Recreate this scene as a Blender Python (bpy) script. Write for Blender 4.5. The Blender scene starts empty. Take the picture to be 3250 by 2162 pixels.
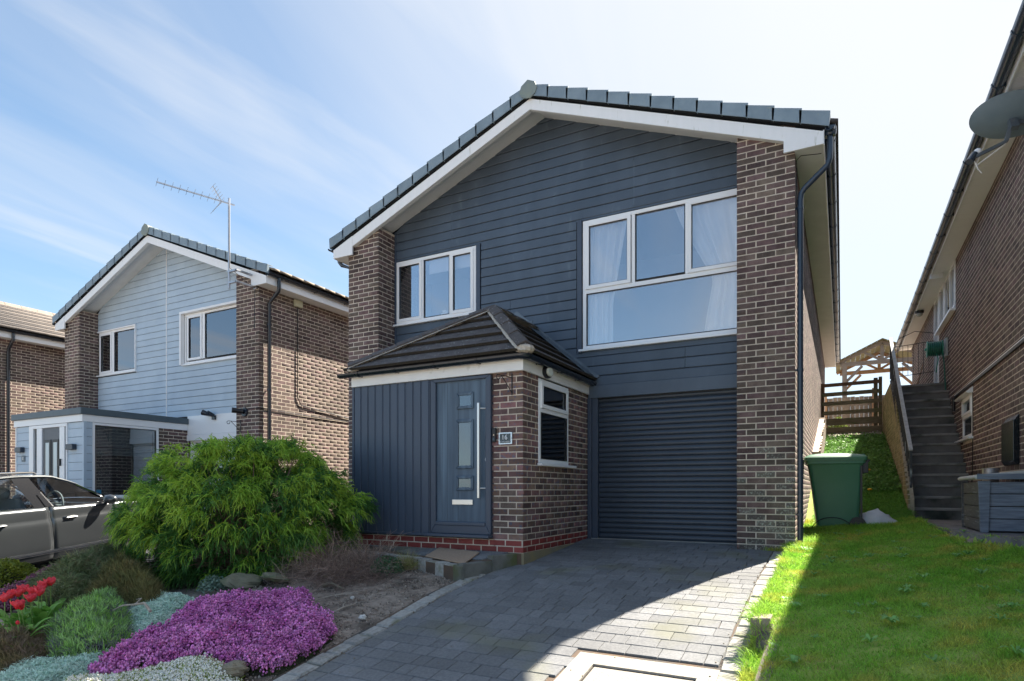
import bpy, math, random
import numpy as np
from mathutils import Vector, Matrix
random.seed(7); RNG = np.random.default_rng(11)
scn = bpy.context.scene
PI = math.pi
# ---------------------------------------------------------------- camera
TH = math.radians(28.07)
cam = bpy.data.cameras.new('camera'); cam_o = bpy.data.objects.new('camera', cam)
scn.collection.objects.link(cam_o)
cam.sensor_width = 36.0; cam.lens = 36*1965/3250; cam.shift_y = (1555-1081)/3250
cam.clip_start = .05; cam.clip_end = 3000
cam_o.location = (0, 0, 0); cam_o.rotation_euler = (PI/2, 0, TH)
scn.camera = cam_o
# ---------------------------------------------------------------- world, sun, exposure
SUN_AZ = math.radians(21.5)      # from +y (depth) towards +x
SUN_EL = math.radians(47)
SKY_STRENGTH = .12; SUN_STRENGTH = 2.15
scn.view_settings.view_transform = 'Standard'; scn.view_settings.look = 'None'
scn.view_settings.gamma = 1; scn.view_settings.use_curve_mapping = False
scn.view_settings.exposure = 3.16
w = bpy.data.worlds.new('World'); scn.world = w; w.use_nodes = True
nt = w.node_tree; N = nt.nodes; L = nt.links; N.clear()
sdir = Vector((math.sin(SUN_AZ)*math.cos(SUN_EL), math.cos(SUN_AZ)*math.cos(SUN_EL), math.sin(SUN_EL)))
def nd(t, **k):
    n = N.new(t)
    for a, b in k.items(): setattr(n, a, b)
    return n
def lk(a, b): L.new(a, b)
def wmath(op, a, b=None, c=None, clamp=False):
    n = N.new('ShaderNodeMath'); n.operation = op; n.use_clamp = clamp
    for i, v in enumerate((a, b, c)):
        if v is None: continue
        if isinstance(v, (int, float)): n.inputs[i].default_value = v
        else: L.new(v, n.inputs[i])
    return n.outputs[0]
sky = nd('ShaderNodeTexSky', sky_type='NISHITA', sun_disc=False, sun_elevation=SUN_EL, sun_rotation=SUN_AZ)
sky.air_density = 1.0; sky.dust_density = .9; sky.ozone_density = 1.6
tc = nd('ShaderNodeTexCoord')
sep = nd('ShaderNodeSeparateXYZ'); lk(tc.outputs['Generated'], sep.inputs[0])
dz = wmath('ADD', wmath('MAXIMUM', sep.outputs[2], 0), .16)
cx_ = wmath('DIVIDE', sep.outputs[0], dz); cy_ = wmath('DIVIDE', sep.outputs[1], dz)
comb = nd('ShaderNodeCombineXYZ'); lk(cx_, comb.inputs[0]); lk(cy_, comb.inputs[1])
mp = nd('ShaderNodeMapping'); lk(comb.outputs[0], mp.inputs[0])
mp.inputs['Rotation'].default_value = (0, 0, math.radians(20)); mp.inputs['Scale'].default_value = (2.1, .75, 1); mp.inputs['Location'].default_value = (.3, .9, 0)
n1 = nd('ShaderNodeTexNoise'); lk(mp.outputs[0], n1.inputs['Vector'])
n1.inputs['Scale'].default_value = .8; n1.inputs['Detail'].default_value = 7; n1.inputs['Roughness'].default_value = .52
n1.inputs['Distortion'].default_value = .7
mp2 = nd('ShaderNodeMapping'); lk(comb.outputs[0], mp2.inputs[0]); mp2.inputs['Location'].default_value = (3.1, 1.7, 0)
mp2.inputs['Rotation'].default_value = (0, 0, math.radians(10)); mp2.inputs['Scale'].default_value = (1.9, .38, 1)
n2 = nd('ShaderNodeTexNoise'); lk(mp2.outputs[0], n2.inputs['Vector'])
n2.inputs['Scale'].default_value = 1.3; n2.inputs['Detail'].default_value = 8; n2.inputs['Roughness'].default_value = .5
n2.inputs['Distortion'].default_value = .9
m1 = nd('ShaderNodeMapRange'); lk(n1.outputs[0], m1.inputs[0]); m1.inputs[1].default_value = .47; m1.inputs[2].default_value = .86
m2 = nd('ShaderNodeMapRange'); lk(n2.outputs[0], m2.inputs[0]); m2.inputs[1].default_value = .52; m2.inputs[2].default_value = .78
cl = wmath('ADD', wmath('MULTIPLY', m1.outputs[0], .55), wmath('MULTIPLY', m2.outputs[0], .75), clamp=True)
# thin veil thickens and glows towards the sun, as cirrus does
vd = nd('ShaderNodeVectorMath', operation='DOT_PRODUCT'); lk(tc.outputs['Generated'], vd.inputs[0]); vd.inputs[1].default_value = sdir
ms = nd('ShaderNodeMapRange'); ms.interpolation_type = 'SMOOTHSTEP'; lk(vd.outputs['Value'], ms.inputs[0])
ms.inputs[1].default_value = .50; ms.inputs[2].default_value = .97
veil = wmath('ADD', wmath('MULTIPLY', ms.outputs[0], .86), .06)
fac = wmath('ADD', veil, wmath('MULTIPLY', cl, wmath('SUBTRACT', 1.0, veil)), clamp=True)
skb = nd('ShaderNodeMix', data_type='RGBA', blend_type='MULTIPLY'); skb.inputs[0].default_value = 1
lk(sky.outputs[0], skb.inputs[6]); skb.inputs[7].default_value = (.27, .36, .415, 1)
# thin high haze evens the sky out: paler and greyer towards the horizon
hz = nd('ShaderNodeMapRange'); lk(sep.outputs[2], hz.inputs[0]); hz.inputs[1].default_value = .0; hz.inputs[2].default_value = .75; hz.inputs[3].default_value = 0; hz.inputs[4].default_value = 1
rp = nd('ShaderNodeValToRGB'); lk(hz.outputs[0], rp.inputs[0]); rp.color_ramp.elements[0].color = (.62, .72, .80, 1); rp.color_ramp.elements[1].color = (.10, .21, .36, 1)
e_ = rp.color_ramp.elements.new(.36); e_.color = (.31, .47, .64, 1); e_ = rp.color_ramp.elements.new(.7); e_.color = (.14, .27, .44, 1)
hm = nd('ShaderNodeMix', data_type='RGBA'); hm.inputs[0].default_value = .72; lk(skb.outputs[2], hm.inputs[6]); lk(rp.outputs[0], hm.inputs[7])
mix = nd('ShaderNodeMix', data_type='RGBA'); lk(fac, mix.inputs[0]); lk(hm.outputs[2], mix.inputs[6])
mix.inputs[7].default_value = (.93, .945, .965, 1)
bg = nd('ShaderNodeBackground'); lk(mix.outputs[2], bg.inputs[0]); bg.inputs[1].default_value = SKY_STRENGTH
wo = nd('ShaderNodeOutputWorld'); lk(bg.outputs[0], wo.inputs[0])
sun = bpy.data.lights.new('sun', 'SUN'); sun.energy = SUN_STRENGTH; sun.angle = math.radians(.6); sun.color = (1, .92, .80)
sun_o = bpy.data.objects.new('sun', sun); scn.collection.objects.link(sun_o)
sun_o.rotation_euler = (PI/2-SUN_EL, 0, PI-SUN_AZ); sun_o.location = (5, 20, 20)
scn.cycles.max_bounces = 8; scn.cycles.transparent_max_bounces = 12; scn.cycles.caustics_reflective = False
scn.cycles.caustics_refractive = False
# ---------------------------------------------------------------- materials
def srgb(r, g, b):
    f = lambda c: (c/255/12.92) if c/255 <= .04045 else ((c/255+.055)/1.055)**2.4
    return (f(r), f(g), f(b), 1)
MATS = {}
def mat(name, c1, c2=None, scale=8., rough=.6, bump=0., bscale=60., vary=0., stretch=(1, 1, 1), c3=None, c3scale=3., c3lo=.55, c3hi=.7,
        metal=0., spec=.5, hue=0., trans=0., coat=0., detail=5., lf=0., lfs=.9):
    if name in MATS: return MATS[name]
    m = bpy.data.materials.new(name); m.use_nodes = True
    t = m.node_tree; nn = t.nodes; ll = t.links; b = nn['Principled BSDF']
    b.inputs['Roughness'].default_value = rough; b.inputs['Metallic'].default_value = metal
    b.inputs['Specular IOR Level'].default_value = spec
    if coat: b.inputs['Coat Weight'].default_value = coat; b.inputs['Coat Roughness'].default_value = .06
    geo = nn.new('ShaderNodeNewGeometry'); oi = nn.new('ShaderNodeObjectInfo')
    mpn = nn.new('ShaderNodeMapping'); mpn.inputs['Scale'].default_value = stretch
    ll.new(geo.outputs['Position'], mpn.inputs[0])
    c1 = tuple(c1)+(1,) if len(c1) == 3 else c1
    col = None
    if c2 is not None:
        c2 = tuple(c2)+(1,) if len(c2) == 3 else c2
        nz = nn.new('ShaderNodeTexNoise'); nz.inputs['Scale'].default_value = scale; nz.inputs['Detail'].default_value = detail
        ll.new(mpn.outputs[0], nz.inputs['Vector'])
        mr = nn.new('ShaderNodeMapRange'); mr.inputs[1].default_value = .3; mr.inputs[2].default_value = .7
        ll.new(nz.outputs[0], mr.inputs[0])
        mx = nn.new('ShaderNodeMix'); mx.data_type = 'RGBA'; ll.new(mr.outputs[0], mx.inputs[0])
        mx.inputs[6].default_value = c1; mx.inputs[7].default_value = c2; col = mx.outputs[2]
    if c3 is not None:
        c3 = tuple(c3)+(1,) if len(c3) == 3 else c3
        nz = nn.new('ShaderNodeTexNoise'); nz.inputs['Scale'].default_value = c3scale; nz.inputs['Detail'].default_value = 8
        ll.new(mpn.outputs[0], nz.inputs['Vector'])
        mr = nn.new('ShaderNodeMapRange'); mr.inputs[1].default_value = c3lo; mr.inputs[2].default_value = c3hi
        ll.new(nz.outputs[0], mr.inputs[0])
        mx = nn.new('ShaderNodeMix'); mx.data_type = 'RGBA'; ll.new(mr.outputs[0], mx.inputs[0])
        if col is None: mx.inputs[6].default_value = c1
        else: ll.new(col, mx.inputs[6])
        mx.inputs[7].default_value = c3; col = mx.outputs[2]
    if lf:
        nz = nn.new('ShaderNodeTexNoise'); nz.inputs['Scale'].default_value = lfs; nz.inputs['Detail'].default_value = 6; nz.inputs['Roughness'].default_value = .6
        ll.new(mpn.outputs[0], nz.inputs['Vector'])
        mr = nn.new('ShaderNodeMapRange'); mr.inputs[1].default_value = .3; mr.inputs[2].default_value = .7; mr.inputs[3].default_value = 1-lf; mr.inputs[4].default_value = 1+lf
        ll.new(nz.outputs[0], mr.inputs[0]); hl_ = nn.new('ShaderNodeHueSaturation'); ll.new(mr.outputs[0], hl_.inputs['Value'])
        if col is None: hl_.inputs['Color'].default_value = c1
        else: ll.new(col, hl_.inputs['Color'])
        col = hl_.outputs[0]
    if vary or hue:
        ad = nn.new('ShaderNodeMath'); ad.operation = 'ADD'
        ll.new(oi.outputs['Random'], ad.inputs[0]); ll.new(geo.outputs['Random Per Island'], ad.inputs[1])
        fr = nn.new('ShaderNodeMath'); fr.operation = 'FRACT'; ll.new(ad.outputs[0], fr.inputs[0])
        hs = nn.new('ShaderNodeHueSaturation')
        if col is None: hs.inputs['Color'].default_value = c1
        else: ll.new(col, hs.inputs['Color'])
        mr = nn.new('ShaderNodeMapRange'); ll.new(fr.outputs[0], mr.inputs[0])
        mr.inputs[3].default_value = 1-vary; mr.inputs[4].default_value = 1+vary; ll.new(mr.outputs[0], hs.inputs['Value'])
        if hue:
            mu = nn.new('ShaderNodeMath'); mu.operation = 'MULTIPLY'; ll.new(fr.outputs[0], mu.inputs[0]); mu.inputs[1].default_value = 7.31
            f2 = nn.new('ShaderNodeMath'); f2.operation = 'FRACT'; ll.new(mu.outputs[0], f2.inputs[0])
            mr = nn.new('ShaderNodeMapRange'); ll.new(f2.outputs[0], mr.inputs[0])
            mr.inputs[3].default_value = .5-hue; mr.inputs[4].default_value = .5+hue; ll.new(mr.outputs[0], hs.inputs['Hue'])
        col = hs.outputs[0]
    if col is None: b.inputs['Base Color'].default_value = c1
    else: ll.new(col, b.inputs['Base Color'])
    if bump:
        nz = nn.new('ShaderNodeTexNoise'); nz.inputs['Scale'].default_value = bscale; nz.inputs['Detail'].default_value = 4
        ll.new(mpn.outputs[0], nz.inputs['Vector'])
        bp = nn.new('ShaderNodeBump'); bp.inputs['Strength'].default_value = bump; bp.inputs['Distance'].default_value = .01
        ll.new(nz.outputs[0], bp.inputs['Height']); ll.new(bp.outputs[0], b.inputs['Normal'])
    if trans:   # thin leaf
        tr = nn.new('ShaderNodeBsdfTranslucent'); ms_ = nn.new('ShaderNodeMixShader'); ms_.inputs[0].default_value = trans
        if col is None: tr.inputs[0].default_value = c1
        else: ll.new(col, tr.inputs[0])
        ll.new(b.outputs[0], ms_.inputs[1]); ll.new(tr.outputs[0], ms_.inputs[2])
        ll.new(ms_.outputs[0], nn['Material Output'].inputs[0])
    MATS[name] = m
    return m
def glass_mat(name, tint=(.9, .95, 1), refl=.35, rough=.0):
    m = bpy.data.materials.new(name); m.use_nodes = True
    t = m.node_tree; nn = t.nodes; ll = t.links; nn.remove(nn['Principled BSDF'])
    g = nn.new('ShaderNodeBsdfGlossy'); g.inputs['Roughness'].default_value = rough; g.inputs[0].default_value = (.95, .97, 1, 1)
    tr = nn.new('ShaderNodeBsdfTransparent'); tr.inputs[0].default_value = tuple(tint)+(1,)
    fr = nn.new('ShaderNodeFresnel'); fr.inputs[0].default_value = 1.5
    ma = nn.new('ShaderNodeMath'); ma.operation = 'ADD'; ma.use_clamp = True; ll.new(fr.outputs[0], ma.inputs[0]); ma.inputs[1].default_value = refl
    mx = nn.new('ShaderNodeMixShader'); ll.new(ma.outputs[0], mx.inputs[0]); ll.new(tr.outputs[0], mx.inputs[1]); ll.new(g.outputs[0], mx.inputs[2])
    ll.new(mx.outputs[0], nn['Material Output'].inputs[0]); MATS[name] = m
    return m
M_BRICK = mat('brick_dark', (.09, .058, .050), (.16, .11, .095), 9, .85, .25, 90, vary=.38, hue=.03, lf=.22, c3=(.20, .15, .13), c3scale=55, c3lo=.60, c3hi=.72)
M_BRICK_P = mat('brick_porch', (.14, .072, .058), (.215, .13, .11), 8, .85, .3, 90, vary=.40, hue=.03, lf=.18, c3=(.10, .095, .13), c3scale=24, c3lo=.54, c3hi=.64)
M_BRICK_L = mat('brick_lichen', (.10, .078, .07), (.18, .155, .13), 12, .9, .5, 90, vary=.28, hue=.02, c3=(.30, .30, .25), c3scale=42, c3lo=.52, c3hi=.62)
M_RED = mat('brick_red_paint', (.20, .028, .024), (.26, .05, .042), 10, .6, .4, 80, vary=.18)
M_MORTAR = mat('mortar', (.52, .44, .35), (.66, .57, .47), 14, .95, .4, 120, lf=.2)
M_MORTAR_D = mat('mortar_old', (.32, .28, .21), (.46, .41, .32), 14, .95, .4, 120)
M_CLAD = mat('cladding_slate_blue', (.068, .093, .126), (.084, .112, .151), 3, .42, .06, 60, vary=.08, lf=.14, lfs=1.6, stretch=(1, 1, .35), c3=(.13, .165, .20), c3scale=6, c3lo=.66, c3hi=.80)
M_CLADL = mat('cladding_light_grey', (.43, .53, .63), (.49, .59, .68), 3, .5, .04, 60, vary=.03, lf=.05)
M_CLADP = mat('cladding_porch_navy', (.050, .068, .102), (.060, .080, .118), 3, .36, .05, 60, vary=.05, lf=.12, stretch=(1, 1, .3))
M_TRIM = mat('trim_slate_blue', (.056, .074, .108), rough=.4)
M_ANTH = mat('anthracite_metal', (.034, .046, .066), (.042, .056, .078), 2, .36, 0, vary=.03)
M_GUT = mat('gutter_black_blue', (.012, .018, .028), rough=.22, spec=.6)
M_GUTG = mat('gutter_grey', (.030, .048, .075), rough=.25, spec=.6)
M_WHITE = mat('white_upvc', (.89, .895, .90), rough=.32)
M_WHITED = mat('white_board_weathered', (.90, .90, .90), (.86, .865, .86), 5, .45, c3=(.45, .46, .36), c3scale=9, c3lo=.66, c3hi=.80, stretch=(3, 3, .5))
M_SOFF = mat('soffit_board', (.70, .71, .71), (.76, .77, .77), 4, .6)
M_CREAM = mat('cream_fascia', (.86, .84, .80), (.80, .78, .74), 5, .55, c3=(.5, .47, .4), c3scale=7, c3lo=.62, c3hi=.8)
M_VERGE = mat('verge_cap_grey', (.20, .265, .315), (.24, .305, .35), 3, .5, vary=.09, lf=.1, lfs=3, c3=(.30, .33, .27), c3scale=14, c3lo=.64, c3hi=.76)
M_TILE = mat('roof_tile_dark', (.070, .062, .062), (.11, .098, .094), 12, .92, .6, 70, vary=.15, c3=(.42, .42, .42), c3scale=38, c3lo=.64, c3hi=.69)
M_TILEB = mat('roof_tile_brown', (.20, .165, .14), (.28, .24, .205), 6, .9, .6, 70, vary=.12)
M_BED = mat('mortar_bedding', (.42, .37, .30), (.60, .54, .46), 40, .95, .9, 60)
M_LEAD = mat('lead_flashing', (.10, .125, .15), (.17, .20, .23), 6, .45, .1, 20, metal=.3)
M_BLACK = mat('black_iron', (.012, .012, .014), rough=.4)
M_STEEL = mat('brushed_steel', (.72, .71, .68), rough=.3, metal=.85)
M_ALU = mat('galvanised', (.5, .5, .52), rough=.35, metal=.8)
M_DARK = mat('dark_room', (.03, .034, .04), rough=.9)
M_ROOM = mat('room_wall', (.46, .47, .48), rough=.9)
M_CURT = mat('curtain_white', (.95, .95, .95), rough=.9, trans=.12)
M_BLIND = mat('blind_cloth', (.62, .64, .62), rough=.9)
M_GLASS = glass_mat('window_glass', (.98, .99, 1), .20)
M_GLASSD = glass_mat('door_glass', (.5, .56, .6), .10)
M_GLASSC = glass_mat('car_glass', (.90, .96, .97), .12)
M_DOOR = mat('door_blue_grey', (.058, .090, .130), (.085, .130, .180), 5, .5, .15, 90, stretch=(5, 5, .35), c3=(.12, .18, .24), c3scale=1.6, c3lo=.5, c3hi=.7)
M_CONC = mat('concrete_grey', (.26, .255, .24), (.38, .37, .35), 9, .9, .4, 70)
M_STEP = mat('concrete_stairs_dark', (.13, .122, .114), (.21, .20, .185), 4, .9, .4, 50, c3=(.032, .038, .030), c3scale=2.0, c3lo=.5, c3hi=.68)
M_PAVER = mat('paver_charcoal', (.138, .142, .150), (.205, .207, .210), 45, .88, .5, 160, vary=.15, lf=.24, lfs=.7, c3=(.165, .165, .12), c3scale=1.3, c3lo=.54, c3hi=.72)
M_JOINT = mat('jointing_sand', (.065, .062, .058), (.15, .095, .06), 3, .95, .5, 120)
M_SETT = mat('granite_sett', (.26, .25, .23), (.40, .385, .355), 30, .92, .8, 50, vary=.14, c3=(.2, .2, .14), c3scale=5, c3lo=.55, c3hi=.7)
M_SLABP = mat('pale_concrete', (.31, .28, .24), (.39, .36, .31), 30, .92, .4, 90)
M_SOIL = mat('soil', (.20, .158, .127), (.37, .305, .25), 16, 1, 1.0, 40, c3=(.06, .046, .036), c3scale=2.4, c3lo=.5, c3hi=.7, detail=10)
M_ROADM = mat('asphalt', (.035, .037, .042), (.055, .057, .062), 60, .9, .4, 100)
M_WOOD = mat('weathered_wood', (.13, .10, .065), (.20, .165, .11), 5, .9, .4, 40, vary=.15, stretch=(1, 1, 5), c3=(.10, .12, .045), c3scale=3, c3lo=.5, c3hi=.7)
M_WOODR = mat('brown_stained_wood', (.10, .05, .032), (.15, .085, .05), 6, .85, .3, 40, vary=.15)
M_WOODN = mat('pale_timber', (.25, .16, .095), (.32, .21, .13), 6, .8, .3, 40, vary=.1, stretch=(3, 3, 1))
M_WOODG = mat('grey_timber', (.17, .145, .12), (.24, .21, .175), 6, .85, .3, 40, vary=.12)
# ---------------------------------------------------------------- object helpers
ORG = {}
def link(o): scn.collection.objects.link(o)
def props(o, label=None, cat=None, group=None, kind=None):
    if label: o['label'] = label
    if cat: o['category'] = cat
    if group: o['group'] = group
    if kind: o['kind'] = kind
    return o
def thing(name, loc, label, cat, group=None, rot=0., local=False):
    o = bpy.data.objects.new(name, None); link(o); o.location = loc; o.rotation_euler = (0, 0, rot)
    o.empty_display_size = .2
    ORG[o.name] = (0., 0., 0.) if (local or rot) else tuple(loc)
    return props(o, label, cat, group)
class MB:
    def __init__(s): s.V = []; s.F = []; s.n = 0; s.mi = []
    def add(s, vs, fs, mi=0):
        b = s.n; s.V.extend([tuple(map(float, v)) for v in vs]); s.n += len(vs)
        s.F.extend([tuple(i+b for i in f) for f in fs]); s.mi.extend([mi]*len(fs)); return s
    def box(s, x0, x1, y0, y1, z0, z1, mi=0):
        if x0 > x1: x0, x1 = x1, x0
        if y0 > y1: y0, y1 = y1, y0
        if z0 > z1: z0, z1 = z1, z0
        return s.add([(x0,y0,z0),(x1,y0,z0),(x1,y1,z0),(x0,y1,z0),(x0,y0,z1),(x1,y0,z1),(x1,y1,z1),(x0,y1,z1)],
            [(0,3,2,1),(4,5,6,7),(0,1,5,4),(1,2,6,5),(2,3,7,6),(3,0,4,7)], mi)
    def obox(s, c, ax, ay, az, hx, hy, hz, mi=0):
        c = Vector(c); ax = Vector(ax).normalized()*hx; ay = Vector(ay).normalized()*hy; az = Vector(az).normalized()*hz
        v = [c+i*ax+j*ay+k*az for k in (-1, 1) for i, j in ((-1,-1),(1,-1),(1,1),(-1,1))]
        return s.add(v, [(0,3,2,1),(4,5,6,7),(0,1,5,4),(1,2,6,5),(2,3,7,6),(3,0,4,7)], mi)
    def bar(s, p, q, a, b=None, up=(0, 0, 1), mi=0):
        b = a if b is None else b
        p = Vector(p); q = Vector(q); d = (q-p); ln = d.length; d.normalize(); up = Vector(up)
        sx = d.cross(up)
        if sx.length < 1e-4: sx = d.cross(Vector((0, 1, 0)))
        sx.normalize(); uz = sx.cross(d)
        return s.obox((p+q)/2, d, sx, uz, ln/2, a/2, b/2, mi)
    def tube(s, pts, r, n=8, mi=0, caps=True):
        pts = [Vector(p) for p in pts]; rs = r if isinstance(r, (list, tuple)) else [r]*len(pts)
        rings = []; prev = None
        for i, p in enumerate(pts):
            d = (pts[min(i+1, len(pts)-1)]-pts[max(i-1, 0)]).normalized()
            if prev is None:
                a = d.cross(Vector((0, 0, 1)))
                if a.length < 1e-3: a = d.cross(Vector((0, 1, 0)))
            else: a = prev-d*prev.dot(d)
            a.normalize(); prev = a; b = d.cross(a)
            rings.append([p+(a*math.cos(2*PI*k/n)+b*math.sin(2*PI*k/n))*rs[i] for k in range(n)])
        vs = [v for rg in rings for v in rg]; fs = []
        for i in range(len(pts)-1):
            for k in range(n):
                k2 = (k+1) % n; fs.append((i*n+k, i*n+k2, (i+1)*n+k2, (i+1)*n+k))
        if caps: fs += [tuple(range(n))[::-1], tuple((len(pts)-1)*n+k for k in range(n))]
        return s.add(vs, fs, mi)
    def prism(s, poly, axis, a, b, mi=0):
        # poly: 2d points; axis 'y': (x,z) extruded in y ; 'x': (y,z) ; 'z': (x,y)
        f = {'y': lambda p, t: (p[0], t, p[1]), 'x': lambda p, t: (t, p[0], p[1]), 'z': lambda p, t: (p[0], p[1], t)}[axis]
        n = len(poly); vs = [f(p, a) for p in poly]+[f(p, b) for p in poly]
        fs = [tuple(range(n)), tuple(range(2*n-1, n-1, -1))]+[(i, i+n, (i+1) % n+n, (i+1) % n) for i in range(n)]
        return s.add(vs, fs, mi)
    def extrude_poly(s, poly3, vec, mi=0):
        vec = Vector(vec); n = len(poly3); vs = [Vector(p) for p in poly3]+[Vector(p)+vec for p in poly3]
        fs = [tuple(range(n)), tuple(range(2*n-1, n-1, -1))]+[(i, i+n, (i+1) % n+n, (i+1) % n) for i in range(n)]
        return s.add(vs, fs, mi)
    def lathe(s, c, prof, n=16, mi=0, axis='z'):
        rings = []
        for r, h in prof:
            for k in range(n):
                a = 2*PI*k/n
                if axis == 'z': rings.append((c[0]+r*math.cos(a), c[1]+r*math.sin(a), c[2]+h))
                elif axis == 'y': rings.append((c[0]+r*math.cos(a), c[1]+h, c[2]+r*math.sin(a)))
                else: rings.append((c[0]+h, c[1]+r*math.cos(a), c[2]+r*math.sin(a)))
        fs = [(i*n+k, i*n+(k+1) % n, (i+1)*n+(k+1) % n, (i+1)*n+k) for i in range(len(prof)-1) for k in range(n)]
        fs += [tuple(range(n))[::-1], tuple((len(prof)-1)*n+k for k in range(n))]
        return s.add(rings, fs, mi)
    def ell(s, c, rx, ry, rz, nu=12, nv=8, mi=0, fn=None):
        vs = []; 
        for j in range(nv+1):
            t = PI*j/nv
            for i in range(nu):
                a = 2*PI*i/nu; d = Vector((math.sin(t)*math.cos(a), math.sin(t)*math.sin(a), math.cos(t)))
                k = fn(d) if fn else 1
                vs.append((c[0]+rx*d.x*k, c[1]+ry*d.y*k, c[2]+rz*d.z*k))
        fs = [(j*nu+i, (j+1)*nu+i, (j+1)*nu+(i+1) % nu, j*nu+(i+1) % nu) for j in range(nv) for i in range(nu)]
        return s.add(vs, fs, mi)
    def build(s, name, material, parent=None, smooth=False, bevel=0., label=None, cat=None, group=None, kind=None):
        V = np.array(s.V, dtype=np.float32)
        c = (V.min(0)+V.max(0))/2
        if parent is None: c[2] = V[:, 2].min()
        me = bpy.data.meshes.new(name); me.from_pydata((V-c).tolist(), [], s.F)
        mats = material if isinstance(material, (list, tuple)) else [material]
        for m in mats: me.materials.append(m)
        if len(mats) > 1: me.polygons.foreach_set('material_index', s.mi)
        me.validate(); me.update()
        if s.n < 60000:
            import bmesh
            bm = bmesh.new(); bm.from_mesh(me); bmesh.ops.recalc_face_normals(bm, faces=bm.faces); bm.to_mesh(me); bm.free()
        if smooth:
            me.shade_smooth()
            try: me.set_sharp_from_angle(angle=math.radians(40))
            except Exception: pass
        o = bpy.data.objects.new(name, me); link(o)
        if bevel:
            md = o.modifiers.new('bev', 'BEVEL'); md.width = bevel; md.segments = 2; md.limit_method = 'ANGLE'
        base = (0., 0., 0.)
        if parent is not None: o.parent = parent; base = ORG[parent.name]
        o.location = tuple(float(c[i])-base[i] for i in range(3)); ORG[o.name] = tuple(float(v) for v in c)
        return props(o, label, cat, group, kind)
def box(name, m, parent, x0, x1, y0, y1, z0, z1, **k): return MB().box(x0, x1, y0, y1, z0, z1).build(name, m, parent, **k)
def np_mesh(name, V, F, m, parent=None, smooth=False, **k):
    """big mesh from numpy arrays; F is (n,3) or (n,4)"""
    V = np.ascontiguousarray(V, dtype=np.float32); F = np.ascontiguousarray(F, dtype=np.int32)
    c = (V.min(0)+V.max(0))/2; V = V-c
    me = bpy.data.meshes.new(name); me.vertices.add(len(V)); me.vertices.foreach_set('co', V.ravel())
    me.loops.add(F.size); me.loops.foreach_set('vertex_index', F.ravel())
    me.polygons.add(len(F)); me.polygons.foreach_set('loop_start', np.arange(0, F.size, F.shape[1], dtype=np.int32))
    me.polygons.foreach_set('loop_total', np.full(len(F), F.shape[1], dtype=np.int32))
    if smooth: me.polygons.foreach_set('use_smooth', np.ones(len(F), dtype=bool))
    me.update(calc_edges=True); me.materials.append(m)
    o = bpy.data.objects.new(name, me); link(o)
    base = (0., 0., 0.)
    if parent is not None: o.parent = parent; base = ORG[parent.name]
    o.location = tuple(float(c[i])-base[i] for i in range(3)); ORG[o.name] = tuple(float(v) for v in c)
    return props(o, **k)
def copy_tree(o, parent=None):
    c = o.copy(); link(c); c.parent = parent; ORG[c.name] = ORG[o.name]
    for ch in list(o.children): copy_tree(ch, c)
    return c
# ---------------------------------------------------------------- ground shape
PY = [-60, -4, -1, 0, 3.2, 4.2, 5.2, 6.5, 7.6, 8.17, 8.62, 9.3, 10.6, 14, 18, 19.5, 80]
PZ = [-2.6, -2.5, -2.12, -1.95, -1.40, -1.23, -1.05, -.88, -.79, -.74, -.715, -.69, -.5, .42, 1.44, 1.6, 1.6]
def P(y): return np.interp(y, PY, PZ)
def on_path(x, y): return (x > np.interp(y, [6.6, 7.25, 7.8, 8.4, 9.4, 12], [1.79, 1.48, 1.22, 1.08, .96, .93])) & (y > 6.6) & (y < 16)
def lawn(x, y):
    l = -.70+.070*(y-8.2)+.10*np.clip(x+.6, 0, 2)
    l = np.where(y < 5, -.924+.10*(y-5)+.10*np.clip(x+.6, 0, 2), l)
    return l
def H(x, y):
    x = np.asarray(x, float); y = np.asarray(y, float)
    g = P(y)
    # planting bed stands a little proud of the drive
    bed = np.clip((-3.75-x)/.8, 0, 1)*np.clip((x+9.6)/.8, 0, 1)
    g = g-.03*(1-bed)-.07*np.clip((-9.2-x)/.3, 0, 1)+bed*(.02+.05*np.sin(x*2.1+1)*np.sin(y*1.7)*np.clip((-4.1-x)/1, 0, 1))*np.clip((8-y)/1, 0, 1)
    g = g-.05*((x > -3.72) & (x < -.56) & (y < 8.7))
    r = (x > -.58)
    lw = np.where(y < 9.6, np.maximum(lawn(x, np.minimum(y, 9.6)), g), np.maximum(lawn(x, np.full_like(y, 9.6)), P(y)))
    far = np.clip((y+1)/3., 0, 1)
    g = np.where(r, lw*far+g*(1-far), g)
    dr = np.clip((-.40-x)/.05, 0, 1)*np.clip((4.68-y)/.05, 0, 1)*r; g = g*(1-dr)+(P(y)+.02)*dr
    g = np.where(on_path(x, y), -.475, g)
    return g
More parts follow.
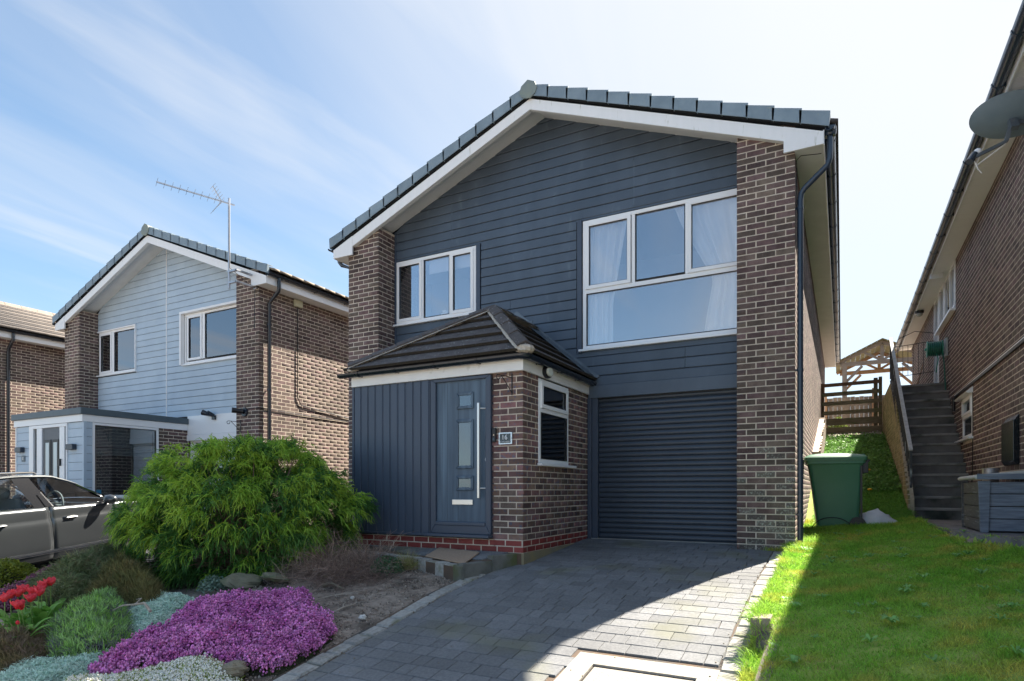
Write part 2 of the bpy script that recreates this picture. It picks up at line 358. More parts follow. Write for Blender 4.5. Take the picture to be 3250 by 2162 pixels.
# ---------------------------------------------------------------- terrain, driveway
def grid_mesh(name, xs, ys, fn, m, **k):
    X, Y = np.meshgrid(xs, ys); Z = fn(X, Y)
    V = np.stack([X.ravel(), Y.ravel(), Z.ravel()], 1); nx = len(xs); ny = len(ys)
    i, j = np.meshgrid(np.arange(nx-1), np.arange(ny-1)); a = (j*nx+i).ravel()
    F = np.stack([a, a+1, a+nx+1, a+nx], 1)
    return np_mesh(name, V, F, m, smooth=True, **k)
xs = np.concatenate([[-900, -400, -160, -80, -50, -35], np.arange(-25, -10, .5), np.arange(-10, 4, .1), [5, 7, 10, 16, 30, 60, 160, 400, 900]])
ys = np.concatenate([[-300, -120, -40, -15, -8], np.arange(-4, 1.5, .5), np.arange(1.5, 9.9, .1), np.arange(10, 22, .4), [24, 28, 35, 60, 120, 300, 1200]])
def Hn(X, Y):
    Z = H(X, Y)
    n = .012*np.sin(X*7.3+Y*3.1)*np.sin(Y*8.9-X*2.7)+.008*np.sin(X*19+2)*np.sin(Y*23+1)+.006*np.sin(X*37+Y*11)
    return Z+n*(X < -3.8)*(X > -30)-.012*(X > -.55)*(X < 12)*(Y < 18)*(Y > 0)
grid_mesh('ground', xs, ys, Hn, M_SOIL, kind='structure', label='brown garden soil and rising ground between the houses')
# driveway: joint sand base, pavers, setts, drain cover
dw = bpy.data.objects.new('driveway', None); link(dw); dw['kind'] = 'structure'; ORG['driveway'] = (0, 0, 0)
dw['label'] = 'charcoal block paved driveway sloping up to the garage'
X0D, X1D = -3.52, -.74
yy = np.concatenate([np.arange(.6, 8.62, .1), [8.62]])
V = []; F = []
for i, y in enumerate(yy):
    V += [(-3.74, y, float(P(y))-.012), (-.55, y, float(P(y))-.012)]
    if i: F.append((2*i-2, 2*i-1, 2*i+1, 2*i))
V2 = [(a, b, c-.08) for a, b, c in V]
n_ = len(V); F = F+[(a+n_, d+n_, c+n_, b+n_) for a, b, c, d in F]+[(2*i-2, 2*i, 2*i+n_, 2*i-2+n_) for i in range(1, len(yy))]+[(2*i-1, 2*i-1+n_, 2*i+1+n_, 2*i+1) for i in range(1, len(yy))]
m_ = MB(); m_.add(V+V2, F); m_.build('paving_bed', M_JOINT, dw)
def paver_box(w, l, h, ch=.0035):
    hw, hl = w/2, l/2; c = ch
    v = [(-hw,-hl,-h),(hw,-hl,-h),(hw,hl,-h),(-hw,hl,-h),(-hw,-hl,-c),(hw,-hl,-c),(hw,hl,-c),(-hw,hl,-c),(-hw+c,-hl+c,0),(hw-c,-hl+c,0),(hw-c,hl-c,0),(-hw+c,hl-c,0)]
    f = []
    for b in (0, 4): f += [(b+i, b+(i+1) % 4, b+4+(i+1) % 4, b+4+i) for i in range(4)]
    return v, f+[(8, 9, 10, 11)]
PMESH = {}
def paver_mesh(w, l, m, nm):
    k = (round(w, 3), round(l, 3), m.name)
    if k not in PMESH:
        v, f = paver_box(w, l, .04); me = bpy.data.meshes.new(nm); me.from_pydata(v, [], f); me.materials.append(m); PMESH[k] = me
    return PMESH[k]
def place_flat(me, nm, parent, x, y, z, slope, yaw=0., roll=0.):
    o = bpy.data.objects.new(nm, me); link(o); o.parent = parent
    o.location = (x-ORG[parent.name][0], y-ORG[parent.name][1], z-ORG[parent.name][2])
    o.rotation_euler = (math.atan(slope), roll, yaw); ORG[o.name] = (x, y, z)
    return o
MANX0, MANX1, MANY0, MANY1 = -1.72, -.74, 3.30, 4.31
pv = []
row = 0; y = .7
while y < 8.60:
    rl = .16 if y+.16 < 8.6 else 8.61-y
    x = X0D+.0; r = random.Random(row*13+5)
    off = r.random()*.1
    first = True
    while x < X1D-.02:
        wd = r.choice([.12, .16, .21, .24, .24, .21])
        if first: wd -= off; first = False
        if x+wd > X1D-.06: wd = X1D-x
        cxp, cyp = x+wd/2, y+rl/2
        if not (MANX0-.02 < cxp < MANX1+.1 and MANY0-.0 < cyp < MANY1+.0):
            pv.append((cxp, cyp, round(wd/.01)*.01-.004, rl-.0045, r.uniform(-.0012, .0012), r.uniform(-.004, .004), r.uniform(-.005, .005)))
        x += wd
    y += .16; row += 1
CA = np.array([-math.sin(TH), math.cos(TH), 0])
def in_view(x, y, z, marg=.04):
    d = -math.sin(TH)*x+math.cos(TH)*y
    if d < .3: return False
    u = (math.cos(TH)*x+math.sin(TH)*y)/d*1965+1625; v = 1555-1965*z/d
    return -3250*marg < u < 3250*(1+marg) and -2162*marg < v < 2162*(1+marg)
vis = [p for p in pv if in_view(p[0], p[1], float(P(p[1])))]
vis.sort(key=lambda p: (p[0]**2+p[1]**2)/(p[2]))
big = vis[:300]; rest = set(map(id, pv))-set(map(id, big))
for p in big:
    sl = float((P(p[1]+.08)-P(p[1]-.08))/.16)
    place_flat(paver_mesh(p[2], p[3], M_PAVER, 'paver'), 'paver', dw, p[0], p[1], float(P(p[1]))+p[4]+.002, sl+p[5], 0, p[6])
m_ = MB()
for p in pv:
    if id(p) not in rest: continue
    v, f = paver_box(p[2], p[3], .04); sl = float((P(p[1]+.08)-P(p[1]-.08))/.16)
    z0 = float(P(p[1]))+p[4]+.002
    m_.add([(p[0]+a, p[1]+b, z0+c+b*sl) for a, b, c in v], f)
m_.build('paving', M_PAVER, dw, kind='stuff')
def rough_block(w, l, h, r, ch=.014):
    hw, hl = w/2, l/2; j = lambda s: r.uniform(-s, s)
    v = [(-hw,-hl,-h),(hw,-hl,-h),(hw,hl,-h),(-hw,hl,-h)]
    v += [(sx*hw+j(.006), sy*hl+j(.006), -ch+j(.004)) for sx, sy in ((-1,-1),(1,-1),(1,1),(-1,1))]
    v += [(sx*(hw-ch)+j(.006), sy*(hl-ch)+j(.006), j(.004)) for sx, sy in ((-1,-1),(1,-1),(1,1),(-1,1))]
    f = []
    for b in (0, 4): f += [(b+i, b+(i+1) % 4, b+4+(i+1) % 4, b+4+i) for i in range(4)]
    return v, f+[(8, 9, 10, 11)]
settm = []
for k in range(7):
    r = random.Random(k); v, f = rough_block(.155, .19, .09, r); me = bpy.data.meshes.new('kerb_sett'); me.from_pydata(v, [], f); me.materials.append(M_SETT); settm.append(me)
for xk, y0, y1, dzk in ((-.655, 1.2, 8.1, .006), (-3.615, 1.2, 6.4, .008)):
    y = y0; k = 0
    while y < y1:
        if not (xk > -2 and MANY0-.05 < y < MANY1-.1 and False):
            sl = float((P(y+.1)-P(y-.1))/.2)
            place_flat(settm[k % 7], 'kerb_sett', dw, xk+random.uniform(-.008, .008), y, float(P(y))+dzk+random.uniform(-.003, .003), sl, random.uniform(-.03, .03))
        y += .2; k += 1
# recessed drain cover in a pale concrete surround
dc = thing('drain_cover', (-1.24, 3.8, float(P(3.8))), 'pale concrete inspection cover set in the lower driveway', 'drain cover')
def slab(x0, x1, y0, y1, dz, th, name, m, parent):
    v = [(x0, y0, float(P(y0))+dz), (x1, y0, float(P(y0))+dz), (x1, y1, float(P(y1))+dz), (x0, y1, float(P(y1))+dz)]
    b = MB().extrude_poly(v, (0, 0, -th)); return b.build(name, m, parent)
fw = .16
slab(MANX0, MANX1+.02, MANY1-fw, MANY1, .004, .08, 'surround', M_SLABP, dc)
slab(MANX0, MANX1+.02, MANY0, MANY0+fw, .004, .08, 'surround', M_SLABP, dc)
slab(MANX0, MANX0+fw, MANY0+fw+.001, MANY1-fw-.001, .004, .08, 'surround', M_SLABP, dc)
slab(MANX1-fw+.06, MANX1+.02, MANY0+fw+.001, MANY1-fw-.001, .004, .08, 'surround', M_SLABP, dc)
slab(MANX0+fw+.02, MANX1-fw+.045, MANY0+fw+.02, MANY1-fw-.028, -.004, .05, 'lid', mat('sand_infill', (.30, .27, .23), (.38, .345, .30), 60, .95, .6, 90), dc)
slab(MANX0+fw, MANX1-fw+.06, MANY0+fw, MANY1-fw, -.0105, .06, 'tray', mat('cover_gap_dark', (.035, .03, .025), rough=.95), dc)  # dark ring showing in the gap round the lid
# neighbouring drive and street
def sheet(name, x0, x1, y0, y1, dz, m, lab):
    yv = [y0+(y1-y0)*i/24 for i in range(25)]; V = []; F = []
    for i, y in enumerate(yv):
        V += [(x0, y, float(P(y))+dz), (x1, y, float(P(y))+dz)]
        if i: F.append((2*i-2, 2*i-1, 2*i+1, 2*i))
    return MB().add(V, F).build(name, m, None, kind='structure', label=lab)
sheet('drive', -13.2, -9.45, -1, 8.9, -.085, M_ROADM, 'dark asphalt drive under the parked car')
box('road', M_ROADM, None, -60, 60, -14, -6.5, -2.9, -2.49, kind='structure', label='asphalt street in front of the houses')
box('pavement', mat('pavement_concrete', (.30, .29, .27), (.38, .37, .35), 3, .9), None, -60, 60, -6.5, -3.2, -2.9, -2.42, kind='structure', label='pale concrete pavement along the street')
V = []; F = []
for i, yq in enumerate([-3.19, -2, -1, -.4, .2, .58]):
    V += [(-60, yq, float(P(yq))+.03), (60, yq, float(P(yq))+.03)]
    if i: F.append((2*i-2, 2*i-1, 2*i+1, 2*i))
MB().add(V, F).build('bounce_strip', mat('bounce_concrete', (.40, .385, .355), (.48, .465, .43), 3, .9), None, kind='structure', label='unseen pale concrete strip added to bounce sunlight onto the house fronts')  # unseen sheet added to bounce sunlight onto the house fronts and garden
# concrete path between lawn and neighbour
m_ = MB()
pts = [(1.79, 6.6), (1.79, 12.0), (.93, 12.0), (.96, 9.4), (1.08, 8.4), (1.22, 7.8), (1.48, 7.25)]
m_.prism(pts, 'z', -.55, -.455); m_.build('path', mat('path_concrete', (.17, .16, .16), (.25, .24, .235), 10, .9, .5, 80, c3=(.10, .095, .09), c3scale=4, c3lo=.5, c3hi=.7), None, kind='structure', label='grey concrete path at the foot of the steps')
# ---------------------------------------------------------------- bricks
def brick_tpl(w, h, t=.03, c=.001):
    # u, n(outward), z ; front face at n=0
    hw, hh = w/2, h/2
    v = [(-hw,-t,-hh),(hw,-t,-hh),(hw,-t,hh),(-hw,-t,hh),(-hw,-c,-hh),(hw,-c,-hh),(hw,-c,hh),(-hw,-c,hh),(-hw+c,0,-hh+c),(hw-c,0,-hh+c),(hw-c,0,hh-c),(-hw+c,0,hh-c)]
    f = []
    for b in (0, 4): f += [(b+i, b+(i+1) % 4, b+4+(i+1) % 4, b+4+i) for i in range(4)]
    return v, f+[(8, 9, 10, 11)]
ORI = {0: ((1, 0), (0, -1)), 1: ((0, 1), (1, 0)), 2: ((0, -1), (-1, 0))}   # u dir, outward normal
BMESH = {}
def course_bricks(out, ori, ox, oy, Lg, z0, z1, phase, parent, m, holes=(), top=None, lower=None):
    """bricks of one wall face; (ox,oy) is the start of the face, u runs along ORI u"""
    ud, nd_ = ORI[ori]; n0 = int(math.floor(z0/.075)); r = random.Random(int(ox*100+oy*10+Lg*7))
    for n in range(n0, int(z1/.075)+1):
        za = n*.075+.006; zb = za+.063
        if za < z0-.02 or zb > z1+.02: continue
        u = -.1125*((n+phase) % 2)-0.0
        while u < Lg-.01:
            a = max(u+.006, .0); b = min(u+.219, Lg); u += .225
            if b-a < .035: continue
            segs = [(a, b)]
            for h in holes:
                if zb > h[2]+.01 and za < h[3]-.01:
                    ns = []
                    for s0, s1 in segs:
                        if s1 <= h[0] or s0 >= h[1]: ns.append((s0, s1)); continue
                        if h[0]-s0 > .03: ns.append((s0, h[0]))
                        if s1-h[1] > .03: ns.append((h[1], s1))
                    segs = ns
            for s0, s1 in segs:
                um = (s0+s1)/2; X = ox+ud[0]*um; Y = oy+ud[1]*um
                if top and zb-.03 > top(X, Y): continue
                if lower is not None and zb < lower(X, Y)-.02: continue
                mm = m(X, Y, (za+zb)/2, r) if callable(m) else m
                out.append((X+nd_[0]*r.uniform(-.0004, .0004), Y+nd_[1]*r.uniform(-.0004, .0004), (za+zb)/2, ori, round(s1-s0, 3), zb-za-r.uniform(0, .003), parent, mm))
def emit_bricks(out, root, limit=300):
    sc = []
    for b in out:
        ud, nn = ORI[b[3]]; p = np.array(b[:3]); d = np.linalg.norm(p)
        c = -(p[0]*nn[0]+p[1]*nn[1])/d
        s = b[4]*b[5]*max(c, 0)/d**2 if in_view(b[0], b[1], b[2], .0) else 0
        sc.append(s)
    order = np.argsort(-np.array(sc)); solo = [i for i in order[:limit] if sc[i] > 1e-7]; ss = set(solo)
    rotz = {0: 0, 1: PI/2, 2: -PI/2}
    for i in solo:
        x, y, z, ori, w_, h_, par, mm = out[i]
        key = (round(w_/.01), mm.name)
        if key not in BMESH:
            v, f = brick_tpl(round(w_/.01)*.01, .0625); me = bpy.data.meshes.new('brick')
            me.from_pydata([(a, -b, c) for a, b, c in v], [], [tuple(reversed(q)) for q in f]); me.materials.append(mm); BMESH[key] = me
        o = bpy.data.objects.new('brick', BMESH[key]); link(o); o.parent = par; g = ORG[par.name]
        o.location = (x-g[0], y-g[1], z-g[2]); o.rotation_euler = (0, 0, rotz[ori])
    mats = []; V = []; F = []; MI = []; n = 0
    for i, b in enumerate(out):
        if i in ss: continue
        x, y, z, ori, w_, h_, par, mm = b; ud, nn = ORI[ori]
        if mm not in mats: mats.append(mm)
        v, f = brick_tpl(w_, h_); v = np.array(v)
        V.append(np.stack([x+ud[0]*v[:, 0]+nn[0]*v[:, 1], y+ud[1]*v[:, 0]+nn[1]*v[:, 1], z+v[:, 2]], 1))
        F.append(np.array(f)+n); n += 12; MI += [mats.index(mm)]*9
    if V:
        o = np_mesh('brickwork', np.concatenate(V), np.concatenate(F), mats[0], root, kind='stuff')
        for mm in mats[1:]: o.data.materials.append(mm)
        o.data.polygons.foreach_set('material_index', MI)
# ---------------------------------------------------------------- houses
XL, XR, XC = -7.58, -.50, -4.02
YF, YC, YB, YV = 8.17, 8.62, 22.9, 8.09
def barge_bot(x): return 5.55-.402*abs(x-XC)
def barge_top(x): return 5.705-.397*abs(x-XC)
def soffz(x): return 5.70-.400*abs(x-XC)
def tilez(x): return 5.86-.394*abs(x-XC)
def gutter(parent, x, y0, y1, z, side, m, r=.056, br=.9, axis='y', nm='gutter'):
    """half round gutter along y (or x), opening upwards; side=+1 outer lip towards +"""
    b = MB(); prof = [(math.cos(a), math.sin(a)) for a in [PI+PI*k/8 for k in range(9)]]
    prof = [(c*r, s*r) for c, s in prof]+[(c*(r-.004), s*(r-.004)) for c, s in prof[::-1]]
    if axis == 'y': b.prism([(x+c, z+s) for c, s in prof], 'y', y0, y1)
    else: b.prism([(x+c, z+s) for c, s in prof], 'x', y0, y1)
    g = b.build(nm, m, parent, smooth=True)
    k = y0+.35
    while k < y1:
        q = MB(); rr = r+.006
        pr = [(math.cos(a)*rr, math.sin(a)*rr) for a in [PI+PI*j/8 for j in range(9)]]; pr2 = [(c*(r+.001)/rr, s*(r+.001)/rr) for c, s in pr[::-1]]
        q.prism([(x+c, z+s) for c, s in pr+pr2], 'y' if axis == 'y' else 'x', k-.016, k+.016)
        if axis == 'y': q.box(x-side*(r+.03), x-side*(r-.004), k-.014, k+.014, z-.055, z+.0)
        else: q.box(k-.014, k+.014, x-side*(r+.03), x-side*(r-.004), z-.055, z)
        q.build('bracket', m, g); k += br
    return g
def pipe(parent, pts, r, m, clips=(), wall=None, nm='downpipe', n=12):
    b = MB().tube(pts, r, n); o = b.build(nm, m, parent, smooth=True)
    for (x, y, z) in clips:
        q = MB(); q.lathe((x, y, z-.015), [(r+.006, 0), (r+.006, .03)], 12)
        if wall: q.box(min(x, wall), max(x, wall), y-.012, y+.012, z-.01, z+.01)
        q.build('pipe_clip', m, o)
    return o
def window(parent, x0, x1, z0, z1, y, lights, mg, th=.055, transom=None, sill=True, nm='window', depth=.07, m=M_WHITE):
    """upvc window in a y=const wall facing -y. lights: [(x0,x1,z0,z1,opening)]"""
    b = MB(); f = th
    b.box(x0, x1, y-.012, y+depth, z1-f, z1).box(x0, x1, y-.012, y+depth, z0, z0+f).box(x0, x0+f, y-.012, y+depth, z0+f, z1-f).box(x1-f, x1, y-.012, y+depth, z0+f, z1-f)
    w_ = b.build(nm, m, parent, bevel=.006)
    for l in lights:
        a0, a1, c0, c1, op = l
        if op:
            s = .052; q = MB(); yy0, yy1 = y-.032, y+.03
            q.prism([(a0, c0), (a1, c0), (a1, c1), (a0, c1)], 'y', yy0+.02, yy0+.0201) if False else None
            for (p0, p1, p2, p3) in (((a0, c0), (a1, c0), (a1-s, c0+s), (a0+s, c0+s)), ((a1, c0), (a1, c1), (a1-s, c1-s), (a1-s, c0+s)), ((a1, c1), (a0, c1), (a0+s, c1-s), (a1-s, c1-s)), ((a0, c1), (a0, c0), (a0+s, c0+s), (a0+s, c1-s))):
                q.prism([p0, p1, p2, p3], 'y', yy0, yy1)
            sh = q.build('sash', m, w_, bevel=.004)
            MB().box(a0+s-.003, a1-s+.003, y+.0, y+.004, c0+s-.003, c1-s+.003).build('pane', mg, w_)
            g = MB()
            for bx in ((a0+s, a0+s+.007, c0+s, c1-s), (a1-s-.007, a1-s, c0+s, c1-s), (a0+s, a1-s, c0+s, c0+s+.007), (a0+s, a1-s, c1-s-.007, c1-s)): g.box(bx[0], bx[1], y-.02, y-.001, bx[2], bx[3])
            g.build('gasket', M_BLACK, w_)
        else:
            MB().box(a0-.002, a1+.002, y+.012, y+.016, c0-.002, c1+.002).build('pane', mg, w_)
            g = MB()
            for bx in ((a0, a0+.007, c0, c1), (a1-.007, a1, c0, c1), (a0, a1, c0, c0+.007), (a0, a1, c1-.007, c1)): g.box(bx[0], bx[1], y-.008, y+.011, bx[2], bx[3])
            g.build('gasket', M_BLACK, w_)
    if sill: MB().box(x0-.05, x1+.04, y-.065, y+.0, z0-.028, z0+.004).build('window_sill', m, w_, bevel=.004)
    return w_
def mullion(parent, x0, x1, y0, y1, z0, z1, m=M_WHITE):
    return box('mullion', m, parent, x0, x1, y0, y1, z0, z1, bevel=.004)
def curtain(parent, xf, z0, z1, y, m=M_CURT, n=60, nm='curtain', depth=.03, seed=1, freq=46):
    """xf(t)->(xa,xb) at t=0 bottom..1 top"""
    b = MB(); nz = 18; r = random.Random(seed); ph = [r.uniform(0, 6) for _ in range(4)]
    vs = []
    for j in range(nz+1):
        t = j/nz; xa, xb = xf(t)
        for i in range(n+1):
            s = i/n; fold = math.sin(s*freq+ph[0]+.7*math.sin(s*9+ph[1]))*depth*(.7+.3*math.sin(s*17+ph[2]))
            vs.append((xa+(xb-xa)*s, y+fold, z0+(z1-z0)*t))
    fs = [(j*(n+1)+i, j*(n+1)+i+1, (j+1)*(n+1)+i+1, (j+1)*(n+1)+i) for j in range(nz) for i in range(n)]
    b.add(vs, fs); return b.build(nm, m, parent, smooth=True)
def boards(parent, x0, x1, z0, z1, y, pitch, m, holes=(), topf=None, nm='cladding_board', th=.018, gap=.0045, splits=()):
    z = z0; k = 0
    while z < z1-.01:
        zb = min(z+pitch, z1)-gap
        segs = [(x0, x1)]
        for h in holes:
            if zb > h[2]+.005 and z < h[3]-.005:
                ns = []
                for a, b_ in segs:
                    if b_ <= h[0] or a >= h[1]: ns.append((a, b_)); continue
                    if h[0]-a > .01: ns.append((a, h[0]))
                    if b_-h[1] > .01: ns.append((h[1], b_))
                segs = ns
        extra = []
        for h in holes:
            if zb > h[2]+.005 and z < h[3]-.005:
                if h[2]-z > .02: extra.append((max(h[0], x0), min(h[1], x1), z, h[2]))
                if zb-h[3] > .02: extra.append((max(h[0], x0), min(h[1], x1), h[3], zb))
        for ea, eb, ez0, ez1 in extra:
            MB().add([(ea, y-th+.002, ez0), (eb, y-th+.002, ez0), (eb, y-th+.006, ez1), (ea, y-th+.006, ez1), (ea, y, ez0), (eb, y, ez0), (eb, y, ez1), (ea, y, ez1)], [(0, 1, 2, 3), (4, 7, 6, 5), (0, 4, 5, 1), (1, 5, 6, 2), (2, 6, 7, 3), (3, 7, 4, 0)]).build(nm, m, parent)
        for sx in splits:
            if sx[1] <= z <= sx[2]:
                ns = []
                for a, b_ in segs:
                    if a+.1 < sx[0] < b_-.1: ns += [(a, sx[0]-.0025), (sx[0]+.0025, b_)]
                    else: ns.append((a, b_))
                segs = ns
        for a, b_ in segs:
            if topf:
                hw_b = topf(z); hw_t = topf(zb)      # (xmin,xmax) allowed at height
                if hw_b is None: continue
                a0, b0 = max(a, hw_b[0]), min(b_, hw_b[1])
                if b0-a0 < .02: continue
                if hw_t is None: a1 = b1 = (hw_b[0]+hw_b[1])/2; a1 -= .005; b1 += .005
                else: a1, b1 = max(a, hw_t[0]), min(b_, hw_t[1])
                if b1-a1 < .005: a1 = b1 = (a1+b1)/2; a1 -= .003; b1 += .003
            else: a0 = a1 = a; b0 = b1 = b_
            q = MB(); yo = y-th; yt = y-th+.006
            # shiplap: lower edge proud, small chamfer, upper edge tucked in
            v = [(a0, yo+.004, z), (b0, yo+.004, z), (b0, yo, z+.006), (a0, yo, z+.006), (a1, yt, zb-.012), (b1, yt, zb-.012), (b1, y-.004, zb), (a1, y-.004, zb), (a0, y, z), (b0, y, z), (b1, y, zb), (a1, y, zb)]
            q.add(v, [(0, 1, 2, 3), (3, 2, 5, 4), (4, 5, 6, 7), (8, 9, 1, 0), (7, 6, 10, 11), (11, 10, 9, 8), (0, 3, 4, 7, 11, 8), (1, 9, 10, 6, 5, 2)])
            q.build(nm, m, parent)
        z += pitch; k += 1
def roof_tiles(root, name, ox, oy, oz, m, zone, tw=.30):
    """two slopes of flat interlocking tiles; eaves along y"""
    V = []; F = []; n = 0; solo = 0
    for side in (-1, 1):
        sl = math.atan(.394); span = 3.95; nc = 13; g = span/nc/math.cos(sl)
        for c in range(nc):
            d0 = span-(c)*span/nc      # lower edge distance from ridge
            y = 8.14+(.15 if c % 2 else 0)-.0
            first = True
            while y < YB+.15:
                wd = tw/2 if (c % 2 == 0 and first) else tw; first = False
                xa = XC+side*(d0+.03); xb = XC+side*(d0-span/nc); za = tilez(xa)+.030; zb = tilez(xb)+.006
                v = [(xa, y+.0008, za), (xa, y+wd-.0008, za), (xb, y+wd-.0008, zb), (xb, y+.0008, zb), (xa, y+.0008, za-.042), (xa, y+wd-.0008, za-.042), (xb, y+wd-.0008, zb-.03), (xb, y+.0008, zb-.03)]
                V.append(np.array(v)+(ox, oy, oz)); F.append(np.array([(0,1,2,3),(4,7,6,5),(0,4,5,1),(1,5,6,2),(2,6,7,3),(3,7,4,0)])+n); n += 8
                y += wd
    o = np_mesh('roof_tiles', np.concatenate(V), np.concatenate(F), m, root, kind='stuff')
    b = MB()
    b.prism([(XC-3.86, tilez(XC-3.86)-.04), (XC, tilez(XC)-.04), (XC+3.86, tilez(XC+3.86)-.04), (XC+3.86, tilez(XC+3.86)-.10), (XC, tilez(XC)-.10), (XC-3.86, tilez(XC-3.86)-.10)], 'y', YV+.03, YB+.1)
    b.V = [(x+ox, y+oy, z+oz) for x, y, z in b.V]
    b.build('roof', M_DARK, root)
    # ridge tiles
    y = 8.35+oy; k = 0
    while y < YB+oy:
        q = MB(); pr = [(-.13, -.075), (-.06, .015), (0, .04), (.06, .015), (.13, -.075), (.11, -.085), (0, 0), (-.11, -.085)]
        q.prism([(XC+ox+a, 5.90+oz+c) for a, c in pr], 'y', y, y+.44); q.build('ridge_tile', m, root); y += .45; k += 1
def house_shell(root, ox, oy, oz, clad, front=True, brick=M_BRICK, gm=M_GUT, tile=M_TILE, pier_m=None, zb=-1.2, lim=300, gap_wall=True):
    out = []
    sh = lambda b: setattr(b, 'V', [(x+ox, y+oy, z+oz) for x, y, z in b.V]) or b
    Bx = lambda *a: sh(MB().box(*a))
    e = .0013
    # mortar cores (the pieces sit proud of them)
    wr = Bx(XR-.25, XR-e, YC+.02, YB, zb, 4.30).build('wall', M_MORTAR, root)
    wp = Bx(XR-.665+e, XR-e, YF+e, YC+.02, zb, 4.42).build('pier', M_MORTAR, root)
    wl = Bx(XL+e, XL+.665-e, YF+e, YC+.02, zb, 4.46).build('pier', M_MORTAR, root)
    Bx(XL+e, XL+.25, YC+.02, YB, zb, 4.28).build('wall', M_MORTAR, root)
    b = MB(); b.prism([(XL+.25, zb), (XR-.25, zb), (XR-.25, 4.2), (XC, 5.55), (XL+.25, 4.2)], 'y', YB-.25, YB); sh(b).build('wall', M_MORTAR, root)
    pm = pier_m or brick
    topR = lambda X, Y: barge_bot(X-ox)+.30+oz
    course_bricks(out, 0, XR-.665+ox, YF+oy, .665, zb+oz, 4.40+oz, 0, wp, pm, top=topR)
    course_bricks(out, 0, XL+ox, YF+oy, .665, zb+oz, 4.46+oz, 0, wl, brick, top=topR)
    course_bricks(out, 1, XL+.665+ox, YF+oy, .45, zb+oz, 4.46+oz, 1, wl, brick)
    course_bricks(out, 1, XR+ox, YF+oy, YB-YF, zb+oz, 4.05+oz, 1, wr, brick, lower=lambda X, Y: float(P(Y))-.2)
    course_bricks(out, 2, XR-.665+ox, YC+oy, .45, zb+oz, 4.38+oz, 1, wp, brick)
    # ---- roof edge
    roof_tiles(root, 'roof', ox, oy, oz, tile, None)
    for s in (-1, 1):
        xe = XC+s*3.40; xo = XC+s*3.83
        b = MB(); b.prism([(XC, barge_bot(XC)), (xe, barge_bot(xe)), (xe, barge_top(xe)), (XC, barge_top(XC))], 'y', YV, YV+.024)
        sh(b).build('bargeboard', M_WHITED, root)
        b = MB(); b.prism([(xe, 4.04), (xo, 4.04), (xo, barge_top(xo)), (xe, barge_top(xe))], 'y', YV-.008, YV+.02); sh(b).build('box_end', M_WHITED, root)
        b = MB(); b.prism([(XC, soffz(XC)), (xo, soffz(xo)), (xo, soffz(xo)+.012), (XC, soffz(XC)+.012)], 'y', YV+.03, YC+.0); sh(b).build('verge_soffit', M_SOFF, root)
        b = MB(); b.prism([(XC, barge_bot(XC)+.004), (xe, barge_bot(xe)+.004), (xe, barge_bot(xe)+.02), (XC, barge_bot(XC)+.02)], 'y', YV+.025, YF-.001); sh(b).build('verge_lining', M_SOFF, root)
        # side eaves
        xw = XR if s > 0 else XL
        sh(MB().box(min(xw, xo-s*.012), max(xw, xo-s*.012), YV+.03, YB+.1, 4.045, 4.057)).build('eaves_soffit', M_SOFF, root)
        sh(MB().box(min(xo-s*.010, xo+s*.006), max(xo-s*.010, xo+s*.006), YV+.022, YB+.1, 4.04, 4.215)).build('fascia', M_WHITE, root)
        gutter(root, xo+s*.064+ox, YV-.02+oy, YB+.1+oy, 4.235+oz, s, gm)
        # verge caps
        ncap = 13; sp = 3.88
        for c in range(ncap):
            da = sp-c*sp/ncap+.02; db = sp-(c+1)*sp/ncap-.01
            xa, xb = XC+s*da, XC+s*db; za, zb_ = tilez(xa)+.064, tilez(xb)+.034; hh = .150
            pr = [(xa, za), (xb, zb_), (xb, zb_-hh), (xa+s*(-.012), za-hh-.022)]
            jz = random.uniform(-.004, .004); pr = [(a_, b_+jz+random.uniform(-.0015, .0015)) for a_, b_ in pr]
            q = MB(); q.prism(pr, 'y', YV-.04, YV-.028)
            q.prism([(xa, za), (xb, zb_), (xb, zb_-.012), (xa, za-.012)], 'y', YV-.0279, YV+.10)
            q.prism([(xa, za-.0), (xa-s*.01, za-.0), (xa-s*.02, za-hh-.02), (xa-s*.012, za-hh-.022)], 'y', YV-.0279, YV+.01)
            sh(q); q.build('verge_cap', M_VERGE, root)
    q = MB(); q.prism([(XC-.145, 5.80), (XC-.115, 5.885), (XC-.01, 5.955), (XC+.10, 5.90), (XC+.14, 5.81), (XC+.11, 5.735), (XC+.03, 5.685), (XC-.06, 5.70), (XC-.12, 5.74)], 'y', YV-.055, YV-.035)
    q.prism([(XC-.135, 5.81), (XC-.01, 5.945), (XC+.13, 5.82), (XC+.12, 5.80), (XC-.01, 5.925), (XC-.12, 5.79)], 'y', YV-.0349, YV+.3)
    sh(q).build('ridge_end_cap', mat('ridge_cap_mossy', (.20, .25, .25), (.26, .29, .24), 7, .6), root)
    return out
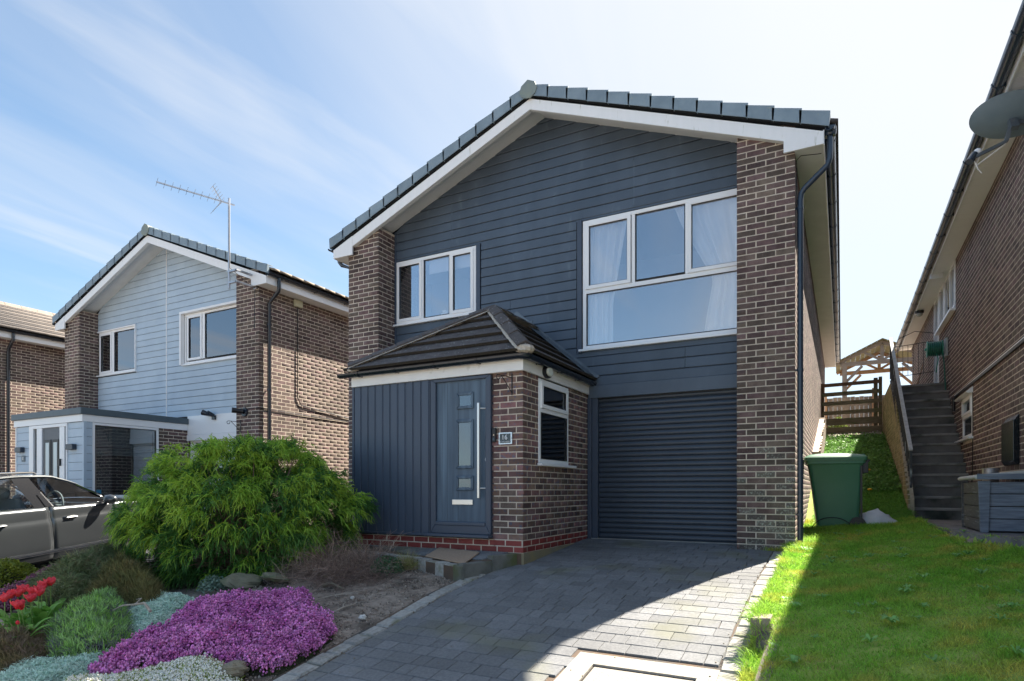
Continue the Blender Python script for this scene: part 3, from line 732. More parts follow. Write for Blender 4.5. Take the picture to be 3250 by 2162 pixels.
# ================================================================ number 16
main = thing('house', (-4.04, 8.17, -.74), 'brick house with slate blue cladding, tiled front porch and dark roller garage door', 'house')
def pier_mat(X, Y, Z, r):
    t = min(max((1.0-Z)/1.6, 0), 1)*.75*(.4+.6*min(max((X+1.1)/.5, 0), 1))
    return M_BRICK_L if r.random() < t else M_BRICK
out = house_shell(main, 0, 0, 0, M_CLAD, pier_m=pier_mat, gm=M_GUTG)
def gable(z):
    d = (5.71-z)/.400
    if d <= .03: return None
    return (max(XL+.665, XC-d), min(XR-.665, XC+d))
W1 = (-6.91, -5.255, 2.875, 3.975); W2 = (-3.40, -.98, 2.075, 3.985)
holes = [(W1[0]-.06, W1[1]+.10, W1[2]-.03, W1[3]+.008), (W2[0]-.10, W2[1], W2[2]-.03, W2[3]+.008)]
cb = MB().prism([(XL+.665, 1.40), (XR-.665, 1.40), (XR-.665, 4.40), (XC, 5.75), (XL+.665, 4.55)], 'y', YC+.001, YC+.004)
bk = MB()
# backing behind boards with window openings left free
def backing(parent, x0, x1, z0, ztop, holes, y0, y1, m, nm='backing', ox=0):
    zs = sorted({z0, ztop}|{h[2]+.03 for h in holes}|{h[3]-.02 for h in holes})
    q = MB()
    for a, b_ in zip(zs[:-1], zs[1:]):
        segs = [(x0, x1)]
        for h in holes:
            if b_ > h[2]+.04 and a < h[3]-.03:
                ns = []
                for s0, s1 in segs:
                    l, r_ = h[0]+.09, h[1]-.06
                    if s1 <= l or s0 >= r_: ns.append((s0, s1)); continue
                    if l-s0 > .01: ns.append((s0, l))
                    if s1-r_ > .01: ns.append((r_, s1))
                segs = ns
        for s0, s1 in segs: q.box(s0, s1, y0, y1, a, b_)
    return q.build(nm, m, parent)
bw = backing(main, XL+.66, XR-.66, 1.36, 4.36, holes, YC+.001, YC+.10, M_BLACK)
MB().prism([(XL+.665, 4.361), (XR-.665, 4.361), (XR-.665, 4.38), (XC, 5.70), (XL+.665, 4.50)], 'y', YC+.001, YC+.1).build('backing', M_BLACK, main)
bo = bpy.data.objects.new('cladding', None); link(bo); bo.parent = main; ORG['cladding'] = tuple(main.location); 
boards(bo, XL+.667, XR-.667, 1.385+.145, 5.72, YC, .1468, M_CLAD, holes, gable, splits=[(-5.72, 4.02, 4.75), (-2.62, 4.02, 4.72), (-4.62, 2.1, 2.9), (-1.9, 1.55, 1.9)])
jm = mat('joint_sealant', (.16, .22, .28), rough=.6)
for sx, a, b_ in ((-5.72, 4.03, 4.75), (-2.62, 4.05, 4.70)):
    MB().box(sx-.003, sx+.003, YC-.012, YC-.004, a, b_).build('joint_strip', jm, bo)
# smooth bottom board over garage and corner trims
box('cladding_fascia_board', M_CLAD, main, -3.30, XR-.667, YC-.045, YC+.02, 1.345, 1.528, bevel=.004)
for x0, x1, a, b_ in ((W1[1]+.012, W1[1]+.085, W1[2]-.04, W1[3]+.02), (W2[0]-.085, W2[0]-.012, W2[2]-.05, W2[3]+.02), (XL+.668, XL+.70, 2.0, 4.5)):
    box('corner_trim', M_TRIM, main, x0, x1, YC-.030, YC+.004, a, b_, bevel=.003)
# windows
def room(parent, x0, x1, z0, z1, y, d=1.6, m=M_ROOM):
    q = MB(); q.box(x0, x1, y+d, y+d+.02, z0, z1); q.box(x0-.02, x0, y+.12, y+d, z0, z1); q.box(x1, x1+.02, y+.12, y+d, z0, z1); q.box(x0, x1, y+.12, y+d, z1, z1+.02); q.box(x0, x1, y+.12, y+d, z0-.02, z0)
    return q.build('room', m, parent)
x0, x1, z0, z1 = W1
w1 = window(main, x0, x1, z0, z1, YC, [(x0+.045, -6.33, z0+.045, z1-.045, True), (-6.30, -5.78, z0+.06, z1-.06, False), (-5.745, x1-.045, z0+.045, z1-.045, True)], M_GLASS)
mullion(w1, -6.352, -6.302, YC-.011, YC+.07, z0+.055, z1-.055); mullion(w1, -5.778, -5.728, YC-.011, YC+.07, z0+.055, z1-.055)
room(main, x0-.3, x1+.4, z0-.5, z1+.1, YC, 1.5)
box('roller_blind', M_CURT, w1, -6.26, x1-.08, YC+.10, YC+.104, 3.70, 3.93)
curtain(w1, lambda t: (-6.52, -6.38), z0+.02, z1, YC+.16, seed=4, n=24, freq=20)
MB().lathe((-5.95, YC+.12, z0+.05), [(.05, 0), (.075, .03), (.06, .07), (.03, .09), (.05, .11), (.0, .13)], 12).build('ornament', M_CURT, w1, smooth=True)
x0, x1, z0, z1 = W2; zt = 2.93
w2 = window(main, x0, x1, z0, z1, YC, [(x0+.05, -2.665, zt+.03, z1-.045, True), (-2.60, -1.905, zt+.055, z1-.06, False), (-1.865, -1.10, zt+.03, z1-.045, True), (x0+.06, -1.04, z0+.06, zt-.03, False)], M_GLASS)
mullion(w2, -2.655, -2.605, YC-.011, YC+.07, zt+.03, z1-.055); mullion(w2, -1.90, -1.85, YC-.011, YC+.07, zt+.03, z1-.055)
box('transom', M_WHITE, w2, x0+.055, x1-.055, YC-.014, YC+.07, zt-.03, zt+.03, bevel=.004)
room(main, x0-.3, x1+.3, z0-.2, z1+.1, YC, 2.2)
curtain(w2, lambda t: (-3.33, -3.33+.36+.22*max(t-.35, 0)/.65), z0+.03, z1-.02, YC+.12, seed=2, n=50, freq=30)
curtain(w2, lambda t: (-1.78+.16*max(0, .45-abs(t-.42))/.45*.9+(.35*(1-t) if t > .42 else .20)*.4-(.30*(t-.42)/.58 if t > .42 else -.0), -1.10), z0+.03, z1-.02, YC+.12, seed=3, n=50, freq=34)
# garage
gy = YC+.05
gd = bpy.data.objects.new('garage_door', None); link(gd); gd.parent = main; gd.location = (0, 0, 0); ORG['garage_door'] = tuple(main.location)
npitch = 28; zg0, zg1 = -.705, 1.36; pz_ = (zg1-zg0)/npitch
for k in range(npitch):
    z = zg0+k*pz_; b = MB(); pr = []
    for i in range(7):
        t = i/6; pr.append((gy-.004-.012*math.sin(PI*min(t*1.06, 1))**.55, z+.002+(pz_-.006)*t))
    pr += [(gy+.012, z+pz_-.004), (gy+.012, z+.002)]
    b.prism(pr, 'x', -3.16, XR-.70); s_ = b.build('slat', M_ANTH, gd)
    s_.data.shade_smooth(); s_.data.set_sharp_from_angle(angle=math.radians(50))
box('door_backing', M_BLACK, main, -3.3, XR-.66, gy+.013, gy+.05, -.8, 1.4)
box('guide_rail', M_TRIM, main, -3.25, -3.165, YC-.02, gy+.02, -.74, 1.345, bevel=.004)
box('garage_frame', M_TRIM, main, -3.312, -3.252, YC-.05, gy+.06, -.74, 1.345, bevel=.004)
box('door_lintel', M_BLACK, main, -3.25, XR-.667, YC+.0, gy+.06, 1.335, 1.36)
box('threshold', M_CONC, main, -3.3, XR-.64, YC-.05, gy+.03, -.80, -.708)
box('plinth', mat('render_plinth_mossy', (.22, .215, .17), (.30, .29, .24), 6, .95, .5, 40), main, XR-.672, XR+.003, YF-.012, YF+.2, -1.0, -.742)
# ---------------------------------------------------------------- porch of number 16
PX0, PX1, PYF = -5.92, -3.32, 6.50
e = .0013
core = MB(); core.box(-3.72+e, PX1-e, PYF+e, YC, -1.05, 1.42)
WP = (6.915, 7.845, .335, 1.385)
# side wall core with window opening
cs = MB(); 
cs.box(-3.55, PX1-e, PYF+.2, WP[0], -1.05, 1.42).box(-3.55, PX1-e, WP[1], YC-.02, -1.05, 1.42).box(-3.55, PX1-e, WP[0], WP[1], -1.05, WP[2]).box(-3.72+e, PX1-e, PYF+e, PYF+.2, -1.05, 1.42)
pw = cs.build('porch_wall', M_MORTAR, main)
pf = box('porch_wall', M_MORTAR, main, PX0+.01, -3.70, PYF+e, PYF+.2, -1.05, -.60)
def pb(X, Y, Z, r):
    if Z < -.585: return M_RED
    return M_BRICK_P if r.random() < .8 else M_BRICK
course_bricks(out, 0, -3.745, PYF, .425, -.60, 1.40, 0, pw, pb)
course_bricks(out, 1, PX1, PYF, YC-PYF, -.60, 1.40, 1, pw, pb, holes=[(WP[0]-PYF, WP[1]-PYF, WP[2]-.03, 1.5)])
course_bricks(out, 0, PX0, PYF, 2.6, -.745, -.60, 0, pf, pb)
course_bricks(out, 1, PX1, PYF, YC-PYF, -.745, -.60, 1, pw, pb)
box('porch_plinth', mat('render_base_ochre', (.30, .24, .12), (.22, .20, .15), 4, .95, .5, 40), main, PX0, PX1+.02, PYF-.02, YC-.03, -1.1, -.748)
# vertical cladding
vc = bpy.data.objects.new('vertical_cladding', None); link(vc); vc.parent = main; ORG['vertical_cladding'] = tuple(main.location)
x = PX0+.02; k = 0
while x < -4.64:
    wd = min(.1255, -4.62-x); q = MB()
    pr = [(x+.0015, PYF), (x+.0015, PYF-.026), (x+.012, PYF-.034), (x+wd-.016, PYF-.034), (x+wd-.012, PYF-.026), (x+wd-.0015, PYF-.026), (x+wd-.0015, PYF)]
    q.prism(pr, 'z', -.555, 1.40); q.build('cladding_board', M_CLADP, vc); x += wd
box('cladding_base_trim', M_TRIM, main, PX0, -4.655, PYF-.055, PYF-.002, -.582, -.556, bevel=.003)
box('corner_trim', M_TRIM, main, PX0-.012, PX0+.022, PYF-.04, PYF+.02, -.58, 1.40, bevel=.003)
box('wall', M_CLAD, main, PX0, PX0+.04, PYF+.021, YC, -1.0, 1.42)
box('wall', M_DARK, main, PX0+.04, -4.62, PYF+.001, PYF+.02, -.6, 1.4)
# front door
dr = bpy.data.objects.new('front_door', None); link(dr); dr.parent = main; ORG['front_door'] = tuple(main.location)
FX0, FX1, FZ0, FZ1 = -4.615, -3.735, -.545, 1.395
q = MB(); t = .075; yo = PYF-.045
for poly in ([(FX0, FZ0), (FX0+t, FZ0+.12), (FX0+t, FZ1-t*.55), (FX0, FZ1)], [(FX1, FZ0), (FX1, FZ1), (FX1-t, FZ1-t*.55), (FX1-t, FZ0+.12)], [(FX0, FZ1), (FX0+t, FZ1-t*.55), (FX1-t, FZ1-t*.55), (FX1, FZ1)], [(FX0, FZ0), (FX1, FZ0), (FX1-t, FZ0+.12), (FX0+t, FZ0+.12)]):
    q.prism(poly, 'y', yo, PYF+.05)
q.build('door_frame', M_TRIM, dr, bevel=.008)
box('door_leaf', M_DOOR, dr, FX0+t-.005, FX1-t+.005, PYF-.012, PYF+.03, -.43, FZ1-.038)
for k in range(1, 9):
    xg = FX0+t+k*(FX1-FX0-2*t)/9
    if -4.21 < xg < -3.97: continue
    box('groove', M_ANTH, dr, xg-.0012, xg+.0012, PYF-.0135, PYF-.0115, -.40, FZ1-.06)
box('weather_bar', M_TRIM, dr, FX0+t, FX1-t, PYF-.055, PYF-.0125, -.445, -.395, bevel=.012)
box('door_sill', M_TRIM, dr, FX0-.055, FX1+.01, PYF-.115, PYF+.0, -.582, -.5455, bevel=.006)
def door_lite(x0, x1, z0, z1):
    q = MB(); s = .04
    for (p0, p1, p2, p3) in (((x0, z0), (x1, z0), (x1-s, z0+s), (x0+s, z0+s)), ((x1, z0), (x1, z1), (x1-s, z1-s), (x1-s, z0+s)), ((x1, z1), (x0, z1), (x0+s, z1-s), (x1-s, z1-s)), ((x0, z1), (x0, z0), (x0+s, z0+s), (x0+s, z1-s))):
        q.prism([p0, p1, p2, p3], 'y', PYF-.034, PYF-.0125)
    l = q.build('door_lite_frame', M_DOOR, dr, bevel=.010)
    box('pane', M_GLASSD, l, x0+s-.004, x1-s+.004, PYF-.022, PYF-.0185, z0+s-.004, z1-s+.004)
    box('pane_backing', mat('frosted_backing', (.16, .18, .19), rough=.8), l, x0+s-.002, x1-s+.002, PYF-.016, PYF-.0128, z0+s-.002, z1-s+.002)
door_lite(-4.235, -3.99, 1.00, 1.205); door_lite(-4.245, -3.99, .26, .87); door_lite(-4.245, -3.99, -.01, .175)
q = MB(); q.box(-3.902, -3.872, PYF-.085, PYF-.060, -.10, 1.055); hd = q.build('pull_handle', M_STEEL, dr, bevel=.003)
for z in (.99, .02): MB().tube([(-3.887, PYF-.062, z), (-3.800, PYF-.0125, z)], .009, 10).build('handle_stay', M_STEEL, hd, smooth=True)
q = MB(); q.box(-4.30, -4.00, PYF-.030, PYF-.0125, -.185, -.120); q.build('letter_plate', M_STEEL, dr, bevel=.004)
q = MB(); q.prism([(-3.808+.016*math.cos(a), .37+.036*math.sin(a)*(1 if abs(math.sin(a)) > .5 else 1)) for a in [2*PI*i/20 for i in range(20)]], 'y', PYF-.022, PYF-.0125); esc = q.build('lock_escutcheon', M_WHITE, dr)
box('keyhole', M_BLACK, esc, -3.812, -3.804, PYF-.0235, PYF-.0221, .36, .385)
# side window (x = const, facing +x)
def side_window(parent, X, y0, y1, z0, z1, lights, mg, m=M_WHITE, nm='window', sill=.18):
    f = .05; q = MB(); q.box(X-.06, X+.014, y0, y1, z1-f, z1).box(X-.06, X+.014, y0, y1, z0, z0+f).box(X-.06, X+.014, y0, y0+f, z0+f, z1-f).box(X-.06, X+.014, y1-f, y1, z0+f, z1-f)
    w_ = q.build(nm, m, parent, bevel=.006)
    for a0, a1, c0, c1, op in lights:
        s = .05 if op else 0
        if op:
            q = MB()
            for p in (((a0, c0), (a1, c0), (a1-s, c0+s), (a0+s, c0+s)), ((a1, c0), (a1, c1), (a1-s, c1-s), (a1-s, c0+s)), ((a1, c1), (a0, c1), (a0+s, c1-s), (a1-s, c1-s)), ((a0, c1), (a0, c0), (a0+s, c0+s), (a0+s, c1-s))): q.prism(p, 'x', X-.02, X+.034)
            q.build('sash', m, w_, bevel=.004)
        MB().box(X-.004, X, a0+s-.003, a1-s+.003, c0+s-.003, c1-s+.003).build('pane', mg, w_)
        g = MB(); A0, A1, C0, C1 = a0+s, a1-s, c0+s, c1-s
        for bx in ((A0, A0+.006, C0, C1), (A1-.006, A1, C0, C1), (A0, A1, C0, C0+.006), (A0, A1, C1-.006, C1)): g.box(X+.001, X+.016, *bx)
        g.build('gasket', M_BLACK, w_)
    if sill: MB().box(X-.02, X+.06, y0-.02, y1+sill, z0-.035, z0-.003).build('window_sill', m, w_, bevel=.004)
    return w_
sw = side_window(main, PX1, WP[0], WP[1], WP[2], WP[3], [(WP[0]+.04, WP[1]-.04, 1.02, WP[3]-.035, True), (WP[0]+.055, WP[1]-.055, WP[2]+.055, .965, False)], glass_mat('porch_window_glass', (.93, .96, .97), .07))
box('transom', M_WHITE, sw, PX1-.05, PX1+.018, WP[0]+.05, WP[1]-.05, .967, 1.018, bevel=.004)
# porch interior seen through the side window and its carved figure
q = MB(); q.box(-5.8, -5.78, PYF+.22, YC-.05, -.7, 1.4).box(-5.8, -3.56, YC-.03, YC-.01, -.7, 1.4).box(-5.8, -3.56, PYF+.201, PYF+.22, -.7, 1.4)
q.build('room', mat('porch_interior', (.62, .64, .63), rough=.9), main)
box('ceiling', M_ROOM, main, -5.85, -3.38, PYF+.01, YC-.01, 1.425, 1.44)
fg = thing('figurine', (-3.43, 7.18, .39), 'weathered turquoise seated figure with a pointed top behind the porch window', 'figurine')
MB().lathe((-3.43, 7.18, .352), [(.09, 0), (.105, .05), (.10, .16), (.075, .23), (.035, .265), (.032, .29), (.05, .31), (.058, .36), (.05, .41), (.03, .45), (.018, .49), (.006, .56)], 18).build('body', mat('verdigris', (.34, .52, .50), (.60, .70, .66), 25, .7, .5, 60), fg, smooth=True)
box('window_board', M_WHITE, main, -3.50, PX1-.062, WP[0], WP[1], .315, .351)
# fascia boards
box('porch_fascia', M_CREAM, main, PX0-.0, PX1+.035, PYF-.065, PYF-.042, 1.402, 1.535)
box('porch_fascia', M_CREAM, main, PX1+.010, PX1+.035, PYF-.041, YC-.02, 1.402, 1.535)
box('porch_soffit', M_CREAM, main, PX0, PX1+.009, PYF-.041, PYF+.0, 1.403, 1.415)
# gutter
gz = 1.575; gxs = PX1+.09; gyf = PYF-.12
gutter(main, gyf, PX0-.16, PX1+.03, gz, -1, M_GUT, axis='x', br=.62)
gutter(main, gxs, PYF-.06, YC-.0, gz, 1, M_GUT, br=.62)
q = MB(); prs = [(math.cos(a)*.062, math.sin(a)*.062) for a in [PI+PI*k/8 for k in range(9)]]
vs = []
for j in range(6):
    a = j/5*PI/2; cxx, cyy = PX1+.03, PYF-.06
    for c, s in prs:
        rr = .06+c; vs.append((cxx+math.sin(a)*rr, cyy-math.cos(a)*rr, gz+s))
q.add(vs, [(j*9+i, j*9+i+1, (j+1)*9+i+1, (j+1)*9+i) for j in range(5) for i in range(8)])
q.build('gutter_corner', M_GUT, main, smooth=True)
# roof slopes: front, right, left, tiles clipped to each slope
AP = Vector((-4.23, 7.41, 2.44)); RB = Vector((-4.23, 8.60, 2.44)); EZ = 1.60
E1 = Vector((PX1+.10, PYF-.13, EZ)); E0 = Vector((PX0-.02, PYF-.13, EZ)); E2 = Vector((PX1+.10, 8.60, EZ)); E3 = Vector((PX0-.02, 8.60, EZ))
def clip_poly(poly, a, n):
    o = []
    for i in range(len(poly)):
        p, q_ = poly[i], poly[(i+1) % len(poly)]; dp = (p-a).dot(n); dq = (q_-a).dot(n)
        if dp >= 0: o.append(p)
        if dp*dq < 0: o.append(p+(q_-p)*(dp/(dp-dq)))
    return o
M_TEDGE = mat('tile_edge_moss_shade', (.020, .016, .013), (.045, .038, .028), 40, .95)  # mossy lower tile edges, with recess shade also put into the dark colour
def slope_tiles(poly3, e0, e1, ncourse, m, nm, tw=.30, seed=0, draw=True):
    ud = (e1-e0).normalized(); nrm = (poly3[1]-poly3[0]).cross(poly3[2]-poly3[0]).normalized()
    if nrm.z < 0: nrm = -nrm
    up = nrm.cross(ud); up = up if up.z > 0 else -up
    hmax = max((p-e0).dot(up) for p in poly3); g = hmax/ncourse; Lg = (e1-e0).length
    base = MB().extrude_poly([p-nrm*.012 for p in poly3], -nrm*.03).build(nm, M_DARK, main)
    cen = sum(poly3, Vector())/len(poly3); r = random.Random(seed)
    planes = []
    for i in range(len(poly3)):
        a, b_ = poly3[i], poly3[(i+1) % len(poly3)]; n_ = nrm.cross(b_-a).normalized()
        if (cen-a).dot(n_) < 0: n_ = -n_
        if abs((b_-a).normalized().dot(ud)) > .999 and abs((a-e0).dot(up)) < .01: continue
        planes.append((a, n_))
    for c in range(ncourse):
        u = -(.15 if c % 2 else 0)-.3
        while u < Lg+.3:
            lo, hi = c*g-.02, (c+1)*g+.03
            pl = [e0+ud*(u+.0015)+up*lo, e0+ud*(u+tw-.0015)+up*lo, e0+ud*(u+tw-.0015)+up*hi, e0+ud*(u+.0015)+up*hi]
            for a, n_ in planes:
                pl = clip_poly(pl, a, n_)
                if len(pl) < 3: break
            if len(pl) >= 3:
                lift = lambda p: p+nrm*(.060-.050*(((p-e0).dot(up)-lo)/(hi-lo))+r.uniform(0, .002))
                top = [lift(p) for p in pl]; n = len(top)
                q = MB().add(top+[p-nrm*.036 for p in top], [tuple(range(n)), tuple(range(2*n-1, n-1, -1))])
                q.n = 0
                for i in range(n):
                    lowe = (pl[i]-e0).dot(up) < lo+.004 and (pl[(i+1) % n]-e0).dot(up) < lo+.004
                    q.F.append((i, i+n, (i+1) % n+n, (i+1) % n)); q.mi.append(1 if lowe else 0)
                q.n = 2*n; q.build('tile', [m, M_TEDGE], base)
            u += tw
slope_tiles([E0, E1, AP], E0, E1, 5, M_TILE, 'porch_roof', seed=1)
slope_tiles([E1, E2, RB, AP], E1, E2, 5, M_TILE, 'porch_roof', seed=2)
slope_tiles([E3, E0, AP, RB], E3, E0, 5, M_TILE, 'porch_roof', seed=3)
def hip(a, b_, n, wid=.105, rise=.035, first=0.):
    d = (b_-a); Ln = d.length; d.normalize(); sd = d.cross(Vector((0, 0, 1))).normalized(); up = sd.cross(d)
    if up.z < 0: up = -up
    # bedding mortar strip, uneven
    r = random.Random(n); q = MB(); vs = []; m_ = 26
    for i in range(m_+1):
        p = a+d*(Ln*i/m_)
        for s in (-1, 1): vs.append(p+sd*s*(wid+.018+r.uniform(-.008, .008))+up*(-.036+r.uniform(-.004, .004)))
        for s in (1, -1): vs.append(p+sd*s*(wid-.015)+up*-.016)
    fs = []
    for i in range(m_):
        for k in range(4): fs.append((i*4+k, i*4+(k+1) % 4, (i+1)*4+(k+1) % 4, (i+1)*4+k))
    q.add(vs, fs+[(3, 2, 1, 0), tuple(m_*4+k for k in range(4))]); q.build('mortar_bedding', M_BED, main)
    for k in range(n):
        p0 = a+d*(Ln*k/n+.004); p1 = a+d*(Ln*(k+1)/n-.004); q = MB()
        sec = lambda p, dz: [p+sd*-wid+up*(-.012+dz), p+sd*-wid*.5+up*(rise*.75+dz), p+up*(rise+.018+dz), p+sd*wid*.5+up*(rise*.75+dz), p+sd*wid+up*(-.012+dz), p+sd*wid*.9+up*(-.026+dz), p+up*(rise-.01+dz), p-sd*wid*.9+up*(-.026+dz)]
        v = sec(p0, .012)+sec(p1, .0)
        q.add(v, [tuple(range(8)), tuple(range(15, 7, -1))]+[(i, i+8, (i+1) % 8+8, (i+1) % 8) for i in range(8)]); q.build('hip_tile', M_TILE, main)
nr = Vector((0, 0, .062))
hip(E1+nr, AP+nr, 4); hip(E0+nr+Vector((.02, .02, 0)), AP+nr, 6); hip(RB+nr, AP+nr, 3)
q = MB()
for s in ((PX1+.10, PYF-.13), (PX0+.02, PYF-.10)): q.ell((s[0]-.03 if s[0] > -4 else s[0]+.03, s[1]+.03, EZ+.03), .11, .11, .055, 12, 6, fn=lambda d: 1+.15*math.sin(d.x*9+d.y*13))
q.build('mortar_bedding', M_BED, main)
box('hip_iron', M_ALU, main, PX1+.085, PX1+.105, PYF-.135, PYF-.125, EZ-.0, EZ+.13)
# lead flashing up the wall
fl = [(-3.13, 1.66), (-4.50, 2.80), (-4.62, 2.70), (-4.46, 2.48), (-4.23, 2.47), (-3.25, 1.60)]
MB().prism(fl, 'y', YC-.030, YC-.019).build('flashing', M_LEAD, main)
ud = (E2-E1).normalized(); sl = (AP-E1); 
MB().extrude_poly([E2+Vector((.0, 0, .085)), RB+Vector((0, 0, .10)), RB+Vector((0, -.26, .09)), E2+Vector((0, -.34, .080))], (0, 0, -.01)).build('flashing', M_LEAD, main)
MB().prism([(-7.0, 1.60), (-5.9, 1.60), (-4.23, 2.50), (-4.23, 2.62), (-6.0, 1.72)], 'y', YC-.029, YC-.0195).build('flashing', M_LEAD, main)
# light on the side fascia, doorbell, number plate, basket bracket
bl = MB(); bl.prism([(7.06+.085*math.cos(a)*1.25, 1.475+.075*math.sin(a)) for a in [2*PI*i/24 for i in range(24)]], 'x', PX1+.036, PX1+.075); bho = bl.build('wall_light', M_BLACK, main)
bl = MB(); bl.prism([(7.06+.065*math.cos(a)*1.25, 1.475+.058*math.sin(a)) for a in [2*PI*i/24 for i in range(24)]], 'x', PX1+.0755, PX1+.11); bl.build('diffuser', mat('opal_diffuser', (.62, .64, .56), rough=.5), bho, bevel=.012)
db = MB(); db.box(-3.725, -3.675, PYF-.03, PYF+.0, .575, .745); dbo = db.build('doorbell', M_BLACK, main, bevel=.006)
MB().lathe((-3.70, PYF-.036, .61), [(.016, 0), (.016, .006)], 14, axis='y').build('bell_button', M_GUTG, dbo)
MB().box(-3.708, -3.692, PYF-.0325, PYF-.0301, .652, .668).build('chime_label', mat('brass', (.8, .6, .4), rough=.4), dbo)
npx0, npx1, npz0, npz1 = -3.635, -3.455, .545, .685
npo = thing('number_plate', ((npx0+npx1)/2, PYF-.02, npz0), 'glass number sixteen plate with steel border on the porch brickwork', 'house sign')
box('plate', mat('plate_border', (.72, .76, .80), rough=.15, metal=.3), npo, npx0, npx1, PYF-.022, PYF-.016, npz0, npz1)
box('face', mat('plate_black', (.012, .011, .014), rough=.06, spec=.8), npo, npx0+.015, npx1-.02, PYF-.0245, PYF-.0221, npz0+.014, npz1-.014)
for sx in (npx0+.008, npx1-.012): MB().lathe((sx, PYF-.030, (npz0+npz1)/2), [(.005, 0), (.008, .003), (.008, .012)], 12, axis='y').build('screw_cap', M_STEEL, npo)
def text(name, s, size, loc, m, parent, rot=(PI/2, 0, 0), ex=.0006, label=None):
    cu = bpy.data.curves.new(name, 'FONT'); cu.body = s; cu.size = size; cu.extrude = ex; cu.align_x = 'CENTER'; cu.align_y = 'CENTER'; cu.materials.append(m)
    t_ = bpy.data.objects.new('tmp_text', cu); link(t_); me = bpy.data.meshes.new_from_object(t_.evaluated_get(bpy.context.evaluated_depsgraph_get())); bpy.data.objects.remove(t_); me.name = name
    if not me.materials: me.materials.append(m)
    o = bpy.data.objects.new(name, me); link(o); o.parent = parent; g = ORG[parent.name]; o.location = (loc[0]-g[0], loc[1]-g[1], loc[2]-g[2]); o.rotation_euler = rot
    return o
M_LETTER = mat('letter_white', (.85, .85, .85), rough=.4)
text('number', '16', .082, (-3.555, PYF-.0255, .626), M_LETTER, npo); text('lettering', 'SOLWAY CLOSE', .019, (-3.555, PYF-.0255, .574), M_LETTER, npo)
def basket_bracket(name, x, y, z, dirx, diry, label, sc=1.):
    t = thing(name, (x, y, z), label, 'hanging basket bracket', 'hanging basket brackets on the houses'); D = Vector((dirx, diry, 0))
    O = Vector((x, y, z)); b = MB(); b.tube([O+D*.008+Vector((0, 0, -.16*sc)), O+D*.008+Vector((0, 0, .12*sc))], .008*sc, 8); b.build('back_plate', M_BLACK, t, smooth=True)
    b = MB(); pts = [O+D*.01+Vector((0, 0, .07*sc)), O+D*.24*sc+Vector((0, 0, .085*sc))]; 
    for k in range(9): a = k/8*1.6*PI; pts.append(O+D*(.245+.03*math.sin(a))*sc+Vector((0, 0, (.085-.032+.032*math.cos(a))*sc)))
    b.tube(pts, .006*sc, 8).build('arm', M_BLACK, t, smooth=True)
    b = MB(); b.tube([O+D*.01+Vector((0, 0, -.13*sc)), O+D*.13*sc+Vector((0, 0, .01*sc)), O+D*.20*sc+Vector((0, 0, .082*sc))], .006*sc, 8).build('brace', M_BLACK, t, smooth=True)
basket_bracket('hanging_basket_bracket', -3.46, PYF, 1.27, -.35, -.94, 'black iron basket bracket beside the blue front door', .9)
# pipes on the right of number 16
gx = -.19+.064; px_ = XR+.052; py_ = YF+.07
pipe(main, [(gx, py_-.05, 4.20), (gx, py_-.05, 4.02), (gx-.005, py_-.045, 3.90), (gx-.03, py_-.04, 3.83), (px_+.05, py_-.01, 3.63), (px_+.012, py_, 3.58), (px_, py_, 3.50), (px_, py_, -.75)], .034, M_GUTG, clips=[(px_, py_, 3.40), (px_, py_, 1.45), (px_, py_, -.30)], wall=XR)
MB().lathe((gx, py_-.05, 4.16), [(.058, 0), (.07, .03), (.07, .10)], 14).build('running_outlet', M_GUTG, main, smooth=True)
pipe(main, [(XL-.31, YF+.1, 4.17), (XL-.31, YF+.1, 4.05), (XL-.27, YF+.12, 3.99), (XL-.05, YF+.16, 3.90), (XL-.05, YF+.16, -.7)], .034, M_GUTG)
for a in ((XR+.006, YF+.05, 4.0), ):
    pipe(main, [(XR+.28, YF+.12, 4.03), (XR+.2, YF+.1, 4.03), (XR+.06, YF+.06, 4.03), (XR+.012, YF+.05, 3.98), (XR+.012, YF+.06, 3.4)], .004, M_BLACK, nm='cable', n=6)
emit_bricks(out, main, 300)
# platform in front of the door, with stone edging and mat
pl = bpy.data.objects.new('path', None); link(pl); pl['kind'] = 'structure'; pl['label'] = 'raised charcoal paved landing in front of the porch door'; ORG[pl.name] = (0, 0, 0)
tz = lambda y: -.735+(y-6.5)*.135
poly = [(-3.66, 5.70), (-3.40, 6.46), (-3.33, 6.475), (-7.2, 6.475), (-7.2, 6.20), (-5.2, 6.06), (-4.42, 5.92)]
MB().add([(a, b_, tz(b_)-.012) for a, b_ in poly]+[(a, b_, -1.15) for a, b_ in poly], [tuple(range(7)), tuple(range(13, 6, -1))]+[(i, i+7, (i+1) % 7+7, (i+1) % 7) for i in range(7)]).build('platform_core', M_JOINT, pl)
cen = None
rr_ = random.Random(3); row = 0
def inpoly(x, y, pl_):
    c = False; n = len(pl_); j = n-1
    for i in range(n):
        if (pl_[i][1] > y) != (pl_[j][1] > y) and x < (pl_[j][0]-pl_[i][0])*(y-pl_[i][1])/(pl_[j][1]-pl_[i][1])+pl_[i][0]: c = not c
        j = i
    return c
y = 5.60
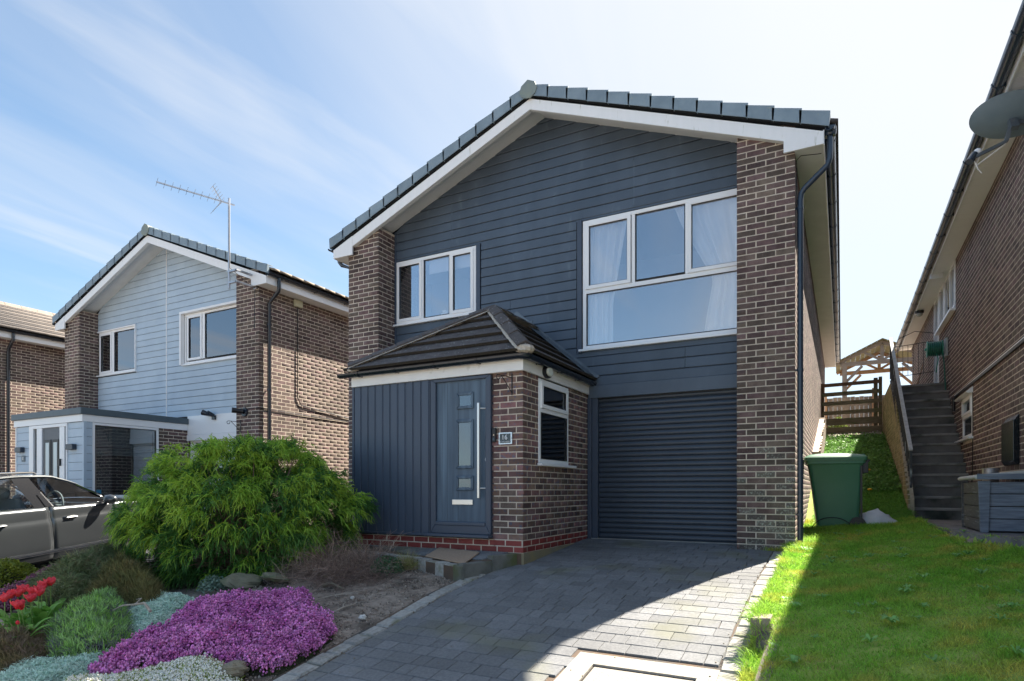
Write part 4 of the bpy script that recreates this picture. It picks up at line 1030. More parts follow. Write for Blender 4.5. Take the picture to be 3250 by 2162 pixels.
while y < 6.47:
    rl = min(.16, 6.47-y); x = -7.15+rr_.random()*.1
    while x < -3.4:
        wd = rr_.choice([.12, .16, .21, .24])
        quad = [Vector((x+.003, y+.003, 0)), Vector((x+wd-.003, y+.003, 0)), Vector((x+wd-.003, y+rl-.003, 0)), Vector((x+.003, y+rl-.003, 0))]
        P3 = [Vector((a, b_, 0)) for a, b_ in [(-3.74, 5.79), (-3.50, 6.47), (-7.2, 6.47), (-7.2, 6.30), (-5.2, 6.17), (-4.42, 6.03)]]
        for i in range(len(P3)):
            a, b_ = P3[i], P3[(i+1) % len(P3)]; n_ = Vector((-(b_-a).y, (b_-a).x, 0))
            quad = clip_poly(quad, a, n_)
            if len(quad) < 3: break
        if len(quad) >= 3:
            dz_ = rr_.uniform(-.002, .002); n = len(quad)
            MB().add([(p.x, p.y, tz(p.y)+dz_) for p in quad]+[(p.x, p.y, tz(p.y)-.03) for p in quad], [tuple(range(n)), tuple(range(2*n-1, n-1, -1))]+[(i, i+n, (i+1) % n+n, (i+1) % n) for i in range(n)]).build('paver', M_PAVER, pl, bevel=.003)
        x += wd
    y += .16; row += 1
def edging(a, b_, n, m, top, w=.10, h=.30, r=random.Random(2), nm='edging_stone'):
    a, b_ = Vector(a), Vector(b_); d = (b_-a).normalized(); sd = Vector((d.y, -d.x)); Ln = (b_-a).length
    for k in range(n):
        p = a+(b_-a)*((k+.5)/n)
        MB().obox((p.x-sd.x*w/2, p.y-sd.y*w/2, top(p.y)-h/2+r.uniform(-.004, .008)), (d.x, d.y, 0), (sd.x, sd.y, 0), (0, 0, 1), Ln/n/2-.003, w/2+r.uniform(-.004, .004), h/2).build(nm, m, pl, bevel=.008)
edging((-4.42, 5.92), (-3.80, 5.74), 4, M_SETT, lambda y: tz(y)+.004); edging((-5.2, 6.06), (-4.43, 5.92), 5, M_SETT, lambda y: tz(y)+.004); edging((-7.2, 6.20), (-5.21, 6.06), 11, M_SETT, lambda y: tz(y)+.004)
M_EDGE = mat('edging_concrete_mossy', (.12, .12, .105), (.19, .185, .165), 8, .95, .5, 40, c3=(.11, .12, .05), c3scale=3, c3lo=.5, c3hi=.65)
edging((-3.80, 5.735), (-3.655, 5.69), 1, M_EDGE, lambda y: tz(y)+.006); edging((-3.652, 5.70), (-3.51, 6.10), 1, M_EDGE, lambda y: tz(y)+.006); edging((-3.508, 6.105), (-3.37, 6.46), 1, M_EDGE, lambda y: tz(y)+.006)
dm = MB(); mp_ = [(-3.69, 5.80), (-4.38, 6.02), (-4.48, 6.455), (-3.82, 6.34)]
dm.add([(a, b_, tz(b_)+.018) for a, b_ in mp_]+[(a, b_, tz(b_)+.003) for a, b_ in mp_], [(0, 1, 2, 3), (7, 6, 5, 4)]+[(i, i+4, (i+1) % 4+4, (i+1) % 4) for i in range(4)])
dm.build('doormat', mat('coir_mat', (.36, .25, .17), (.44, .32, .23), 60, .95, .8, 150), None, bevel=.004, label='tan coir doormat lying askew before the blue front door', cat='doormat')
# ================================================================ light grey neighbour (left)
OX, OY, OZ = -9.68, .28, -.02
nb = thing('house', (-4.04+OX, YF+OY, -.76), 'brick house with pale grey cladding and flat roofed porch, beyond the parked car', 'house')
out = house_shell(nb, OX, OY, OZ, M_CLADL, gm=M_GUT, tile=mat('roof_tile_weathered', (.34, .28, .21), (.20, .17, .14), 7, .92, .6, 70, vary=.12))
y = YC+OY; Wa = (-16.555, -14.99, 2.87, 3.955); Wb = (-13.20, -10.95, 2.83, 3.99)
hl = [(Wa[0]-.1, Wa[1]+.0, Wa[2]-.03, Wa[3]+.0), (Wb[0]-.0, Wb[1], Wb[2]-.03, Wb[3]+.0)]
def gl(a, b_):
    def f(z):
        d = (5.69-z)/.400
        if d <= .03: return None
        l, r_ = max(XL+.667+OX, XC+OX-d), min(XR-.667+OX, XC+OX+d); l = max(l, a); r_ = min(r_, b_)
        return (l, r_) if r_-l > .03 else None
    return f
bo2 = bpy.data.objects.new('cladding', None); link(bo2); bo2.parent = nb; ORG[bo2.name] = tuple(nb.location)
xs_ = -13.80
boards(bo2, XL+.667+OX, xs_-.012, 1.36, 5.70, y, .1468, M_CLADL, hl, gl(-99, xs_-.012)); boards(bo2, xs_+.012, XR-.667+OX, 1.36+.1468*2, 5.70, y, .1468, M_CLADL, hl, gl(xs_+.012, 99))
box('vertical_trim', M_WHITE, nb, xs_-.010, xs_+.010, y-.024, y, 1.36, 5.58)
backing(nb, XL+.66+OX, XR-.66+OX, 1.36, 4.36, hl, y+.001, y+.1, M_DARK)
MB().prism([(XL+.665+OX, 4.341), (XR-.665+OX, 4.341), (XR-.665+OX, 4.36), (XC+OX, 5.68), (XL+.665+OX, 4.48)], 'y', y+.001, y+.1).build('backing', M_DARK, nb)
a0, a1, b0, b1 = Wa
wa = window(nb, a0, a1, b0, b1, y, [(a0+.045, -15.99, b0+.045, b1-.045, True), (-15.90, a1-.06, b0+.06, b1-.06, False)], M_GLASS)
mullion(wa, -15.985, -15.905, y-.012, y+.07, b0+.055, b1-.055)
room(nb, a0-.2, a1+.3, b0-.2, b1+.05, y, 1.4); curtain(wa, lambda t: (-15.86, -15.62), b0, b1, y+.14, seed=8, n=30, freq=24)
q = MB(); k = b0+.05
while k < b1-.05: q.box(a0+.1, -16.05, y+.09, y+.115, k, k+.006); k += .035
q.build('venetian_blind', M_CURT, wa, kind='stuff')
q = MB().box(a0-.02, a1+.02, y-.05, y-.0125, b1-.004, b1+.025).box(a1-.002, a1+.022, y-.05, y-.0125, b0-.02, b1-.005); q.build('window_trim', M_WHITE, wa)
a0, a1, b0, b1 = Wb
wb = window(nb, a0+.05, a1, b0+.0, b1-.03, y+.0, [(a0+.16, -12.53, b0+.08, b1-.08, True), (-12.44, a1-.05, b0+.09, b1-.09, False)], M_GLASS)
mullion(wb, -12.525, -12.445, y-.012, y+.07, b0+.085, b1-.085)
q = MB().box(a0-.01, a0+.045, y-.10, y-.0125, b0-.01, b1+.02).box(a0+.046, a1, y-.10, y-.0125, b1-.028, b1+.02); q.build('window_trim', M_WHITE, wb)
room(nb, a0-.1, a1+.1, b0-.2, b1+.05, y, 1.6); curtain(wb, lambda t: (-12.95, -12.78), b0, b1, y+.15, seed=9, n=20, freq=18)
box('roller_blind', M_CURT, wb, -12.4, a1, y+.09, y+.094, 3.72, 3.95)
# white panel above the garage, white garage door
gx0, gx1 = -13.02, XR-.667+OX
box('garage_panel', M_WHITE, nb, gx0, gx1, y-.03, y+.02, 1.235, 1.655)
box('panel_trim', M_WHITE, nb, gx0, gx1, y-.05, y+.02, 1.10, 1.228, bevel=.004)
k = -.7
while k < 1.08: box('garage_door_panel', M_WHITE, nb, gx0, gx1, y+.04, y+.07, k, k+.17, bevel=.006); k += .176
# porch
pz1 = 1.34; px0, px1, pyf = -15.58, -13.02, 6.72
box('porch_wall', M_DARK, nb, px0+.01, px0+.03, pyf+.01, y, -1.1, pz1)
rf = MB(); rf.prism([(px0-.09, pyf-.09), (px1+.05, pyf-.09), (px1+.05, y-.03), (px0-.09, y-.03)], 'z', 1.47, 1.60); rf.build('porch_roof', mat('flat_roof_trim', (.075, .105, .125), (.09, .125, .145), 4, .45), nb, bevel=.012)
box('porch_fascia', M_WHITE, nb, px0-.05, px1+.02, pyf-.05, pyf-.03, 1.335, 1.469); box('porch_fascia', M_WHITE, nb, px1-.0, px1+.02, pyf-.029, y-.04, 1.335, 1.469)
box('ceiling', M_ROOM, nb, px0, px1-.01, pyf-.02, y-.06, 1.36, 1.38)
def hboards(parent, ori, c, a, b_, z0, z1, pitch, m):
    z = z0
    while z < z1-.02:
        zt_ = min(z+pitch, z1)-.006
        if ori == 0: box('cladding_board', m, parent, a, b_, c-.016, c+.004, z, zt_, bevel=.003)
        else: box('cladding_board', m, parent, c-.004, c+.016, a, b_, z, zt_, bevel=.003)
        z += pitch
hboards(nb, 0, pyf, px0, -15.03, -.95, 1.335, .166, M_CLADL); hboards(nb, 0, pyf, -13.57, px1-.03, -.95, 1.335, .166, M_CLADL)
hboards(nb, 1, px1, pyf+.02, 6.86, -.95, 1.335, .166, M_CLADL)
box('backing', M_DARK, nb, px0, -15.03, pyf+.005, pyf+.03, -1, 1.34); box('backing', M_DARK, nb, -13.57, px1-.01, pyf+.005, pyf+.03, -1, 1.34); box('backing', M_DARK, nb, px1-.03, px1-.005, pyf+.03, 6.86, -1, 1.34)
box('corner_trim', M_WHITE, nb, px0-.03, px0+.004, pyf-.03, pyf+.02, -.95, 1.334); box('corner_trim', M_CLADL, nb, px1-.028, px1+.024, pyf-.024, pyf+.028, -.95, 1.334)
do = MB(); x0, x1, z1 = -15.03, -13.57, 1.33
do.box(x0, x0+.17, pyf-.04, pyf+.03, -.68, z1).box(x1-.035, x1, pyf-.04, pyf+.03, -.68, z1).box(x0+.171, x1-.036, pyf-.04, pyf+.03, 1.265, z1).box(-14.72, -14.52, pyf-.04, pyf+.03, -.68, 1.264).box(-13.845, -13.665, pyf-.04, pyf+.03, -.68, 1.264)
dfr = do.build('entrance_frame', M_WHITE, nb, bevel=.005)
box('sidelight', M_GLASSD, dfr, -14.86, -14.72, pyf-.0, pyf+.004, -.6, 1.264); box('sidelight', M_GLASSD, dfr, -13.66, -13.61, pyf-.0, pyf+.004, -.6, 1.264)
dl = box('front_door', mat('door_charcoal', (.10, .11, .125), (.14, .155, .17), 40, .5, stretch=(8, 8, .6)), nb, -14.51, -13.85, pyf-.015, pyf+.03, -.62, 1.26)
for xa in (-14.43, -14.13):
    box('door_lite_frame', M_BLACK, dl, xa, xa+.235, pyf-.030, pyf-.0155, -.45, 1.02); box('pane', mat('pale_glass', (.62, .68, .68), rough=.15), dl, xa+.05, xa+.185, pyf-.036, pyf-.0305, -.38, .96)
box('lock_handle', M_BLACK, dl, -13.82, -13.775, pyf-.075, pyf-.041, .48, .62)
for xa in (-15.50, -13.51): box('wall_light', M_ANTH, nb, xa, xa+.25, pyf-.10, pyf-.0165, .79, .90, bevel=.008)
hs = thing('house_sign', (-15.29, pyf-.03, .59), 'small grey plaque with the figure eight beside the pale grey porch door', 'house sign')
box('plaque', mat('plaque_slate', (.16, .20, .22), rough=.6), hs, -15.355, -15.225, pyf-.032, pyf-.0165, .595, .725, bevel=.004); text('number', '8', .10, (-15.29, pyf-.034, .66), M_LETTER, hs)
pwn = side_window(nb, px1, 6.86, 8.20, -.15, 1.33, [(6.91, 8.13, -.10, 1.27, False)], glass_mat('porch_glass', (.6, .7, .74), .16), sill=.05)
box('roman_blind', M_BLIND, pwn, px1-.12, px1-.11, 6.92, 8.12, .86, 1.28); box('roman_blind_fold', M_BLIND, pwn, px1-.135, px1-.105, 6.92, 8.12, .70, .845, bevel=.01)
box('energy_sticker', mat('sticker_cyan', (.03, .22, .36), rough=.5), pwn, px1+.0006, px1+.0016, 6.935, 7.03, -.09, .0)
wv = box('porch_wall', M_MORTAR, nb, px1-.2, px1-.0015, 8.21, y, -1.1, 1.34); wu = box('porch_wall', M_MORTAR, nb, px1-.2, px1-.0015, 6.87, 8.209, -1.1, -.19)
course_bricks(out, 1, px1, 8.20, .70, -1.0, 1.33, 0, wv, M_BRICK); course_bricks(out, 1, px1, 6.87, 1.34, -1.0, -.20, 0, wu, M_BRICK)
q = MB(); q.box(px0+.05, px0+.07, pyf+.1, y-.1, -.9, 1.33).box(px0+.07, px1-.21, y-.1, y-.08, -.9, 1.33); q.build('room', mat('porch_dark_interior', (.06, .065, .07), rough=.9), nb)
# pipes, lights, alarm on the neighbour
gxl = XC+3.83+.064+OX; pyl = 8.62+.0
pipe(nb, [(gxl, pyl, 4.17), (gxl, pyl, 3.98), (gxl-.02, pyl, 3.92), (-10.11, pyl+.02, 3.72), (-10.11, pyl+.02, -.8)], .038, M_GUT, clips=[(-10.11, pyl+.02, 3.3), (-10.11, pyl+.02, 2.0), (-10.11, pyl+.02, .8)], wall=-10.17)
box('alarm_box', mat('alarm_box_cream', (.62, .60, .42), rough=.5), nb, -10.175, -10.11, 9.32, 9.52, 3.86, 4.0, bevel=.008)
pipe(nb, [(-10.16, 9.42, 3.86), (-10.16, 9.42, 1.95), (-10.16, 9.52, 1.80), (-10.16, 11.5, 1.62), (-10.16, 15, 1.6)], .010, M_BLACK, nm='cable', n=6)
pipe(nb, [(-10.60, 8.44, 1.62), (-10.2, 8.43, 1.62), (-10.165, 8.47, 1.62), (-10.165, 9.5, 1.60), (-10.165, 16, 1.55)], .007, M_BLACK, nm='cable', n=6)
cm = MB().lathe((-10.58, YF+OY-.002, 1.56), [(.0, -.03), (.085, -.03), (.095, 0)], 20, axis='y').build('camera_base', M_GUT, nb, smooth=True)
MB().tube([(-10.60, YF+OY-.03, 1.57), (-10.66, YF+OY-.11, 1.58), (-10.72, YF+OY-.20, 1.59)], [.045, .05, .055], 12).build('camera_barrel', M_BLACK, nb, smooth=True)
q = MB().box(-12.13, -12.03, y-.075, y-.031, 1.53, 1.62); fl_ = q.build('floodlight', M_GUT, nb)
MB().tube([(-12.12, y-.07, 1.62), (-12.30, y-.17, 1.69)], [.03, .062], 12).build('lamp_head', M_GUT, fl_, smooth=True); MB().tube([(-12.05, y-.07, 1.62), (-12.10, y-.2, 1.66)], [.03, .062], 12).build('lamp_head', M_GUT, fl_, smooth=True)
MB().tube([(-10.93, y-.02, 2.66), (-11.02, y-.12, 2.66)], [.04, .045], 10).build('camera', M_WHITE, nb, smooth=True)
emit_bricks(out, nb, 300)
basket_bracket('hanging_basket_bracket', -10.70, YF+OY, 1.30, -.6, -.8, 'black iron basket bracket under the wall camera of the pale grey house', .95)
basket_bracket('hanging_basket_bracket', XL, 8.9, 1.58, -1, -.1, 'black scrolled iron bracket on the far side wall above the porch gutter', .9)
# TV aerial
ta = thing('tv_aerial', (-10.5, 8.02, 3.93), 'long many-element television aerial on a bracket mast at the pale grey gable', 'tv aerial')
MB().tube([(-10.5, 8.02, 3.90), (-10.5, 8.02, 5.66)], .022, 10).build('mast', M_ALU, ta, smooth=True)
q = MB()
for z in (4.24, 4.02): q.box(-10.54, -10.28, 8.0, 8.05, z-.02, z+.012); q.box(-10.30, -10.26, 8.0, YF+OY, z-.02, z+.012)
q.box(-10.30, -10.22, YF+OY-.03, YF+OY-.002, 3.98, 4.28); q.bar((-10.48, 8.03, 4.22), (-10.28, 8.03, 4.03), .008); q.build('mast_bracket', M_ALU, ta)
bm0, bm1 = Vector((-10.47, 8.12, 5.56)), Vector((-10.92, 6.84, 5.56)); bd = (bm1-bm0).normalized(); bs = Vector((bd.y, -bd.x, 0))
boom = MB().bar(bm0, bm1, .022).build('boom', M_ALU, ta)
for k in range(9):
    p = bm0+(bm1-bm0)*(.26+.735*(k/8)**1.0); q = MB()
    for s in (-1, 1):
        q.bar(p, p+bs*s*.085+Vector((0, 0, .045)), .005); q.bar(p, p+bs*s*.085-Vector((0, 0, .045)), .005)
    q.build('director', M_ALU, ta)
p = bm0+bd*.24; q = MB()
for s in (-1, 1):
    q.bar(p, p-bd*(-.16)+Vector((0, 0, s*.24)), .014)
    for j in range(6):
        c = p+bd*.16*(j/5)+Vector((0, 0, s*.24*(j+.5)/5.5)); q.bar(c-bs*.15, c+bs*.15, .005)
q.build('reflector', M_ALU, ta)
pipe(ta, [(-10.47, 8.0, 5.5), (-10.455, 7.99, 5.2), (-10.47, 8.0, 4.8), (-10.46, 8.0, 4.3), (-10.28, YF+OY-.012, 3.98), (-10.30, YF+OY-.012, 3.2)], .006, M_BLACK, nm='cable', n=6)
# ================================================================ third house, far left
th = thing('house', (-23.4, 8.17, -.74), 'brick house with pale tiled roof, partly hidden behind the grey clad gable', 'house')
out = []
OX3 = -19.36
w3 = MB().box(XR-.25+OX3, XR-.0015+OX3, 7.3, YB, -1.2, 4.2).build('wall', M_MORTAR, th)
MB().box(XL+OX3, XR-.25+OX3, 7.4, YB, -1.2, 4.0).build('wall', M_MORTAR_D, th)
course_bricks(out, 1, XR+OX3, 7.3, 15, -1.1, 4.05, 0, w3, M_BRICK)
YBs = YB; 
o_ = roof_tiles(th, 'roof', OX3, -.9, 0, M_TILEB, None, 14.9)
MB().prism([(XC+OX3-3.86, 4.28), (XC+OX3, 5.80), (XC+OX3+3.86, 4.28)], 'y', 7.25, 7.4).build('gable', M_CLADL, th)
box('eaves_soffit', M_SOFF, th, XR+OX3, XC+3.83+OX3, 7.2, YB, 4.045, 4.057); box('fascia', M_WHITE, th, XC+3.83+OX3-.01, XC+3.83+OX3+.01, 7.2, YB, 4.04, 4.215)
gutter(th, XC+3.83+.075+OX3, 7.1, YB, 4.235, 1, M_GUT)
pipe(th, [(XC+3.9+OX3, 8.30, 4.17), (XC+3.9+OX3, 8.30, 4.0), (XR+.06+OX3+.03, 8.32, 3.8), (XR+.06+OX3, 8.32, 3.7), (XR+.06+OX3, 8.32, -.9)], .04, M_GUT, clips=[(XR+.06+OX3, 8.32, 3.0)], wall=XR+OX3)
emit_bricks(out, th, 300)
# ================================================================ neighbour on the right
NX = 1.78; NY0, NY1 = 4.6, 21.2
rn = thing('house', (5.3, 12, -.5), 'brick neighbouring house with a long white soffit and black gutter at the frame edge', 'house')
out = []
WN = (11.75, 12.62, .83, 1.50); DN = (15.55, 16.33, 2.10, 4.12); WM = (13.44, 15.50, 3.24, 4.12)
q = MB(); X0_, X1_ = NX+.0015, NX+.25; zt_ = 4.13
for a, b_, c, d in ((NY0, WN[0], -1.2, zt_), (WN[0], WN[1], -1.2, WN[2]), (WN[0], WN[1], WN[3]+.01, zt_), (WN[1], WM[0], -1.2, zt_), (WM[0], DN[0], -1.2, WM[2]), (DN[0], DN[1], -1.2, DN[2]), (DN[1], NY1, -1.2, zt_)): q.box(X0_, X1_, a, b_, c, d)
wn = q.build('wall', M_MORTAR, rn)
MB().prism([(NX+.25, -1.2), (8.8, -1.2), (8.8, 4.13), (5.3, 5.5), (NX+.25, 4.13)], 'y', NY1-.2, NY1).build('wall', M_BRICK, rn)
MB().prism([(NX+.01, -1.2), (8.8, -1.2), (8.8, 4.13), (5.3, 5.5), (NX+.01, 4.13)], 'y', NY0-.2, NY0).build('wall', M_BRICK, rn)
hh = [(NY1-WN[1], NY1-WN[0], WN[2]-.03, WN[3]+.05), (NY1-WM[1]-.05, NY1-WM[0], WM[2]-.02, 9), (NY1-DN[1], NY1-DN[0], DN[2], 9)]
course_bricks(out, 2, NX, NY1, NY1-NY0, -1.1, 4.12, 0, wn, M_BRICK, holes=hh, lower=lambda X, Y: -.60 if Y < 16 else .8)
def side_window_l(parent, X, y0, y1, z0, z1, lights, mg, nm='window', f=.05):
    q = MB(); q.box(X-.014, X+.06, y0, y1, z1-f, z1).box(X-.014, X+.06, y0, y1, z0, z0+f).box(X-.014, X+.06, y0, y0+f, z0+f, z1-f).box(X-.014, X+.06, y1-f, y1, z0+f, z1-f)
    w_ = q.build(nm, M_WHITE, parent, bevel=.006)
    for a0, a1, c0, c1, op in lights:
        s = .045 if op else 0
        if op:
            q = MB()
            for p in (((a0, c0), (a1, c0), (a1-s, c0+s), (a0+s, c0+s)), ((a1, c0), (a1, c1), (a1-s, c1-s), (a1-s, c0+s)), ((a1, c1), (a0, c1), (a0+s, c1-s), (a1-s, c1-s)), ((a0, c1), (a0, c0), (a0+s, c0+s), (a0+s, c1-s))): q.prism(p, 'x', X-.034, X+.02)
            q.build('sash', M_WHITE, w_, bevel=.004)
        MB().box(X-.0, X+.004, a0+s-.003, a1-s+.003, c0+s-.003, c1-s+.003).build('pane', mg, w_)
    return w_
wl_ = side_window_l(rn, NX, *WN, [(WN[0]+.04, WN[1]-.04, 1.20, WN[3]-.04, True), (WN[0]+.05, WN[1]-.05, WN[2]+.05, 1.15, False)], M_GLASSD)
box('transom', M_WHITE, wl_, NX-.02, NX+.05, WN[0]+.05, WN[1]-.05, 1.15, 1.20); box('window_sill', M_WHITE, wl_, NX-.07, NX+.01, WN[0]-.02, WN[1]+.45, WN[2]-.035, WN[2]-.003); 
MB().prism([(NX-.10, WN[3]+.02), (NX-.004, WN[3]+.10), (NX-.004, WN[3]+.0), (NX-.08, WN[3]-.0)], 'y', WN[0]-.02, WN[1]+.25).build('window_canopy', M_WHITE, wl_)
wm = side_window_l(rn, NX+.02, *WM, [(WM[0]+.04, 14.05, WM[2]+.04, WM[3]-.02, True), (14.1, 14.75, WM[2]+.05, WM[3]-.03, False), (14.8, WM[1]-.04, WM[2]+.04, WM[3]-.02, True)], M_GLASS)
for a in (14.05, 14.75): box('mullion', M_WHITE, wm, NX-.0, NX+.07, a, a+.05, WM[2]+.05, WM[3]-.05)
box('window_sill', M_WHITE, wm, NX-.09, NX+.02, WM[0]-.02, WM[1], WM[2]-.04, WM[2]-.003)
dn = side_window_l(rn, NX+.02, *DN, [(DN[0]+.05, DN[1]-.05, DN[2]+.1, DN[3]-.05, True)], M_GLASS, nm='side_door', f=.06)
q = MB(); q.box(NX+1.2, NX+1.22, 11, 17, .2, 4.1); q.build('room', M_ROOM, rn)
# step in the brickwork: capped band with black underside and pipe
box('wall_band', M_WHITE, rn, NX-.022, NX-.001, NY0, 13.42, 1.665, 1.68); box('wall_band', M_BLACK, rn, NX-.026, NX-.001, NY0, 13.42, 1.625, 1.664)
MB().tube([(NX-.03, 13.42, 1.64), (NX-.03, 13.42, 1.40)], .024, 10).build('pipe', M_BLACK, rn, smooth=True)
pipe(rn, [(NX-.008, WN[0]-.01, WN[3]+.14), (NX-.008, WN[0]-.02, 1.2), (NX-.008, WN[0]+.0, .45), (NX-.01, WN[0]+.05, .1), (NX-.01, WN[0]+.02, -.4)], .006, M_BLACK, nm='cable', n=6)
# eaves
ex = 1.50
so = MB(); k = NY0-.3
while k < NY1+.25: box('soffit_plank', mat('soffit_white', (.84, .85, .86), rough=.5), rn, ex+.01, NX+.0, k, k+.095, 4.10+random.uniform(-.001, .001), 4.112); k += .1
box('fascia', mat('fascia_cream', (.80, .81, .80), rough=.4), rn, ex-.012, ex+.012, NY0-.3, NY1+.25, 4.085, 4.25, bevel=.004)
gutter(rn, ex-.075, NY0-.35, NY1+.25, 4.20, -1, M_GUTG, r=.060, br=.85)
q = MB(); q.prism([(ex-.06, 4.27), (5.3, 5.80), (9.2, 4.27), (9.2, 4.20), (5.3, 5.70), (ex-.06, 4.21)], 'y', NY0-.35, NY1+.3); q.build('roof', M_TILE, rn)
k = NY0-.35; q = MB()
while k < NY1+.2: q.prism([(ex-.09, 4.262), (ex+.5, 4.44), (ex+.5, 4.46), (ex-.09, 4.29)], 'y', k, k+.325); k += .33
q.build('roof_tiles', M_TILE, rn, kind='stuff')
MB().prism([(14.1, 4.0), (14.35, 4.09), (14.35, 4.10), (14.1, 4.10)], 'x', 1.48, 1.68).build('security_light', M_SOFF, rn)
sl_ = MB().lathe((1.56, 16.9, 4.05), [(.09, .045), (.09, .0), (.07, -.01)], 14).build('soffit_light', M_BLACK, rn, smooth=True)
MB().ell((1.56, 16.9, 4.02), .065, .065, .055, 12, 8).build('light_globe', mat('light_globe', (.45, .45, .43), rough=.2), sl_, smooth=True)
mb_ = MB(); mb_.prism([(NX-.002, .87), (NX-.045, .81), (NX-.06, .80), (NX-.06, .34), (NX-.03, .29), (NX-.002, .29)], 'y', 8.92, 9.52)
mb_.build('meter_box', mat('meter_box_black', (.006, .010, .013), rough=.18), rn, bevel=.006)
emit_bricks(out, rn, 300)
# satellite dish
sd = thing('satellite_dish', (1.5, 7.7, 3.4), 'grey mesh satellite dish on an arm under the neighbour\'s gutter', 'satellite dish')
C0_ = Vector((1.52, 7.92, 3.76)); nz_ = Vector((.12, .52, .84)).normalized(); ax_ = Vector((1, .08, 0)); ax_ = (ax_-nz_*ax_.dot(nz_)).normalized(); ay_ = nz_.cross(ax_)
vs = []; nr_, na = 8, 40
for i in range(nr_+1):
    r_ = i/nr_
    for j in range(na): a = 2*PI*j/na; vs.append(C0_+ax_*.36*r_*math.cos(a)+ay_*.25*r_*math.sin(a)+nz_*.07*r_*r_)
fs = [(i*na+j, i*na+(j+1) % na, (i+1)*na+(j+1) % na, (i+1)*na+j) for i in range(nr_) for j in range(na)]
vb = [v-nz_*.004 for v in vs]; n = len(vs)
MB().add(vs+vb, fs+[tuple(k+n for k in f) for f in fs]+[(nr_*na+j, nr_*na+(j+1) % na, nr_*na+(j+1) % na+n, nr_*na+j+n) for j in range(na)]).build('dish', mat('dish_grey', (.17, .24, .30), (.22, .29, .35), 5, .5, trans=.15), sd, smooth=True)
q = MB(); q.bar(C0_-nz_*.03, C0_-nz_*.10+Vector((.02, -.02, -.05)), .07, .05); q.bar(C0_-nz_*.08, Vector((1.77, 8.0, 3.72)), .045, .04); q.box(1.755, 1.779, 7.9, 8.1, 3.62, 3.84); q.build('wall_mount', M_LEAD, sd)
tip = C0_+Vector((-.34, -.10, -.36)); q = MB(); q.bar(C0_-nz_*.05-ay_*.02, C0_+Vector((-.06, -.05, -.24)), .035); q.bar(C0_+Vector((-.06, -.05, -.24)), tip, .03); q.build('feed_arm', M_LEAD, sd)
MB().tube([tip+Vector((.02, .02, .05)), tip+Vector((-.03, -.02, -.04))], [.03, .036], 12).build('receiver', M_GUTG, sd, smooth=True); MB().ell(tip+Vector((.05, .05, .07)), .04, .04, .04).build('receiver_cap', M_WHITE, sd, smooth=True)
pipe(sd, [tip, tip+Vector((.05, .02, -.12)), tip+Vector((.08, .03, -.16)), tip+Vector((.03, .02, -.08)), C0_+Vector((-.06, -.05, -.26))], .006, M_WHITE, nm='cable', n=6)
# ================================================================ steps, side wall, railing
M_TREAD = mat('lit_tread', (.22, .21, .195), (.32, .305, .285), 6, .9, .4, 50, c3=(.07, .08, .055), c3scale=3, c3lo=.5, c3hi=.68)  # treads paler than the risers: light on their tops put into the colour
st = thing('outdoor_steps', (1.37, 12.9, -.46), 'dark concrete flight of outdoor steps rising beside the neighbour\'s brick wall', 'steps')
nst = 14; gy0, gy1 = 11.45, 14.45; zb0, zt0 = -.46, 2.07; rs = (zt0-zb0)/nst; go = (gy1-gy0)/(nst-1)
for k in range(nst):
    yb = gy0+k*go; q = MB(); z1_ = zb0+(k+1)*rs; y_end = (yb+go+.02) if k < nst-1 else 21.0
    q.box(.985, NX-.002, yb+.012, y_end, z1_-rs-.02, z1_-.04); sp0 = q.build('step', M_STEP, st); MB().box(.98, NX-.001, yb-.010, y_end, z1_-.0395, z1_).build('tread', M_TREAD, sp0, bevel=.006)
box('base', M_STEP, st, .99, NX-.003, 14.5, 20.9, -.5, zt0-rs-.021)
swl = thing('retaining_wall', (.93, 13, -.5), 'mossy yellow brick side wall of the outdoor steps', 'wall')
q = MB(); q.prism([(11.25, -.6), (11.25, -.15), (14.5, 2.25), (14.5, .2), (14.5, -.6)], 'x', .895, .975); q.prism([(14.5, -.6), (14.5, 2.25), (20.9, 2.25), (20.9, -.6)], 'x', .895, .975)
wcore = q.build('wall_core', M_MORTAR_D, swl)
M_YB = mat('brick_yellow_mossy', (.24, .195, .115), (.36, .30, .19), 12, .9, .5, 60, vary=.2, c3=(.12, .12, .05), c3scale=6, c3lo=.5, c3hi=.68)
out = []; course_bricks(out, 2, .89, 18.0, 6.75, -.6, 2.25, 0, wcore, M_YB, top=lambda X, Y: min(-.15+(Y-11.25)*.7385, 2.25), lower=lambda X, Y: float(P(Y))-.15)
emit_bricks(out, swl, 260)
rl_ = thing('stair_railing', (.93, 13, -.1), 'flaking black iron balustrade with a pale handrail along the outdoor steps', 'railing')
r0, r1 = Vector((.95, 11.50, .62)), Vector((.87, 14.72, 3.08)); dr_ = r1-r0
q = MB(); q.bar(r0, r1, .055, .022); q.bar(r1, r1+Vector((0, .05, -.02)), .055, .022); q.build('handrail', mat('pale_handrail', (.52, .53, .54), (.36, .37, .38), 18, .6), rl_)
M_FLK = mat('flaking_black_paint', (.015, .016, .02), (.035, .038, .045), 8, .5, c3=(.30, .33, .36), c3scale=11, c3lo=.58, c3hi=.68, stretch=(1, 1, .4))
MB().bar(r0+Vector((0, .02, -.80)), r1+Vector((0, .0, -.86)), .03, .01).build('bottom_rail', M_FLK, rl_)
nb_ = 27
for k in range(nb_+1):
    p = r0+dr_*(k/nb_)+Vector((0, .01, -.01)); MB().bar(p, p+Vector((0, 0, -.82 if k else -.78)), .014 if k not in (0, nb_) else .03).build('baluster', M_FLK, rl_)
gt = thing('iron_gate', (1.35, 16.0, 2.0), 'thin black wrought iron gate with an arched top across the landing', 'gate')
